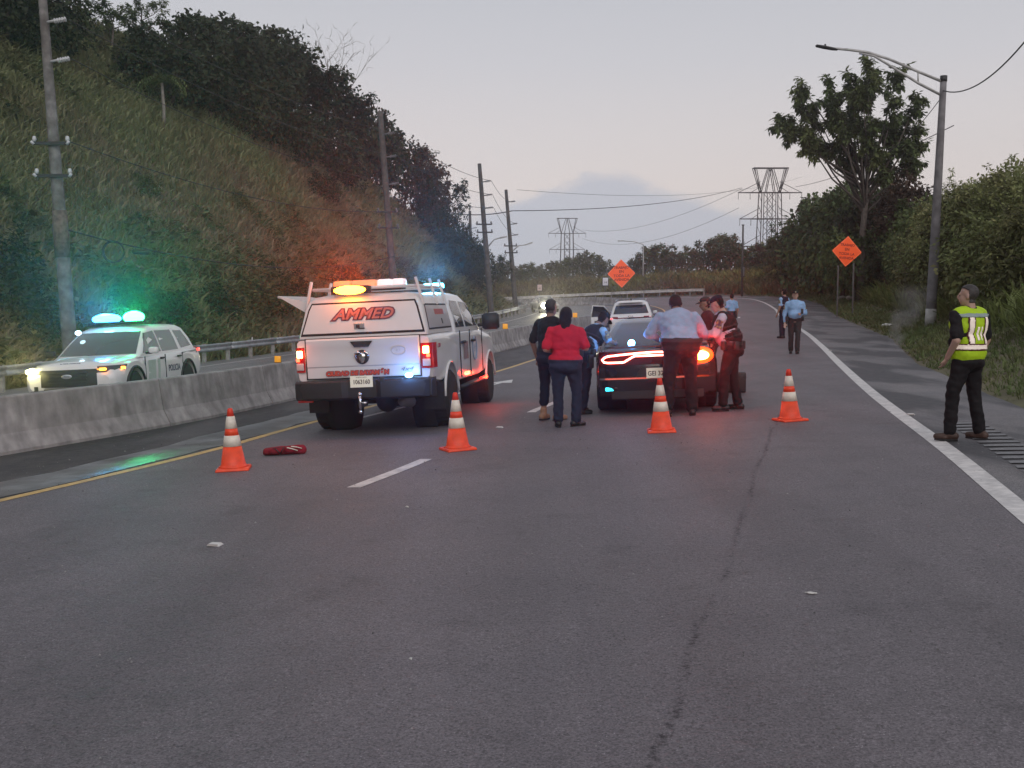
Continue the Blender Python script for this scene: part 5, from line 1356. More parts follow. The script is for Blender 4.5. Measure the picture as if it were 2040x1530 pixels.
def person(label, loc, yaw, H=1.75, skin='tan', lean=0, turn=0, side=0, head_turn=0, head_tilt=0, arms=None, feet=None, hipw=1.0, bulk=1.0, knees=None, top=F_black, sleeve=.55, pants=F_black, pant_len=1.0, shoe=M_shoe, vest=None, hair=M_hair, cap=None, belt=True, vox=.0125, tuck=True, hair_style='short', name='person', crouch=0.0):
    """figure in its own frame: x right, y ahead, z up; arms = ((elbow L),(wrist L),(elbow R),(wrist R)) in that frame for a 1.75 m figure"""
    k = H / 1.75
    root = empty(name, (loc[0], loc[1], rz_(loc[0], loc[1]) + (loc[2] if len(loc) > 2 else 0)), label, 'person', rz=yaw); root.scale = (k, k, k)
    px = Vector((0, 0, .95 - crouch))
    Rl = Matrix.Rotation(R(turn), 3, 'Z') @ Matrix.Rotation(R(-lean), 3, 'X') @ Matrix.Rotation(R(side), 3, 'Y')
    Rh = Matrix.Rotation(R(turn * .4), 3, 'Z') @ Matrix.Rotation(R(-lean * .55), 3, 'X')
    def up(x, y, z): return px + Rl @ Vector((x, y, z - .95))
    def mid(x, y, z): return px + Rh @ Vector((x, y, z - .95))
    b = bulk
    waist, chest, neck = mid(0, 0, 1.08), up(0, .01, 1.31), up(0, -.015, 1.48)
    hrot = Matrix.Rotation(R(turn + head_turn), 3, 'Z') @ Matrix.Rotation(R(-lean * .6 - head_tilt), 3, 'X')
    hc = neck + hrot @ Vector((0, .03, .145))
    sh = {-1: up(-.185 * (.5 + .5 * b), 0, 1.405), 1: up(.185 * (.5 + .5 * b), 0, 1.405)}
    if arms is None: arms = ((-.25, -.03, 1.13), (-.26, .06, .88), (.25, -.03, 1.13), (.26, .06, .88))
    el = {-1: Vector(arms[0]), 1: Vector(arms[2])}; wr = {-1: Vector(arms[1]), 1: Vector(arms[3])}
    if feet is None: feet = ((-.11, 0, 10), (.11, 0, -10))       # x, y, toe angle (deg, + = left)
    hip = {-1: px + Vector((-.09 * hipw, 0, -.03)), 1: px + Vector((.09 * hipw, 0, -.03))}
    an = {-1: Vector((feet[0][0], feet[0][1], .085)), 1: Vector((feet[1][0], feet[1][1], .085))}
    kn = {}
    for s, i in ((-1, 0), (1, 1)):
        a = R(feet[i][2]); mpt = (hip[s] + an[s]) / 2 + Vector((0, 0, .03)); kn[s] = mpt + Vector((-math.sin(a), math.cos(a), 0)) * (.035 + crouch * .9) + (Vector(knees[i]) if knees else Vector((0, 0, 0)))
    # ---- body: one surface
    S = [('ell', px + Vector((0, 0, .0)), (.155 * hipw * b, .115 * b, .13)), ('ell', waist, (.120 * b, .085 * b, .14)), ('ell', chest, (.145 * b, .098 * b, .19), Rl), ('cap', up(-.1, 0, 1.40), up(.1, 0, 1.40), .06, .06), ('cap', neck, hc, .058, .056)]
    S += [('ell', hc + hrot @ Vector((0, -.012, .035)), (.076, .094, .088), hrot), ('ell', hc + hrot @ Vector((0, .022, -.03)), (.060, .075, .085), hrot), ('ell', hc + hrot @ Vector((0, .045, -.085)), (.036, .034, .030), hrot)]
    S += [('ell', hc + hrot @ Vector((0, .100, -.012)), (.013, .018, .026), hrot), ('ell', hc + hrot @ Vector((0, .084, .022)), (.045, .014, .012), hrot), ('ell', hc + hrot @ Vector((0, .085, -.053)), (.024, .012, .010), hrot)]
    for s in (-1, 1):
        S.append(('ell', hc + hrot @ Vector((s * .078, -.008, -.01)), (.012, .020, .033), hrot))
        S += [('cap', sh[s], el[s], .056, .045), ('cap', el[s], wr[s], .044, .030)]
        d = (wr[s] - el[s]).normalized(); side_ = d.cross(Vector((0, 1, .2))).normalized() if abs(d.y) < .9 else d.cross(Vector((0, 0, 1))).normalized(); nn = side_.cross(d).normalized()
        pc = wr[s] + d * .055; S.append(('ell', pc, (.040, .019, .052), Matrix((side_, nn, d)).transposed()))
        for q, (off, ln) in enumerate(((-.028, .066), (-.010, .078), (.010, .074), (.028, .058))):
            a0 = pc + d * .04 + side_ * off; a1 = a0 + d * ln * .5 + nn * .006; a2 = a1 + (d * .75 + nn * .65).normalized() * ln * .5
            S += [('cap', a0, a1, .0105, .0095), ('cap', a1, a2, .0095, .0085)]
        t0 = wr[s] + d * .03 + side_ * (-.030); t1 = t0 + (d * .7 - side_ * .7).normalized() * .04; S += [('cap', t0, t1, .013, .011), ('cap', t1, t1 + (d * .9 + nn * .4).normalized() * .03, .011, .009)]
        S += [('cap', hip[s], kn[s], .085 * b, .056), ('cap', kn[s], an[s], .055, .038), ('ell', kn[s] * .62 + an[s] * .38 + Vector((0, -.012, 0)), (.046, .048, .11))]
        a = R(feet[0 if s < 0 else 1][2]); fw = Vector((-math.sin(a), math.cos(a), 0)); S += [('cap', an[s] + Vector((0, 0, -.045)) - fw * .04, an[s] + Vector((0, 0, -.055)) + fw * .14, .038, .028)]
    body = skin_over('body', S, vox * .85, 3, root, SK[skin])
    # ---- clothes
    lb = .45 + .55 * b
    T = [('ell', waist + Vector((0, 0, -.02)), (.155 * b, .125 * b, .16)), ('ell', chest, (.185 * b, .135 * b, .21), Rl), ('cap', up(-.10, 0, 1.39), up(.10, 0, 1.39), .082, .082), ('cap', up(-.03, -.01, 1.47), sh[-1] + Vector((0, 0, -.005)), .052, .058), ('cap', up(.03, -.01, 1.47), sh[1] + Vector((0, 0, -.005)), .052, .058), ('ell', mid(0, 0, 1.0), (.170 * hipw * b, .132 * b, .10)), ('ell', (waist + chest) / 2, (.168 * b, .128 * b, .15), Rh), ('ell', up(0, -.005, 1.455), (.085, .08, .05), Rl)]
    if b > 1.05: T.append(('ell', mid(0, .05 * b, 1.10), (.165 * b, .135 * b, .15)))
    for s in (-1, 1):
        if sleeve <= 1: T.append(('cap', sh[s], sh[s] + (el[s] - sh[s]) * (sleeve / .62 if sleeve < .62 else 1), .064 * lb, .064 * lb))
        if sleeve > .62: T += [('cap', sh[s], el[s], .064 * lb, .056 * lb), ('cap', el[s], el[s] + (wr[s] - el[s]) * (sleeve - .62) / .38 * .95, .054 * lb, .043)]
    shirt = skin_over('shirt', T, vox * 1.1, 5, root, top, .012)
    Pn = [('ell', px + Vector((0, 0, .02)), (.172 * hipw * b, .132 * b, .12)), ('ell', px + Vector((0, -.03, -.06)), (.160 * hipw * b, .128 * b, .11))]
    for s in (-1, 1):
        e = kn[s] + (an[s] - kn[s]) * min(1, max(.02, (pant_len - .5) / .5)) * .93
        Pn += [('cap', hip[s] + Vector((0, 0, -.02)), kn[s], .100 * lb * (.5 + .5 * hipw), .072 * lb), ('cap', kn[s], e, .070 * lb, .064 * lb)]
    skin_over('trousers', Pn, vox * 1.1, 5, root, pants, .012)
    if belt:
        bl = MB().loft([[px + Vector((.176 * hipw * b * math.cos(t), .136 * b * math.sin(t), z)) for t in np.linspace(0, 2 * math.pi, 28, endpoint=False)] for z in (.035, .085)], closed=True, cap=False).build('belt', M_trim, root)
        if belt == 'duty':
            for t in (.3, 2.6, 3.6, 5.4):
                MB().box(px + Vector((.195 * hipw * b * math.cos(t), .155 * b * math.sin(t), .03)), (.075, .075, .13), Matrix.Rotation(t, 3, 'Z'), ch=.015).build('pouch', M_trim, bl)
            MB().box(px + Vector((.20 * hipw * b, -.01, -.10)), (.06, .10, .22), ch=.02).build('holster', M_trim, bl)
    for i, s in ((0, -1), (1, 1)):
        a = R(feet[i][2]); fw = Vector((-math.sin(a), math.cos(a), 0)); c = Vector((an[s].x, an[s].y, 0))
        so = skin_over('shoe', [('cap', c - fw * .055 + Vector((0, 0, .052)), c + fw * .135 + Vector((0, 0, .040)), .047, .038), ('ell', c + fw * .05 + Vector((0, 0, .035)), (.052, .052, .034)), ('cap', c + Vector((0, 0, .06)), c + Vector((0, 0, .15)), .050, .050)], vox, 3, root, shoe)
        MB().loft([[c + fw * y + Vector((fw.y * x, -fw.x * x, z)) for x, y in ((-.030, -.088), (.030, -.088), (.040, .0), (.042, .09), (.024, .158), (-.024, .158), (-.042, .09), (-.040, .0))] for z in (.0, .018)], closed=True).build('sole', M_rub, so)
    # ---- hair / cap / face
    def hp(v): return hc + hrot @ Vector(v)
    def inv(c): return hrot.transposed() @ (c - hc)
    if hair:
        patch(body, lambda c, n: (lambda q: q.z > -.075 and abs(q.x) < .12 and q.z < .2 and (q.y < -.02 + q.z * .05 or q.z > .085 - max(0, .03 - q.y) * .6) and abs(q.y) < .14 and (q.z > -.02 or abs(q.x) < .075 or q.y < -.04))(inv(c)), .006 if hair_style == 'short' else .014, 'hair', hair, root)
    if hair_style == 'long':
        skin_over('hair_length', [('ell', hp((0, -.035, .03)), (.092, .10, .10), hrot), ('ell', hp((0, -.06, -.06)), (.095, .07, .11), hrot), ('cap', hp((.0, -.08, -.10)), hp((-.01, -.10, -.25)), .062, .035), ('cap', hp((.04, -.07, -.05)), hp((.05, -.09, -.20)), .045, .02)], vox, 2, root, hair)
    for s in (-1, 1): MB().sphere(hp((s * .031, .083, .002)), (.010, .006, .006), 8, 6).build('eye', M_eye, root)
    if cap:
        cm = skin_over('cap', [('ell', hp((0, -.018, .085)), (.086, .102, .056), hrot), ('ell', hp((0, -.016, .066)), (.085, .101, .022), hrot)], vox, 2, root, cap)
        MB().loft([[hp((x, .085 + .085 * math.sqrt(max(0, 1 - (x / .078) ** 2)) * t, .066 - .014 * t + z)) for x in np.linspace(-.075, .075, 9)] for t, z in ((0, 0), (1, 0), (1, -.008), (0, -.008))], cap=False).build('cap_visor', cap, cm)
        MB().sphere(hp((0, .092, .085)), (.02, .006, .018), 10, 6).build('cap_badge', mat('cap_badge', (.5, .45, .3), .3, .6), cm)
    if belt == 'duty':
        for sd in (-1, 1):
            pc_ = sh[sd] + (el[sd] - sh[sd]) * .42
            patch(shirt, lambda c, n: (c - pc_).length < .095 and (c - pc_).dot(Rl @ Vector((sd, 0, 0))) > .045 * lb, .004, 'sleeve_patch', M_patch, root)
    if vest:
        Vv = [('ell', waist + Vector((0, 0, .02)), (.175 * b, .150 * b, .17)), ('ell', chest, (.198 * b, .155 * b, .20), Rl), ('cap', up(-.10, 0, 1.43), up(.10, 0, 1.43), .085, .085)]
        if vest is F_lime: Vv += [('ell', mid(0, 0, .99), (.188 * hipw * b, .160 * b, .17)), ('cap', up(-.15, 0, 1.42), up(.15, 0, 1.42), .083, .083)]
        vo = skin_over('vest', Vv, vox * 1.1, 4, root, vest, .006)
        if vest is F_lime:
            il = Rl.transposed()
            def L_(c): q = il @ (c - px); return q
            def back(n): return (il @ n).y < .3
            for sx in (-1, 1):
                patch(vo, lambda c, n: back(n) and .065 < sx * L_(c).x < .135 and .14 < L_(c).z < .44, .004, 'binding', M_rib, root)
                patch(vo, lambda c, n: back(n) and .075 < sx * L_(c).x < .122 and .14 < L_(c).z < .44, .009, 'reflective_stripe', M_silver, root)
                patch(vo, lambda c, n: back(n) and .012 < sx * (L_(c).x - .0) < .034 and .18 < L_(c).z < .34, .006, 'reflective_mark', M_silver, root)
            patch(vo, lambda c, n: .070 < L_(c).z < .150, .003, 'binding', M_rib, root)
            patch(vo, lambda c, n: .085 < L_(c).z < .137, .009, 'waist_stripe', M_silver, root)
            patch(vo, lambda c, n: back(n) and .435 < L_(c).z < .475, .010, 'shoulder_panel', M_tapegrey, root)
        else:
            for zz in (.14, .22, .30):
                patch(vo, lambda c, n: zz < (Rl.transposed() @ (c - px)).z < zz + .022, .006, 'webbing', M_trim, root)
    return root, dict(wr=wr, hc=hc, px=px)

# man in the reflective vest on the right shoulder
person('man in lime reflective vest and black clothes standing on the right shoulder', (5.10, 11.78), R(30), 1.74, 'pale', turn=-8, head_turn=38, arms=((-.27, -.05, 1.13), (-.22, .10, .93), (.28, -.03, 1.13), (.27, .06, .90)),
       feet=((-.19, .06, 38), (.19, -.05, 8)), bulk=1.16, top=F_black, sleeve=.5, pants=F_black, shoe=M_boot, vest=F_lime, hair=M_ghair, vox=.0115)
# woman in red, back to us
person('woman in red T-shirt and dark jeans with her back to us', (.76, 14.95), R(-4), 1.70, 'tan', lean=4, head_turn=-12, arms=((-.29, -.02, 1.14), (-.19, .20, 1.10), (.30, -.02, 1.16), (.17, .22, 1.16)),
       feet=((-.10, .0, 8), (.16, .04, -55)), hipw=1.22, bulk=1.27, top=F_red, sleeve=.52, pants=F_jean, shoe=M_shoe, hair=M_hair, hair_style='long', belt=False, vox=.012)
# man in black behind her
person('man in black T-shirt and dark cropped trousers beside the woman in red', (.56, 15.95), R(-42), 1.84, 'brown', lean=3, arms=((-.27, -.05, 1.13), (-.25, .05, .86), (.26, .0, 1.14), (.18, .22, 1.05)),
       feet=((-.10, .0, 12), (.13, .06, -8)), bulk=1.16, top=F_black, sleeve=.55, pants=F_navy, pant_len=.82, shoe=M_tanboot, hair=M_ghair, belt=False, vox=.012)
# officer writing on the sedan's left rear corner
person('officer in black cap and vest bending over the left of the sedan boot', (1.13, 16.78), R(-58), 1.74, 'brown', lean=34, head_tilt=18, arms=((-.24, .36, 1.20), (-.10, .60, 1.13), (.24, .34, 1.16), (.10, .58, 1.12)),
       feet=((-.14, .06, 5), (.14, -.10, -12)), bulk=1.12, top=F_sky, sleeve=.5, pants=F_navy, vest=F_black, cap=F_black, belt='duty', hair=M_hair, vox=.012)
# heavy man in pale shirt leaning on the boot
person('heavy man in pale blue shirt leaning over the sedan boot, back to us', (2.52, 15.72), R(2), 1.98, 'brown', lean=40, head_tilt=8, arms=((-.36, .36, 1.08), (-.17, .52, .98), (.38, .38, 1.08), (.20, .54, .98)),
       feet=((-.17, .0, 10), (.17, .02, -10)), hipw=1.10, bulk=1.48, top=F_pale, sleeve=.97, pants=F_black, shoe=M_shoe, hair=M_hair, vox=.013)
# officer on the right of the boot
person('officer in dark cap and vest reaching over the sedan boot from the right', (3.38, 16.22), R(74), 1.80, 'pale', lean=16, head_tilt=16, arms=((-.22, .22, 1.16), (-.05, .50, 1.12), (.26, .20, 1.14), (.22, .48, 1.06)),
       feet=((-.15, .10, 8), (.15, -.10, -10)), bulk=1.22, top=F_grey, sleeve=.97, pants=F_black, vest=F_black, cap=F_navy, belt='duty', vox=.012)
# person in maroon beyond the car
person('person in maroon top and dark cap beyond the right side of the sedan', (3.72, 19.7), R(95), 1.78, 'brown', lean=8, head_tilt=10, top=F_maroon, sleeve=.97, pants=F_black, cap=F_char, vox=.016)
# walkers on the right edge line
person('officer in light blue shirt walking towards us with a phone', (8.30, 31.0), R(172), 1.84, 'pale', head_tilt=-4, arms=((-.28, -.04, 1.14), (-.12, .22, 1.12), (.27, -.06, 1.12), (.27, .02, .86)),
       feet=((-.07, .12, 4), (.08, -.10, -4)), bulk=1.15, top=F_sky, sleeve=.97, pants=F_char, cap=F_black, belt='duty', vox=.015)
ph = MB().box((0, 0, 0), (.075, .012, .15), ch=.005).build('phone', M_trim); ph.location = (8.30 + .13, 31.0 - .30, rz_(8.3, 31) + 1.25); tag(ph, 'black phone in the hand of the walking officer', 'phone')
MB().box((0, .007, 0), (.066, .002, .135)).build('screen', mat('phone_screen', (.02, .02, .025), .1), ph)
person('officer in dark vest standing just behind the walking officer', (10.55, 41.0), R(35), 1.90, 'tan', top=F_sky, sleeve=.5, pants=F_navy, vest=F_navy, cap=F_black, belt='duty', vox=.018, feet=((-.12, 0, 10), (.10, .1, -8)))
person('officer in light blue shirt far up the road with his back to us', (9.35, 45.0), R(8), 1.80, 'tan', top=F_sky, sleeve=.5, pants=F_navy, cap=None, belt='duty', vox=.02)
# black equipment case standing on the road beside the sedan
cs = empty('equipment_case', (4.02, 19.3, rz_(4.02, 19.3)), 'black equipment case standing on the road right of the sedan', 'case', rz=R(-4))
M_case = mat('case_black', (.014, .011, .012), .5, var=.2, vscale=9)
MB().box((0, 0, .20), (.52, .24, .37), ch=.025).build('case_shell', M_case, cs)
MB().box((0, 0, .30), (.525, .246, .014)).build('case_seam', M_seam, cs)
for sx in (-.17, .17): MB().box((sx, -.125, .30), (.05, .016, .06), ch=.005).build('latch', M_dk, cs)
MB().tube([(-.09, -.01, .385), (-.08, -.01, .42), (.08, -.01, .42), (.09, -.01, .385)], .012, 6).build('handle', M_dk, cs)

# ------------------------------------------------------------------ small things on the road
def lump(name, loc, shapes, m, label, cat, vox=.006, rz=0.0):
    o = skin_over(name, shapes, vox, 2, None, m); o.location = loc; o.rotation_euler = (0, 0, rz); return tag(o, label, cat)
cx, cy = -2.86, 13.22
cl_o = empty('red_cloth', (cx, cy, rz_(cx, cy)), 'crumpled dark red cloth with pale stripes lying by the left cone', 'cloth', rz=R(8))
skin_over('cloth_bundle', [('cap', (-.24, 0, .045), (-.05, .02, .055), .045, .055), ('cap', (-.05, .02, .05), (.16, .0, .065), .055, .06), ('ell', (.20, .0, .06), (.06, .06, .065)), ('ell', (-.12, -.03, .05), (.09, .05, .045)), ('ell', (.06, -.03, .07), (.09, .06, .05)), ('cap', (-.26, .03, .02), (.2, .06, .02), .03, .03)], .010, 2, cl_o, fabric('cloth_dark_red', (.24, .016, .03)))
for (a, b, mm, w) in (((.02, -.085, .10), (.15, -.08, .06), M_band, .020), ((.07, -.085, .115), (.20, -.06, .085), M_band, .018), ((-.13, -.075, .09), (-.07, -.085, .03), M_trim, .012), ((-.02, -.09, .10), (-.06, -.095, .03), M_trim, .012), ((-.16, -.06, .09), (.0, -.09, .105), M_trim, .008)):
    MB().tube([a, ((a[0] + b[0]) / 2, (a[1] + b[1]) / 2 - .008, (a[2] + b[2]) / 2 + .006), b], w, 6, squash=.35).build('stripe', mm, cl_o)
def stud(x, y, label, w=.11):
    o = empty('road_stud', (x, y, rz_(x, y) + .002), label, 'road stud', 'pavement markers')
    MB().box((0, 0, .010), (w, .09, .020), ch=.008, taper=(.7, .6)).build('stud_body', M_white, o); MB().box((0, -.04, .011), (w * .7, .012, .012)).build('reflector', M_clens, o)
    o.rotation_euler = (0, 0, R(-12))
stud(-2.24, 7.83, 'white road stud on open road nearest to us at left'); stud(5.51, 14.48, 'white road stud just beside the edge line near the vest man'); stud(9.53, 31.57, 'white road stud by the edge line near the walking officer')
stud(-.18, 15.2, 'white road stud between the pick-up and the woman in red')
def litter(name, u, v, w, label, m, tall=.03):
    d = pix_dir(u, v); ts = np.arange(2, 120, .02); X, Y, Z = d[0] * ts, d[1] * ts, CAM_H + d[2] * ts
    i = int((Z <= land_z(X, Y) + .07 * (abs(signed_dist(EDGE[::4], X, Y)) < 0)).argmax()); z = max(lz(X[i], Y[i]), rz_(X[i], Y[i]))
    return lump(name, (X[i], Y[i], z), [('cap', (-w / 2, 0, tall / 2), (w / 2, .01, tall / 2), tall * .5, tall * .4), ('ell', (0, .01, tall * .6), (w * .4, w * .3, tall * .5))], m, label, 'litter', max(.004, tall * .18), vr0.uniform(0, 3))
vr0 = np.random.default_rng(3)
# loose grit on the near asphalt
def grit(n):
    X = vr0.uniform(-6, 5.5, n); Y = 2.6 + 14 * vr0.uniform(size=n) ** 1.6; k = abs(X) < Y * .52 + .3; X, Y = X[k], Y[k]; n = len(X)
    r = (.0022 + .0045 * vr0.uniform(size=n) ** 3) * (1 + .06 * Y); Z = road_z(X, Y) + .001
    base = np.array([[1, 0, 0], [-.5, .87, 0], [-.5, -.87, 0], [.1, .1, .9]]); V = base[None] * r[:, None, None] * vr0.uniform(.6, 1.5, (n, 4, 1))
    a_ = vr0.uniform(0, 6.28, n); c_, s_ = np.cos(a_)[:, None], np.sin(a_)[:, None]
    V = np.stack([V[..., 0] * c_ - V[..., 1] * s_, V[..., 0] * s_ + V[..., 1] * c_, V[..., 2]], -1) + np.stack([X, Y, Z], 1)[:, None]
    i = np.arange(n)[:, None] * 4
    F = np.concatenate([i + np.array([[0, 1, 3]]), i + np.array([[1, 2, 3]]), i + np.array([[2, 0, 3]])])
    tag(link('road_grit', mesh_np('road_grit', V.reshape(-1, 3), F3=F), mat('grit_stone', (.20, .19, .19), .8, var=.9, vscale=3)), 'loose grit scattered on the near asphalt', 'grit', kind='stuff')
grit(5200)
M_paper = mat('litter_white', (.62, .60, .58), .7, var=.2, vscale=20)
litter('paper_scrap', 1615, 1208, .06, 'tiny pale scrap on the near asphalt at right', M_paper, .012)
litter('paper_scrap', 813, 1027, .05, 'tiny pale scrap in front of the second cone', M_paper, .012)
litter('paper_scrap', 822, 1343, .03, 'tiny pale chip on the asphalt nearest the camera', M_paper, .008)
litter('plastic_bag', 1766, 652, .30, 'white plastic bag on the verge grass before the lamp', M_paper, .16)
for dx, w, lb in ((-.5, .5, 'left'), (.45, .8, 'right')):
    litter('broken_concrete', 1690 + dx * 22, 597, w, 'pale broken concrete lump at the foot of the right sign, the %s one' % lb, mat('pale_rubble', (.42, .37, .33), .9, var=.3, vscale=6), .30)

# smoke drifting off the verge by the shoulder
sx, sy = 11.2, 30.0; sz = lz(sx, sy)
sm = MB().box((0, 0, 1.1), (2.6, 2.2, 2.4)).build('smoke', None); sm.location = (sx, sy, sz - .1); tag(sm, 'thin pinkish smoke rising from the right verge', 'smoke', kind='stuff')
smm = bpy.data.materials.new('smoke'); smm.use_nodes = True; N, L = smm.node_tree.nodes, smm.node_tree.links
for n in list(N): N.remove(n)
ou = N.new('ShaderNodeOutputMaterial'); pv = N.new('ShaderNodeVolumePrincipled'); pv.inputs['Color'].default_value = (.9, .84, .9, 1); pv.inputs['Anisotropy'].default_value = .2
L.new(pv.outputs[0], ou.inputs['Volume']); tcx = N.new('ShaderNodeTexCoord')
nz1 = N.new('ShaderNodeTexNoise'); nz1.inputs['Scale'].default_value = 1.9; nz1.inputs['Detail'].default_value = 5; L.new(tcx.outputs['Object'], nz1.inputs['Vector'])
sp1 = N.new('ShaderNodeSeparateXYZ'); L.new(tcx.outputs['Object'], sp1.inputs[0])
def mth(op, a, b=None, c=None):
    q = N.new('ShaderNodeMath'); q.operation = op
    for i, w in enumerate((a, b, c)):
        if w is None: continue
        if isinstance(w, (int, float)): q.inputs[i].default_value = w
        else: L.new(w, q.inputs[i])
    return q.outputs[0]
ax = mth('MULTIPLY_ADD', sp1.outputs['Z'], .34, -.42)                      # plume leans with height
dx_ = mth('SUBTRACT', sp1.outputs['X'], ax); rr = mth('MULTIPLY_ADD', sp1.outputs['Z'], .26, .16)
d2 = mth('ADD', mth('POWER', mth('DIVIDE', dx_, rr), 2.0), mth('POWER', mth('DIVIDE', sp1.outputs['Y'], rr), 2.0))
fall = mth('MAXIMUM', mth('SUBTRACT', 1.0, d2), 0.0)
topf = mth('MAXIMUM', mth('MULTIPLY_ADD', sp1.outputs['Z'], -.48, 1.0), 0.0)
den = mth('MULTIPLY', mth('MULTIPLY', fall, topf), mth('MAXIMUM', mth('MULTIPLY_ADD', nz1.outputs['Fac'], 4.0, -1.55), 0.0))
L.new(mth('MULTIPLY', den, 2.6), pv.inputs['Density']); sm.data.materials.clear(); sm.data.materials.append(smm)

# ------------------------------------------------------------------ vegetation
vr = np.random.default_rng(21)
def unit(v): return v / (np.linalg.norm(v, axis=-1, keepdims=True) + 1e-9)
def leaf_quads(C, D, N_, L_, W_):
    """rhombic leaves: base C, direction D, normal N"""
    S = unit(np.cross(D, N_)); L_ = L_[:, None]; W_ = W_[:, None]
    b = C; t = C + D * L_; m = C + D * L_ * .5 + N_ * L_ * .05
    V = np.stack([b, m + S * W_ * .5, t - N_ * L_ * .04, m - S * W_ * .5], 1).reshape(-1, 3)
    return V
def foliage_mesh(name, V, tone):
    n = len(V) // 4
    return mesh_np(name, V, F4=np.arange(n * 4).reshape(-1, 4), tone=np.repeat(tone, 4))
def rosettes(P, k, length, width, droop, out):
    """k leaflets radiating from each cluster point P, bent down by droop, leaning along out"""
    n = len(P); C = np.repeat(P, k, 0)
    a = vr.uniform(0, 2 * np.pi, n * k); el = vr.normal(-.1 - droop, .45, n * k)
    D = np.stack([np.cos(a) * np.cos(el), np.sin(a) * np.cos(el), np.sin(el)], 1)
    D = unit(D + np.repeat(out, k, 0) * .35)
    Nn = unit(np.stack([-np.cos(a) * np.sin(el), -np.sin(a) * np.sin(el), np.cos(el)], 1) + vr.normal(0, .25, (n * k, 3)))
    C = C + D * vr.uniform(0, .12, (n * k, 1)) * length * 2 + vr.normal(0, length * .22, (n * k, 3))
    return leaf_quads(C, D, Nn, length * vr.uniform(.6, 1.25, n * k), width * vr.uniform(.7, 1.3, n * k)), np.clip(np.repeat(vr.uniform(.15, .85, n), k) + vr.normal(0, .15, n * k), 0, 1)
def shell_leaves(c, r, n, length, width):
    """leaf cards through the outer half of an uneven lobe"""
    d = unit(vr.normal(size=(n, 3))); rad = vr.uniform(.55, 1.0, n) ** .6
    bump_ = 1 + .16 * np.sin(5 * d[:, 0] + c[0] * 3) + .14 * np.sin(6 * d[:, 1] + 2 * c[1]) + .10 * np.sin(9 * d[:, 2] + c[2])
    P = np.array(c) + d * np.array(r) * (rad * bump_)[:, None]
    D = unit(d * .5 + vr.normal(0, .6, (n, 3)) + np.array([0, 0, -.35])); Nn = unit(d + vr.normal(0, .5, (n, 3)))
    return leaf_quads(P, D, Nn, length * vr.uniform(.6, 1.3, n), width * vr.uniform(.7, 1.3, n)), np.clip(vr.uniform(.1, .9, n), 0, 1)
def limbs(h, spread, n1, n2, r0, lean=(0, 0), fork=.45, up=.55):
    """trunk, limbs and twigs; returns tubes and the tip points"""
    tubes = []; tips = []; outs = []
    top = np.array([lean[0], lean[1], h * .78]); trunk = [np.array([0, 0, -.2]), np.array([lean[0] * .25 + vr.normal() * .05, lean[1] * .25, h * .26]), np.array([lean[0] * .6 + vr.normal() * .1, lean[1] * .6 + vr.normal() * .1, h * .52]), top]
    tubes.append((trunk, [r0, r0 * .8, r0 * .55, r0 * .25]))
    for i in range(n1):
        f = fork + (1 - fork) * (i + .5) / n1; q = f * 3
        k = min(2, int(q)); b = trunk[k] + (trunk[k + 1] - trunk[k]) * (q - k)
        a = i * 2.4 + vr.uniform(-.4, .4); L_ = spread * vr.uniform(.75, 1.15) * (1.1 - .45 * (f - fork) / (1 - fork))
        d = np.array([math.cos(a), math.sin(a), up + vr.uniform(-.2, .35)])
        e = b + d / np.linalg.norm(d) * L_ * 1.1; m_ = (b + e) / 2 + np.array([0, 0, -.06 * L_]) + vr.normal(0, .06 * L_, 3)
        rr = r0 * .42 * (1.15 - .6 * f); tubes.append(([b, m_, e], [rr, rr * .65, rr * .25]))
        for j in range(n2):
            t = .35 + .65 * (j + vr.uniform(.2, .8)) / n2; p = m_ + (e - m_) * (t * 2 - 1) if t > .5 else b + (m_ - b) * t * 2
            d2 = unit((d / np.linalg.norm(d)) + vr.normal(0, .75, 3) + np.array([0, 0, .25])); e2 = p + d2 * L_ * vr.uniform(.25, .5)
            tubes.append(([p, (p + e2) / 2 + vr.normal(0, .04, 3), e2], [rr * .35, rr * .22, rr * .1])); tips.append(e2); outs.append(d2); tips.append((p + e2) / 2 + vr.normal(0, .1, 3)); outs.append(d2)
        tips.append(e); outs.append(d / np.linalg.norm(d))
    return tubes, np.array(tips), np.array(outs)
def wood_mesh(name, tubes, n=5):
    mb = MB()
    for p, r in tubes: mb.tube([tuple(q) for q in p], [float(x) for x in r], n)
    return mb.mesh(name)
M_bark = mat('bark', (.085, .07, .06), .9, var=.4, vscale=6)
M_bark_pale = mat('pale_bark', (.22, .20, .18), .9, var=.3, vscale=5)
LF_dark = leaf_mat('leaf_dark_evergreen', (.030, .042, .018), (.055, .066, .026), c3=(.040, .050, .024))
LF_mid = leaf_mat('leaf_mid_green', (.085, .12, .042), (.145, .17, .06), c3=(.10, .13, .05))
LF_olive = leaf_mat('leaf_olive', (.10, .115, .045), (.15, .14, .06), c3=(.115, .118, .05))
LF_red = leaf_mat('leaf_reddish_vine', (.07, .048, .034), (.11, .072, .048))
LF_far = leaf_mat('leaf_far', (.085, .093, .05), (.125, .115, .066), scale=.15)
LF_bright = leaf_mat('leaf_bright_grass', (.16, .195, .068), (.22, .22, .09), c3=(.17, .20, .07))

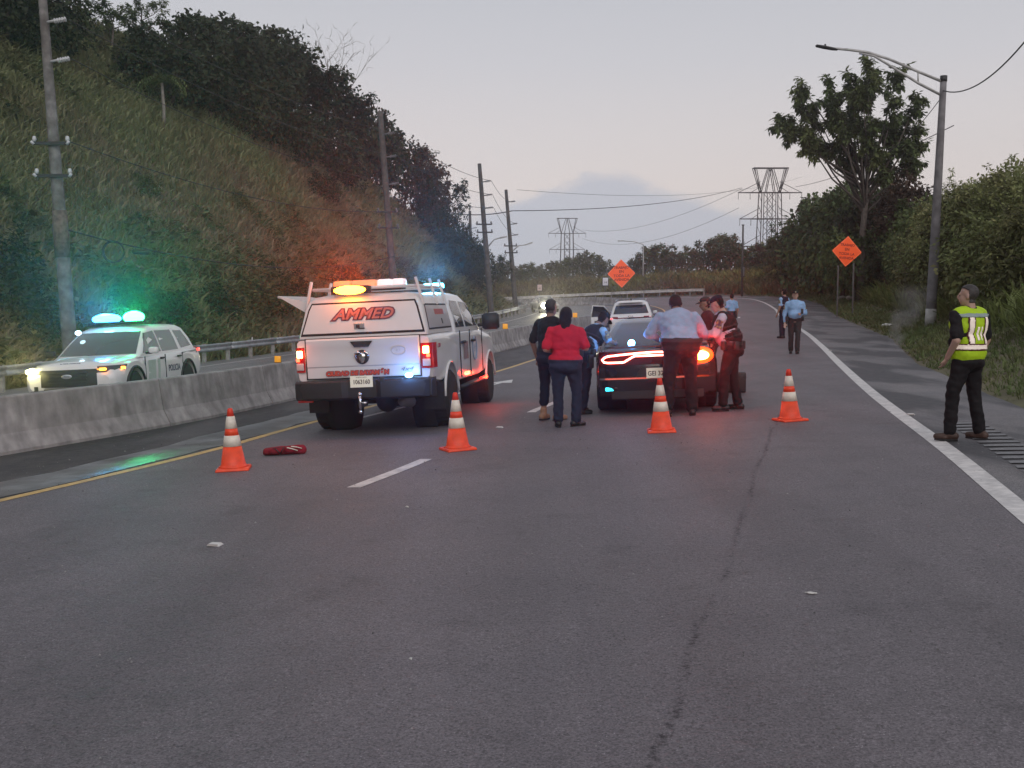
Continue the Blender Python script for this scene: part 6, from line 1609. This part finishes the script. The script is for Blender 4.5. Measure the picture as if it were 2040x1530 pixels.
LF_bank = leaf_mat('leaf_bank', (.17, .20, .078), (.27, .255, .12), c3=(.20, .215, .085), scale=.5)
def make_tree(h, spread, n1, n2, k, ll, lw, droop, r0, lean=(0, 0), fork=.45, lobes=(), up=.55, name='tree'):
    tb, tips, outs = limbs(h, spread, n1, n2, r0, lean, fork, up)
    V, T = rosettes(tips, k, ll, lw, droop, outs)
    Vs, Ts = [V], [T]
    for c, r, n in lobes:
        v, t = shell_leaves(c, r, n, ll * .9, lw * 1.1); Vs.append(v); Ts.append(t)
    return wood_mesh('trunk', tb), foliage_mesh('crown', np.concatenate(Vs), np.concatenate(Ts))
# prototypes (unit: metres)
PROTO = {
 'open': make_tree(6.0, 2.5, 8, 6, 15, .34, .13, .25, .16),
 'open2': make_tree(5.6, 2.2, 7, 6, 15, .36, .14, .3, .14, lean=(.6, .2)),
 'dense': make_tree(5.2, 1.9, 6, 5, 14, .34, .17, .2, .17, lobes=[((0, 0, 3.1), (1.9, 1.9, 1.8), 1000), ((1.0, .4, 2.0), (1.5, 1.5, 1.5), 600), ((-1.0, -.5, 2.2), (1.5, 1.5, 1.7), 600), ((.2, -.6, 4.3), (1.1, 1.1, 1.0), 400)]),
 'dense2': make_tree(4.8, 1.8, 6, 5, 14, .34, .17, .2, .16, lobes=[((.3, 0, 2.6), (2.2, 1.9, 1.9), 1100), ((-1.2, .4, 2.9), (1.3, 1.4, 1.6), 600), ((1.2, -.3, 1.5), (1.5, 1.5, 1.3), 500)]),
 'vine': make_tree(6.0, 1.5, 6, 5, 14, .32, .15, .5, .2, lobes=[((0, 0, 3.6), (1.2, 1.2, 2.0), 900), ((.5, 0, 1.8), (1.5, 1.4, 1.8), 900), ((-.6, .2, 2.6), (1.1, 1.1, 1.6), 500)]),
 'bank': make_tree(5.0, 1.9, 8, 7, 14, .21, .075, .25, .15, fork=.25, lobes=[((0, 0, 2.9), (1.9, 1.8, 1.8), 2200), ((1.0, .4, 1.8), (1.5, 1.4, 1.5), 1300), ((-1.0, -.5, 2.0), (1.5, 1.4, 1.7), 1300), ((.2, -.6, 4.0), (1.1, 1.1, .9), 800)], up=.8),
 'shrub': make_tree(2.6, 1.4, 7, 5, 12, .24, .10, .2, .07, fork=.15, lobes=[((0, 0, 1.1), (1.4, 1.3, 1.0), 900), ((.7, .3, .8), (1.1, 1.0, .8), 450), ((-.7, -.2, .9), (1.0, 1.0, .9), 450)], up=.9),
 'shrub2': make_tree(2.9, 1.3, 8, 5, 12, .26, .09, .1, .07, fork=.1, lobes=[((0, 0, 1.0), (1.3, 1.2, 1.0), 800), ((.2, -.5, 1.7), (.9, .9, .8), 400)], up=1.1),
 'far': make_tree(6.2, 2.1, 7, 5, 10, .50, .26, .2, .17, fork=.35, lobes=[((0, 0, 3.6), (1.9, 1.9, 1.7), 420), ((.8, 0, 2.0), (1.6, 1.5, 1.5), 260), ((-.9, 0, 2.4), (1.4, 1.4, 1.6), 260)]),
 'far2': make_tree(7.0, 1.8, 7, 5, 10, .50, .24, .2, .16, fork=.45, lobes=[((0, 0, 4.6), (1.6, 1.6, 1.6), 320), ((.3, 0, 2.2), (1.4, 1.4, 1.5), 240)]),
}
def land_hit(u, v, y0=12, y1=330):
    d = pix_dir(u, v); ts = np.arange(y0, y1, .25) / d[1]
    X, Y, Z = d[0] * ts, d[1] * ts, CAM_H + d[2] * ts
    m = (Z <= land_z(X, Y)) & (Y < 128)
    if not m.any(): return land_hit(u, v + 5, y0, y1)      # above the skyline: step down to it
    i = int(m.argmax()); return X[i], Y[i], float(land_z(X[i:i + 1], Y[i:i + 1])[0])
def plant(kind, x, y, h, lm, name, label, cat, group, z=None, sink=.15, wide=1.0, bark=None, rot=None):
    tm, cm = PROTO[kind]; base = {'open': 6.6, 'open2': 6.2, 'dense': 5.6, 'dense2': 5.2, 'vine': 6.4, 'bank': 5.2, 'shrub': 2.6, 'shrub2': 2.9, 'far': 6.6, 'far2': 7.4}[kind]
    s = h / base; zz = (lz(x, y) if z is None else z) - sink
    o = empty(name, (x, y, zz), label, cat, group, rz=vr.uniform(0, 6.28) if rot is None else rot); o.scale = (s * wide, s * wide, s)
    for nm, me, mm in (('trunk', tm, bark or M_bark), ('crown', cm, lm)):
        c = bpy.data.objects.new(nm, me); col.objects.link(c); c.parent = o
        if not me.materials: me.materials.append(mm)
        c.material_slots[0].link = 'OBJECT'; c.material_slots[0].material = mm
    return o
ORD = ['first', 'second', 'third', 'fourth', 'fifth', 'sixth', 'seventh', 'eighth', 'ninth', 'tenth', 'eleventh', 'twelfth', 'thirteenth', 'fourteenth', 'fifteenth', 'sixteenth', 'seventeenth', 'eighteenth', 'nineteenth', 'twentieth', 'twenty-first', 'twenty-second', 'twenty-third', 'twenty-fourth', 'twenty-fifth', 'twenty-sixth', 'twenty-seventh', 'twenty-eighth', 'twenty-ninth', 'thirtieth', 'thirty-first', 'thirty-second', 'thirty-third', 'thirty-fourth', 'thirty-fifth', 'thirty-sixth', 'thirty-seventh', 'thirty-eighth', 'thirty-ninth', 'fortieth', 'forty-first', 'forty-second', 'forty-third', 'forty-fourth', 'forty-fifth', 'forty-sixth', 'forty-seventh', 'forty-eighth']
def row(spots, name, cat, group, text):
    """spots: (u, v of the foot, height, kind, leaf, wide); sorted left to right and labelled in that order"""
    for i, (u, v, h, kind, lm, wd) in enumerate(sorted(spots, key=lambda q: q[0])):
        p = land_hit(u, v)
        if p is None: continue
        plant(kind, p[0], p[1], h, lm, name, text % ORD[i], cat, group, wide=wd)

# trees of the hill: the open ones on the crest, the dark thicket below them
row([(20, 105, 5.0, 'dense', LF_dark, 1.1), (95, 110, 5.2, 'dense2', LF_dark, 1.0), (150, 128, 3.8, 'open', LF_dark, .9), (225, 120, 4.8, 'open2', LF_mid, 1.1), (285, 118, 5.2, 'open', LF_mid, 1.0),
     (345, 130, 4.6, 'open2', LF_mid, 1.1), (405, 125, 4.6, 'open', LF_dark, 1.2), (455, 128, 5.2, 'open2', LF_dark, 1.0), (508, 125, 6.6, 'open', LF_dark, .9)],
    'crest_tree', 'tree', 'trees on the crest of the hill', 'leafy tree on the hill crest, %s from the left along the skyline')
row([(300, 205, 5.4, 'dense', LF_dark, 1.0), (345, 232, 5.1, 'dense2', LF_dark, 1.0), (390, 205, 6.9, 'dense', LF_dark, 1.0), (420, 250, 5.6, 'dense2', LF_dark, 1.0), (460, 215, 7.7, 'dense', LF_dark, 1.1), (480, 275, 5.4, 'dense2', LF_dark, 1.0),
     (520, 230, 7.9, 'dense', LF_dark, 1.05), (540, 300, 5.6, 'dense', LF_dark, 1.0), (575, 240, 9.0, 'dense2', LF_dark, .95), (600, 335, 5.4, 'dense2', LF_dark, 1.0), (640, 300, 9.2, 'open2', LF_dark, 1.0), (655, 250, 8.3, 'dense', LF_dark, .95),
     (655, 360, 5.6, 'dense2', LF_dark, 1.0), (700, 330, 9.2, 'open', LF_dark, .9), (690, 385, 4.9, 'dense', LF_dark, 1.0), (735, 350, 9.0, 'dense', LF_dark, .85), (770, 395, 7.7, 'dense', LF_dark, .9)],
    'hillside_tree', 'tree', 'dark thicket on the hillside', 'dark dense tree in the hillside thicket, %s from the left')
row([(805, 415, 8.4, 'open2', LF_mid, .8), (835, 420, 9.7, 'vine', LF_red, .8), (870, 445, 9.5, 'vine', LF_red, .75), (890, 455, 9.2, 'open', LF_dark, .8), (905, 490, 5.1, 'dense', LF_dark, .9), (930, 520, 4.6, 'dense2', LF_dark, .9), (955, 550, 4.4, 'dense', LF_dark, .9), (985, 575, 5.4, 'open', LF_dark, .8), (860, 480, 4.6, 'dense2', LF_dark, 1.0), (900, 540, 3.6, 'shrub', LF_dark, 1.2), (940, 580, 3.3, 'shrub2', LF_dark, 1.2)],
    'slope_tree', 'tree', 'trees down the end of the hill', 'vine-hung tree down the far end of the hill, %s from the left')
row([(25, 660, 2.2, 'shrub', LF_dark, 1.2), (8, 600, 2.6, 'shrub2', LF_dark, 1.2), (70, 690, 1.6, 'shrub', LF_dark, 1.2), (440, 640, 1.8, 'shrub2', LF_dark, 1.4), (520, 625, 2.2, 'shrub', LF_olive, 1.5), (575, 610, 2.0, 'shrub2', LF_dark, 1.4), (690, 590, 2.2, 'shrub', LF_dark, 1.4), (330, 650, 1.6, 'shrub', LF_dark, 1.4), (250, 640, 1.8, 'shrub2', LF_dark, 1.4), (640, 400, 2.4, 'shrub', LF_dark, 1.2), (480, 430, 1.5, 'shrub2', LF_olive, 1.2), (290, 395, 1.4, 'shrub', LF_olive, 1.2), (880, 590, 2.0, 'shrub2', LF_olive, 1.5), (800, 560, 1.8, 'shrub', LF_olive, 1.4)],
    'shrub', 'shrub', 'shrubs along the slope and foot of the hill', 'low shrub on the grassy hill slope, %s from the left')
# small palm standing in front of the thicket
pp = land_hit(326, 262)
palm = empty('palm_tree', (pp[0], pp[1], pp[2] - .1), 'slim palm with a pale trunk in front of the dark thicket', 'palm')
MB().tube([(0, 0, 0), (.05, 0, 1.4), (-.03, 0, 3.0)], [.13, .10, .09], 8).build('trunk', M_bark_pale, palm)
Vp = []; Tp = []
for i in range(15):
    a = i * 2.399; e0 = .9 - .1 * (i % 5)
    pts = [np.array([-.03, 0, 3.0])]
    for s_ in range(9):
        el = e0 - .24 * s_; pts.append(pts[-1] + np.array([math.cos(a) * math.cos(el), math.sin(a) * math.cos(el), math.sin(el)]) * .2)
    pts = np.array(pts); n = len(pts) - 1
    for sgn in (-1, 1):
        P = np.repeat(pts[1:], 3, 0) + vr.normal(0, .03, (n * 3, 3)); D = unit(np.stack([-math.sin(a) * sgn + 0 * P[:, 0], math.cos(a) * sgn + 0 * P[:, 0], -.55 + 0 * P[:, 0]], 1) + np.repeat(unit(np.diff(pts, axis=0)), 3, 0) * .5)
        Vp.append(leaf_quads(P, D, np.tile([0., 0, 1], (len(P), 1)), np.full(len(P), .34), np.full(len(P), .05))); Tp.append(vr.uniform(.3, 1, len(P)))
link('fronds', foliage_mesh('fronds', np.concatenate(Vp), np.concatenate(Tp)), LF_mid, palm)
# bare dead tree against the sky
def bare(u, v, h, label):
    p = land_hit(u, v); o = empty('bare_tree', (p[0], p[1], p[2] - .2), label, 'tree', 'trees on the crest of the hill')
    tb, tips, outs = limbs(h, h * .42, 9, 6, .12, up=1.3); 
    for q, d in zip(tips[::2], outs[::2]): tb.append(([q, q + d * .35 + vr.normal(0, .1, 3), q + d * .7 + vr.normal(0, .2, 3)], [.02, .014, .008]))
    tk = wood_mesh('trunk', tb[:1]); link('trunk', tk, M_bark_pale, o); link('branches', wood_mesh('branches', tb[1:]), M_bark_pale, o)
bare(655, 300, 11.0, 'bare dead tree with thin twigs against the sky')

# ---- right side ---------------------------------------------------------------
def big_tree():
    Y = 74.0; x = (1715 - 1020) / FPX * Y; zb = lz(x, Y) - .3
    o = empty('big_tree', (x, Y, zb), 'tall open tree with layered crown left of the street lamp', 'tree')
    def q(u, v, dy=0.0): return np.array(sight(u, v, Y)) + np.array([0, dy, 0]) - np.array([x, Y, zb])
    base = np.array([0, 0, 0.]); tb = []; tips = []; outs = []
    f1 = q(1718, 470); f2 = q(1728, 360)
    tb.append(([base, q(1714, 540), f1, f2], [.30, .26, .22, .18]))
    ends = [((1595, 190), -.8), ((1580, 245), .6), ((1600, 278), -.4), ((1640, 220), 1.0), ((1665, 265), -1.2), ((1700, 165), .5), ((1722, 150), -.6), ((1745, 185), 1.1), ((1788, 155), .2), ((1765, 225), -1.0), ((1800, 250), .6), ((1815, 215), -.4), ((1830, 300), .4), ((1790, 305), -.8), ((1715, 230), 1.4), ((1690, 285), .7), ((1755, 285), 1.2), ((1625, 265), .9), ((1655, 185), -.5), ((1735, 250), -.3), ((1700, 205), -1.3), ((1650, 245), -.9), ((1610, 215), .4), ((1680, 240), .3), ((1720, 195), .9), ((1775, 262), .5), ((1745, 160), .4), ((1705, 260), -.7), ((1670, 205), .7), ((1690, 312), .4), ((1742, 318), -.5), ((1655, 298), .3), ((1722, 285), -.9), ((1772, 335), .5), ((1808, 335), -.2), ((1830, 262), .3), ((1790, 275), .9), ((1615, 292), -.2), ((1570, 262), .2), ((1705, 340), .8), ((1750, 355), -.4)]
    for (uv, dy) in ends:
        e = q(*uv, dy * 1.5); t = vr.uniform(.0, 1.0); b = f1 + (f2 - f1) * (.35 + .65 * t); m_ = b * .45 + e * .55 + np.array([0, 0, -.35]) + vr.normal(0, .15, 3)
        tb.append(([b, m_, e], [.085, .06, .02])); d = unit(e - m_)
        for j in range(12):
            s = vr.uniform(.70, 1.15); p = m_ + (e - m_) * s; d2 = unit(d + vr.normal(0, .8, 3)); e2 = p + d2 * vr.uniform(.3, .85)
            tb.append(([p, (p + e2) / 2, e2], [.022, .016, .008])); tips += [e2, (p + e2) / 2]; outs += [d2, d2]
    tips = np.array(tips); outs = np.array(outs)
    V, T = rosettes(tips, 22, .42, .18, .6, outs)
    link('trunk', wood_mesh('trunk', tb, 6), M_bark, o); link('crown', foliage_mesh('crown', V, T), LF_mid, o)
    Vs, Ts = [], []
    for uv, r, n in (((1790, 395), (1.0, .9, 1.9), 900), ((1800, 350), (.8, .8, .9), 420), ((1770, 460), (1.3, 1.1, 1.7), 800)):
        v, t = shell_leaves(q(*uv), r, n, .26, .12); Vs.append(v); Ts.append(t)
    link('hanging_vines', foliage_mesh('hanging_vines', np.concatenate(Vs), np.concatenate(Ts)), LF_red, o)
big_tree()
def at_depth(u, Y): return (u - 1020) / FPX * Y
def spots_depth(items, name, cat, group, text, close=1.0):
    """items: (u, depth, top v, kind, leaf, wide): height read from where the top is seen"""
    for i, (u, Y, vt, kind, lm, wd) in enumerate(sorted(items, key=lambda q: q[0])):
        x = at_depth(u, Y)
        need = (2.2 + (1.4 if kind.startswith('shrub') else 2.2) * wd) * close
        if Y < 125:
            while signed_dist(EDGE[::3], np.array([x]), np.array([Y]))[0] < need and Y < 150: Y += .6; x = at_depth(u, Y)
        zb = lz(x, Y); h = sight(u, vt, Y)[2] - zb
        plant(kind, x, Y, max(h, .8), lm, name, text % ORD[i], cat, group, wide=wd)
spots_depth([(1668, 80, 345, 'dense', LF_mid, .9), (1705, 84, 340, 'dense2', LF_dark, .9), (1745, 82, 350, 'dense', LF_mid, .9), (1785, 78, 345, 'vine', LF_red, 1.0), (1830, 70, 372, 'dense2', LF_mid, .9), (1690, 76, 420, 'dense2', LF_mid, 1.1), (1760, 74, 430, 'dense', LF_dark, 1.0), (1590, 84, 430, 'dense', LF_dark, 1.0), (1612, 78, 395, 'open2', LF_mid, .9), (1640, 72, 370, 'dense2', LF_dark, .95), (1672, 74, 360, 'open', LF_mid, .8), (1690, 66, 400, 'dense', LF_dark, .8), (1735, 68, 395, 'dense2', LF_dark, .8), (1650, 62, 455, 'dense', LF_dark, 1.0),
   (1560, 92, 455, 'dense2', LF_olive, 1.0), (1530, 98, 470, 'open', LF_red, 1.0), (1755, 58, 450, 'vine', LF_red, .9), (1820, 56, 425, 'dense', LF_olive, .9), (1800, 50, 480, 'vine', LF_red, 1.0), (1700, 58, 480, 'dense2', LF_dark, 1.0)],
   'roadside_tree', 'tree', 'trees massed behind the right verge', 'leafy tree massed behind the right sign and lamp, %s from the left')
spots_depth([(1865, 47, 385, 'bank', LF_bank, .9), (1905, 43, 345, 'bank', LF_bank, .95), (1950, 40, 320, 'bank', LF_bank, .95), (1995, 37, 315, 'bank', LF_bank, 1.0), (2035, 33, 285, 'bank', LF_bank, 1.0), (2060, 29, 300, 'bank', LF_bank, 1.0), (1930, 36, 430, 'shrub2', LF_olive, 1.1), (1985, 32, 420, 'shrub', LF_bank, 1.0), (2030, 27, 410, 'shrub2', LF_olive, 1.0), (1880, 40, 460, 'shrub', LF_olive, 1.2), (1900, 46, 330, 'open', LF_bank, .8), (1965, 43, 312, 'open2', LF_bank, .8), (2040, 37, 265, 'open', LF_bank, .7), (1840, 47, 490, 'shrub2', LF_red, 1.1), (2080, 24, 350, 'bank', LF_bank, 1.0)],
   'bank_bush', 'bush', 'bushes on the right bank', 'green bush on the right bank beyond the lamp, %s from the left')
spots_depth([(1590, 73, 545, 'shrub', LF_olive, 1.2), (1615, 68, 535, 'shrub2', LF_olive, 1.2), (1650, 65, 548, 'shrub', LF_red, 1.2), (1715, 57, 530, 'shrub2', LF_red, 1.1), (1745, 53, 525, 'shrub', LF_dark, 1.2), (1780, 48, 535, 'shrub2', LF_red, 1.2), (1815, 46, 540, 'shrub', LF_dark, 1.2), (1560, 80, 540, 'shrub2', LF_olive, 1.3), (1675, 62, 540, 'shrub', LF_dark, 1.1), (1535, 88, 545, 'shrub', LF_red, 1.3), (1510, 96, 548, 'shrub2', LF_olive, 1.4)],
   'verge_shrub', 'shrub', 'low shrubs along the right verge', 'low brownish shrub along the right verge, %s from the left')
spots_depth([(1675, 77, 352, 'dense', LF_mid, .8), (1735, 78, 372, 'dense2', LF_dark, .85), (1768, 77, 335, 'vine', LF_red, .9), (1808, 72, 318, 'vine', LF_red, .85), (1838, 64, 375, 'dense', LF_mid, .8), (1700, 75, 430, 'dense2', LF_mid, .9), (1760, 70, 455, 'dense', LF_dark, .9), (1805, 62, 450, 'dense2', LF_mid, .9), (1632, 84, 372, 'dense', LF_mid, .85)],
   'thicket_tree', 'tree', 'thicket around the tall tree', 'bushy tree crowding the trunk of the tall tree, %s from the left', close=.45)
# far belt of trees behind the bend
far = []
for i, (u, vt) in enumerate([(990, 515), (1012, 508), (1035, 522), (1052, 512), (1075, 520), (1098, 510), (1118, 508), (1140, 500), (1160, 490), (1182, 492), (1200, 505), (1222, 525), (1245, 528), (1262, 505), (1285, 482), (1305, 470), (1325, 478), (1348, 492), (1368, 480), (1388, 486), (1410, 462), (1432, 448), (1452, 455), (1470, 478), (1490, 480), (1512, 470), (1535, 462), (1555, 458), (1575, 440)]):
    far.append((u, 150 + (i * 37) % 26 - (22 if u > 1400 else 0), vt, ('far', 'far2')[i % 2], LF_far if i % 3 else LF_olive, 1.0 + .15 * (i % 2)))
spots_depth(far, 'far_tree', 'tree', 'tree belt behind the far bend', 'hazy tree in the belt behind the far bend, %s from the left')
mid = [(u, 138 + (i * 17) % 9, vt, ('dense', 'shrub')[i % 2], LF_far, 1.2) for i, (u, vt) in enumerate([(1005, 545), (1040, 548), (1085, 545), (1130, 540), (1170, 535), (1270, 535), (1320, 530), (1360, 532), (1400, 528), (1440, 520), (1475, 518), (1510, 515), (1545, 510)])]
spots_depth(mid, 'far_bush', 'bush', 'bushes below the far tree belt', 'dull bush in front of the far tree belt, %s from the left')

# ---- grass --------------------------------------------------------------------
def grass(name, X, Y, h, w, k, m, label, lean=.45, dz=0.0):
    """tufts of k bent blades at X,Y (arrays), as one mesh"""
    n = len(X); Z = land_z(X, Y) + dz
    b = np.repeat(np.stack([X, Y, Z], 1), k, 0); nn = n * k
    a = vr.uniform(0, 2 * np.pi, nn); el = np.abs(vr.normal(0, lean, nn)) + .06
    hh = np.repeat(h, k) * vr.uniform(.6, 1.15, nn); ww = np.repeat(w, k) * vr.uniform(.7, 1.3, nn)
    d = np.stack([np.cos(a) * np.sin(el), np.sin(a) * np.sin(el), np.cos(el)], 1); d2 = unit(d + np.stack([np.cos(a) * .75, np.sin(a) * .75, -.35 + 0 * a], 1))
    s = np.stack([-np.sin(a + .6), np.cos(a + .6), 0 * a], 1) * ww[:, None] * .5
    b = b + np.stack([np.cos(a), np.sin(a), 0 * a], 1) * (hh * .08)[:, None]
    m1 = b + d * (hh * .6)[:, None]; tp = m1 + d2 * (hh * .45)[:, None]
    V = np.stack([b - s * .7, b + s * .7, m1 + s, m1 - s, tp], 1).reshape(-1, 3); i = np.arange(nn)[:, None] * 5
    tone = np.clip(np.repeat(vr.uniform(.2, .8, n), k) + vr.normal(0, .16, nn), 0, 1)
    o = link(name, mesh_np(name, V, F4=i + np.array([[0, 1, 2, 3]]), F3=i + np.array([[3, 2, 4]]), tone=np.repeat(tone, 5)), m)
    return tag(o, label, 'grass', kind='stuff')
G_hill = leaf_mat('grass_hill', (.235, .25, .13), (.265, .22, .145), scale=.10, c3=(.22, .215, .115), rough=.7, tr_=(.75, 1.3))
G_verge = leaf_mat('grass_verge', (.13, .175, .068), (.165, .17, .078), scale=.5, rough=.7)
G_far = leaf_mat('grass_far', (.22, .215, .075), (.175, .13, .075), scale=.12, rough=.7)
def scatter(n, x0, x1, y0, y1, keep):
    X = vr.uniform(x0, x1, n); Y = vr.uniform(y0, y1, n); k = keep(X, Y); return X[k], Y[k]
def hill_keep(X, Y):
    dl = -signed_dist(LEFT_RAIL[::3], X, Y); u = 1020 + FPX * X / np.maximum(Y, 1)
    return (dl > 1.2) & (dl < 27) & (u > -60) & (vr.uniform(size=len(X)) < np.clip(70 / np.maximum(Y, 20), .35, 1))
gx, gy = scatter(150000, -62, 6, 26, 124, hill_keep)
dist = np.hypot(gx, gy)
grass('hill_grass', gx, gy, vr.uniform(.55, 1.25, len(gx)), .035 + .0009 * dist, 5, G_hill, 'tall green and rusty grass covering the steep hillside')
def verge_keep(X, Y):
    dr = signed_dist(EDGE[::3], X, Y); u = 1020 + FPX * X / np.maximum(Y, 1)
    return (dr > .1) & (dr < 3.2) & (u < 2140) & (u > 1300) & (vr.uniform(size=len(X)) < np.clip(26 / np.maximum(Y, 8), .2, 1))
vx, vy = scatter(170000, 5, 34, 11, 112, verge_keep)
vd = np.hypot(vx, vy)
grass('verge_grass', vx, vy, .05 + .15 * vr.uniform(size=len(vx)) ** 2 + .0012 * vd, .004 + .00055 * vd, 5, G_verge, 'short green grass on the right verge')
def bank_keep(X, Y):
    dr = signed_dist(EDGE[::3], X, Y); u = 1020 + FPX * X / np.maximum(Y, 1)
    return (dr > 2.4) & (dr < 13) & (u < 2140) & (u > 1480)
bx, by = scatter(26000, 7, 42, 12, 100, bank_keep); bd = np.hypot(bx, by)
grass('bank_grass', bx, by, vr.uniform(.5, 1.5, len(bx)), .025 + .0009 * bd, 6, LF_bright, 'tall bright grass on the right bank', lean=.55)
def far_keep(X, Y):
    dr = signed_dist(EDGE[::3], X, Y); return (dr > .8) & (dr < 16) & (Y > 100)
fx, fy = scatter(22000, -30, 46, 100, 150, far_keep)
grass('far_grass', fx, fy, vr.uniform(.7, 1.7, len(fx)), np.full(len(fx), .16), 4, G_far, 'yellowish tall grass behind the far guardrail', lean=.4)

# broad-leaved weeds and creepers in patches among the hill grass
wx, wy = scatter(60000, -62, 6, 26, 124, lambda X, Y: hill_keep(X, Y) & (lumps(X, Y, 6.5) + .5 * lumps(Y, X, 2.6) > .16))
wx, wy = wx[:9000], wy[:9000]
wz = land_z(wx, wy); Pw = np.stack([wx, wy, wz + vr.uniform(.15, .8, len(wx))], 1)
Vw, Tw = rosettes(Pw, 9, .42, .20, .15, np.tile([.25, -.1, .9], (len(Pw), 1)))
tag(link('hill_weeds', foliage_mesh('hill_weeds', Vw, Tw), leaf_mat('leaf_weeds', (.10, .125, .055), (.16, .15, .075), scale=.2)), 'patches of broad-leaved weeds and creepers in the hill grass', 'weeds', kind='stuff')
# far lamp and post above the bend
fl = empty('street_lamp', (16.7, 135, lz(16.7, 135)), 'thin far street lamp above the tree belt behind the bend', 'street lamp')
zt_ = sight(1280, 487, 135)[2] - fl.location.z
MB().tube([(0, 0, 0), (0, 0, zt_)], [.11, .07], 8).build('pole', M_galv_old, fl)
MB().tube([(0, 0, zt_), (-1.2, 0, zt_ + .35), (-2.6, 0, zt_ + .45)], .05, 6).build('arm', M_galv_old, fl)
MB().box((-2.9, 0, zt_ + .45), (.7, .3, .12), ch=.03).build('lamp_head', M_galv_old, fl)
fp = empty('far_post', (23.9, 110, lz(23.9, 110)), 'dark post standing up from the bushes right of centre', 'post')
MB().tube([(0, 0, 0), (0, 0, sight(1476, 448, 110)[2] - fp.location.z)], [.11, .09], 8).build('shaft', M_pole_dk, fp)
MB().tube([(0, 0, sight(1476, 448, 110)[2] - fp.location.z - .05), (0, 0, sight(1476, 448, 110)[2] - fp.location.z + .03)], .15, 8).build('cap', M_dk, fp)

# ---- distant ridge --------------------------------------------------------------
xs2 = np.linspace(-260, 420, 70); ys2 = np.linspace(820, 1100, 12)
ridge = mat('ridge_forest', (.085, .10, .095), .9, var=.3, vscale=.03)
def ridge_z(X, Y):
    return (6 + 17 * np.exp(-((X + 12) / 75) ** 2) + 9 * np.sin(X / 33.) + 4 * np.sin(X / 11.) + 22 * np.exp(-((X - 260) / 120) ** 2)) * np.sin(np.clip((Y - 820) / 280, 0, 1) * np.pi) - 3
grid_mesh('distant_hill', xs2, ys2, ridge_z, ridge)

# ------------------------------------------------------------------ evening haze
hz = MB().box((0, 260, 42), (900, 600, 96)).build('haze', None); tag(hz, 'thin evening haze over the whole road', 'haze', kind='stuff')
hm = bpy.data.materials.new('haze'); hm.use_nodes = True; N, L = hm.node_tree.nodes, hm.node_tree.links
for n in list(N): N.remove(n)
ou = N.new('ShaderNodeOutputMaterial'); pv = N.new('ShaderNodeVolumePrincipled')
pv.inputs['Color'].default_value = (.93, .94, 1, 1); pv.inputs['Density'].default_value = .0006; pv.inputs['Anisotropy'].default_value = .84
L.new(pv.outputs[0], ou.inputs['Volume']); hz.data.materials.clear(); hz.data.materials.append(hm)
bpy.data.scenes.remove(BENCH)
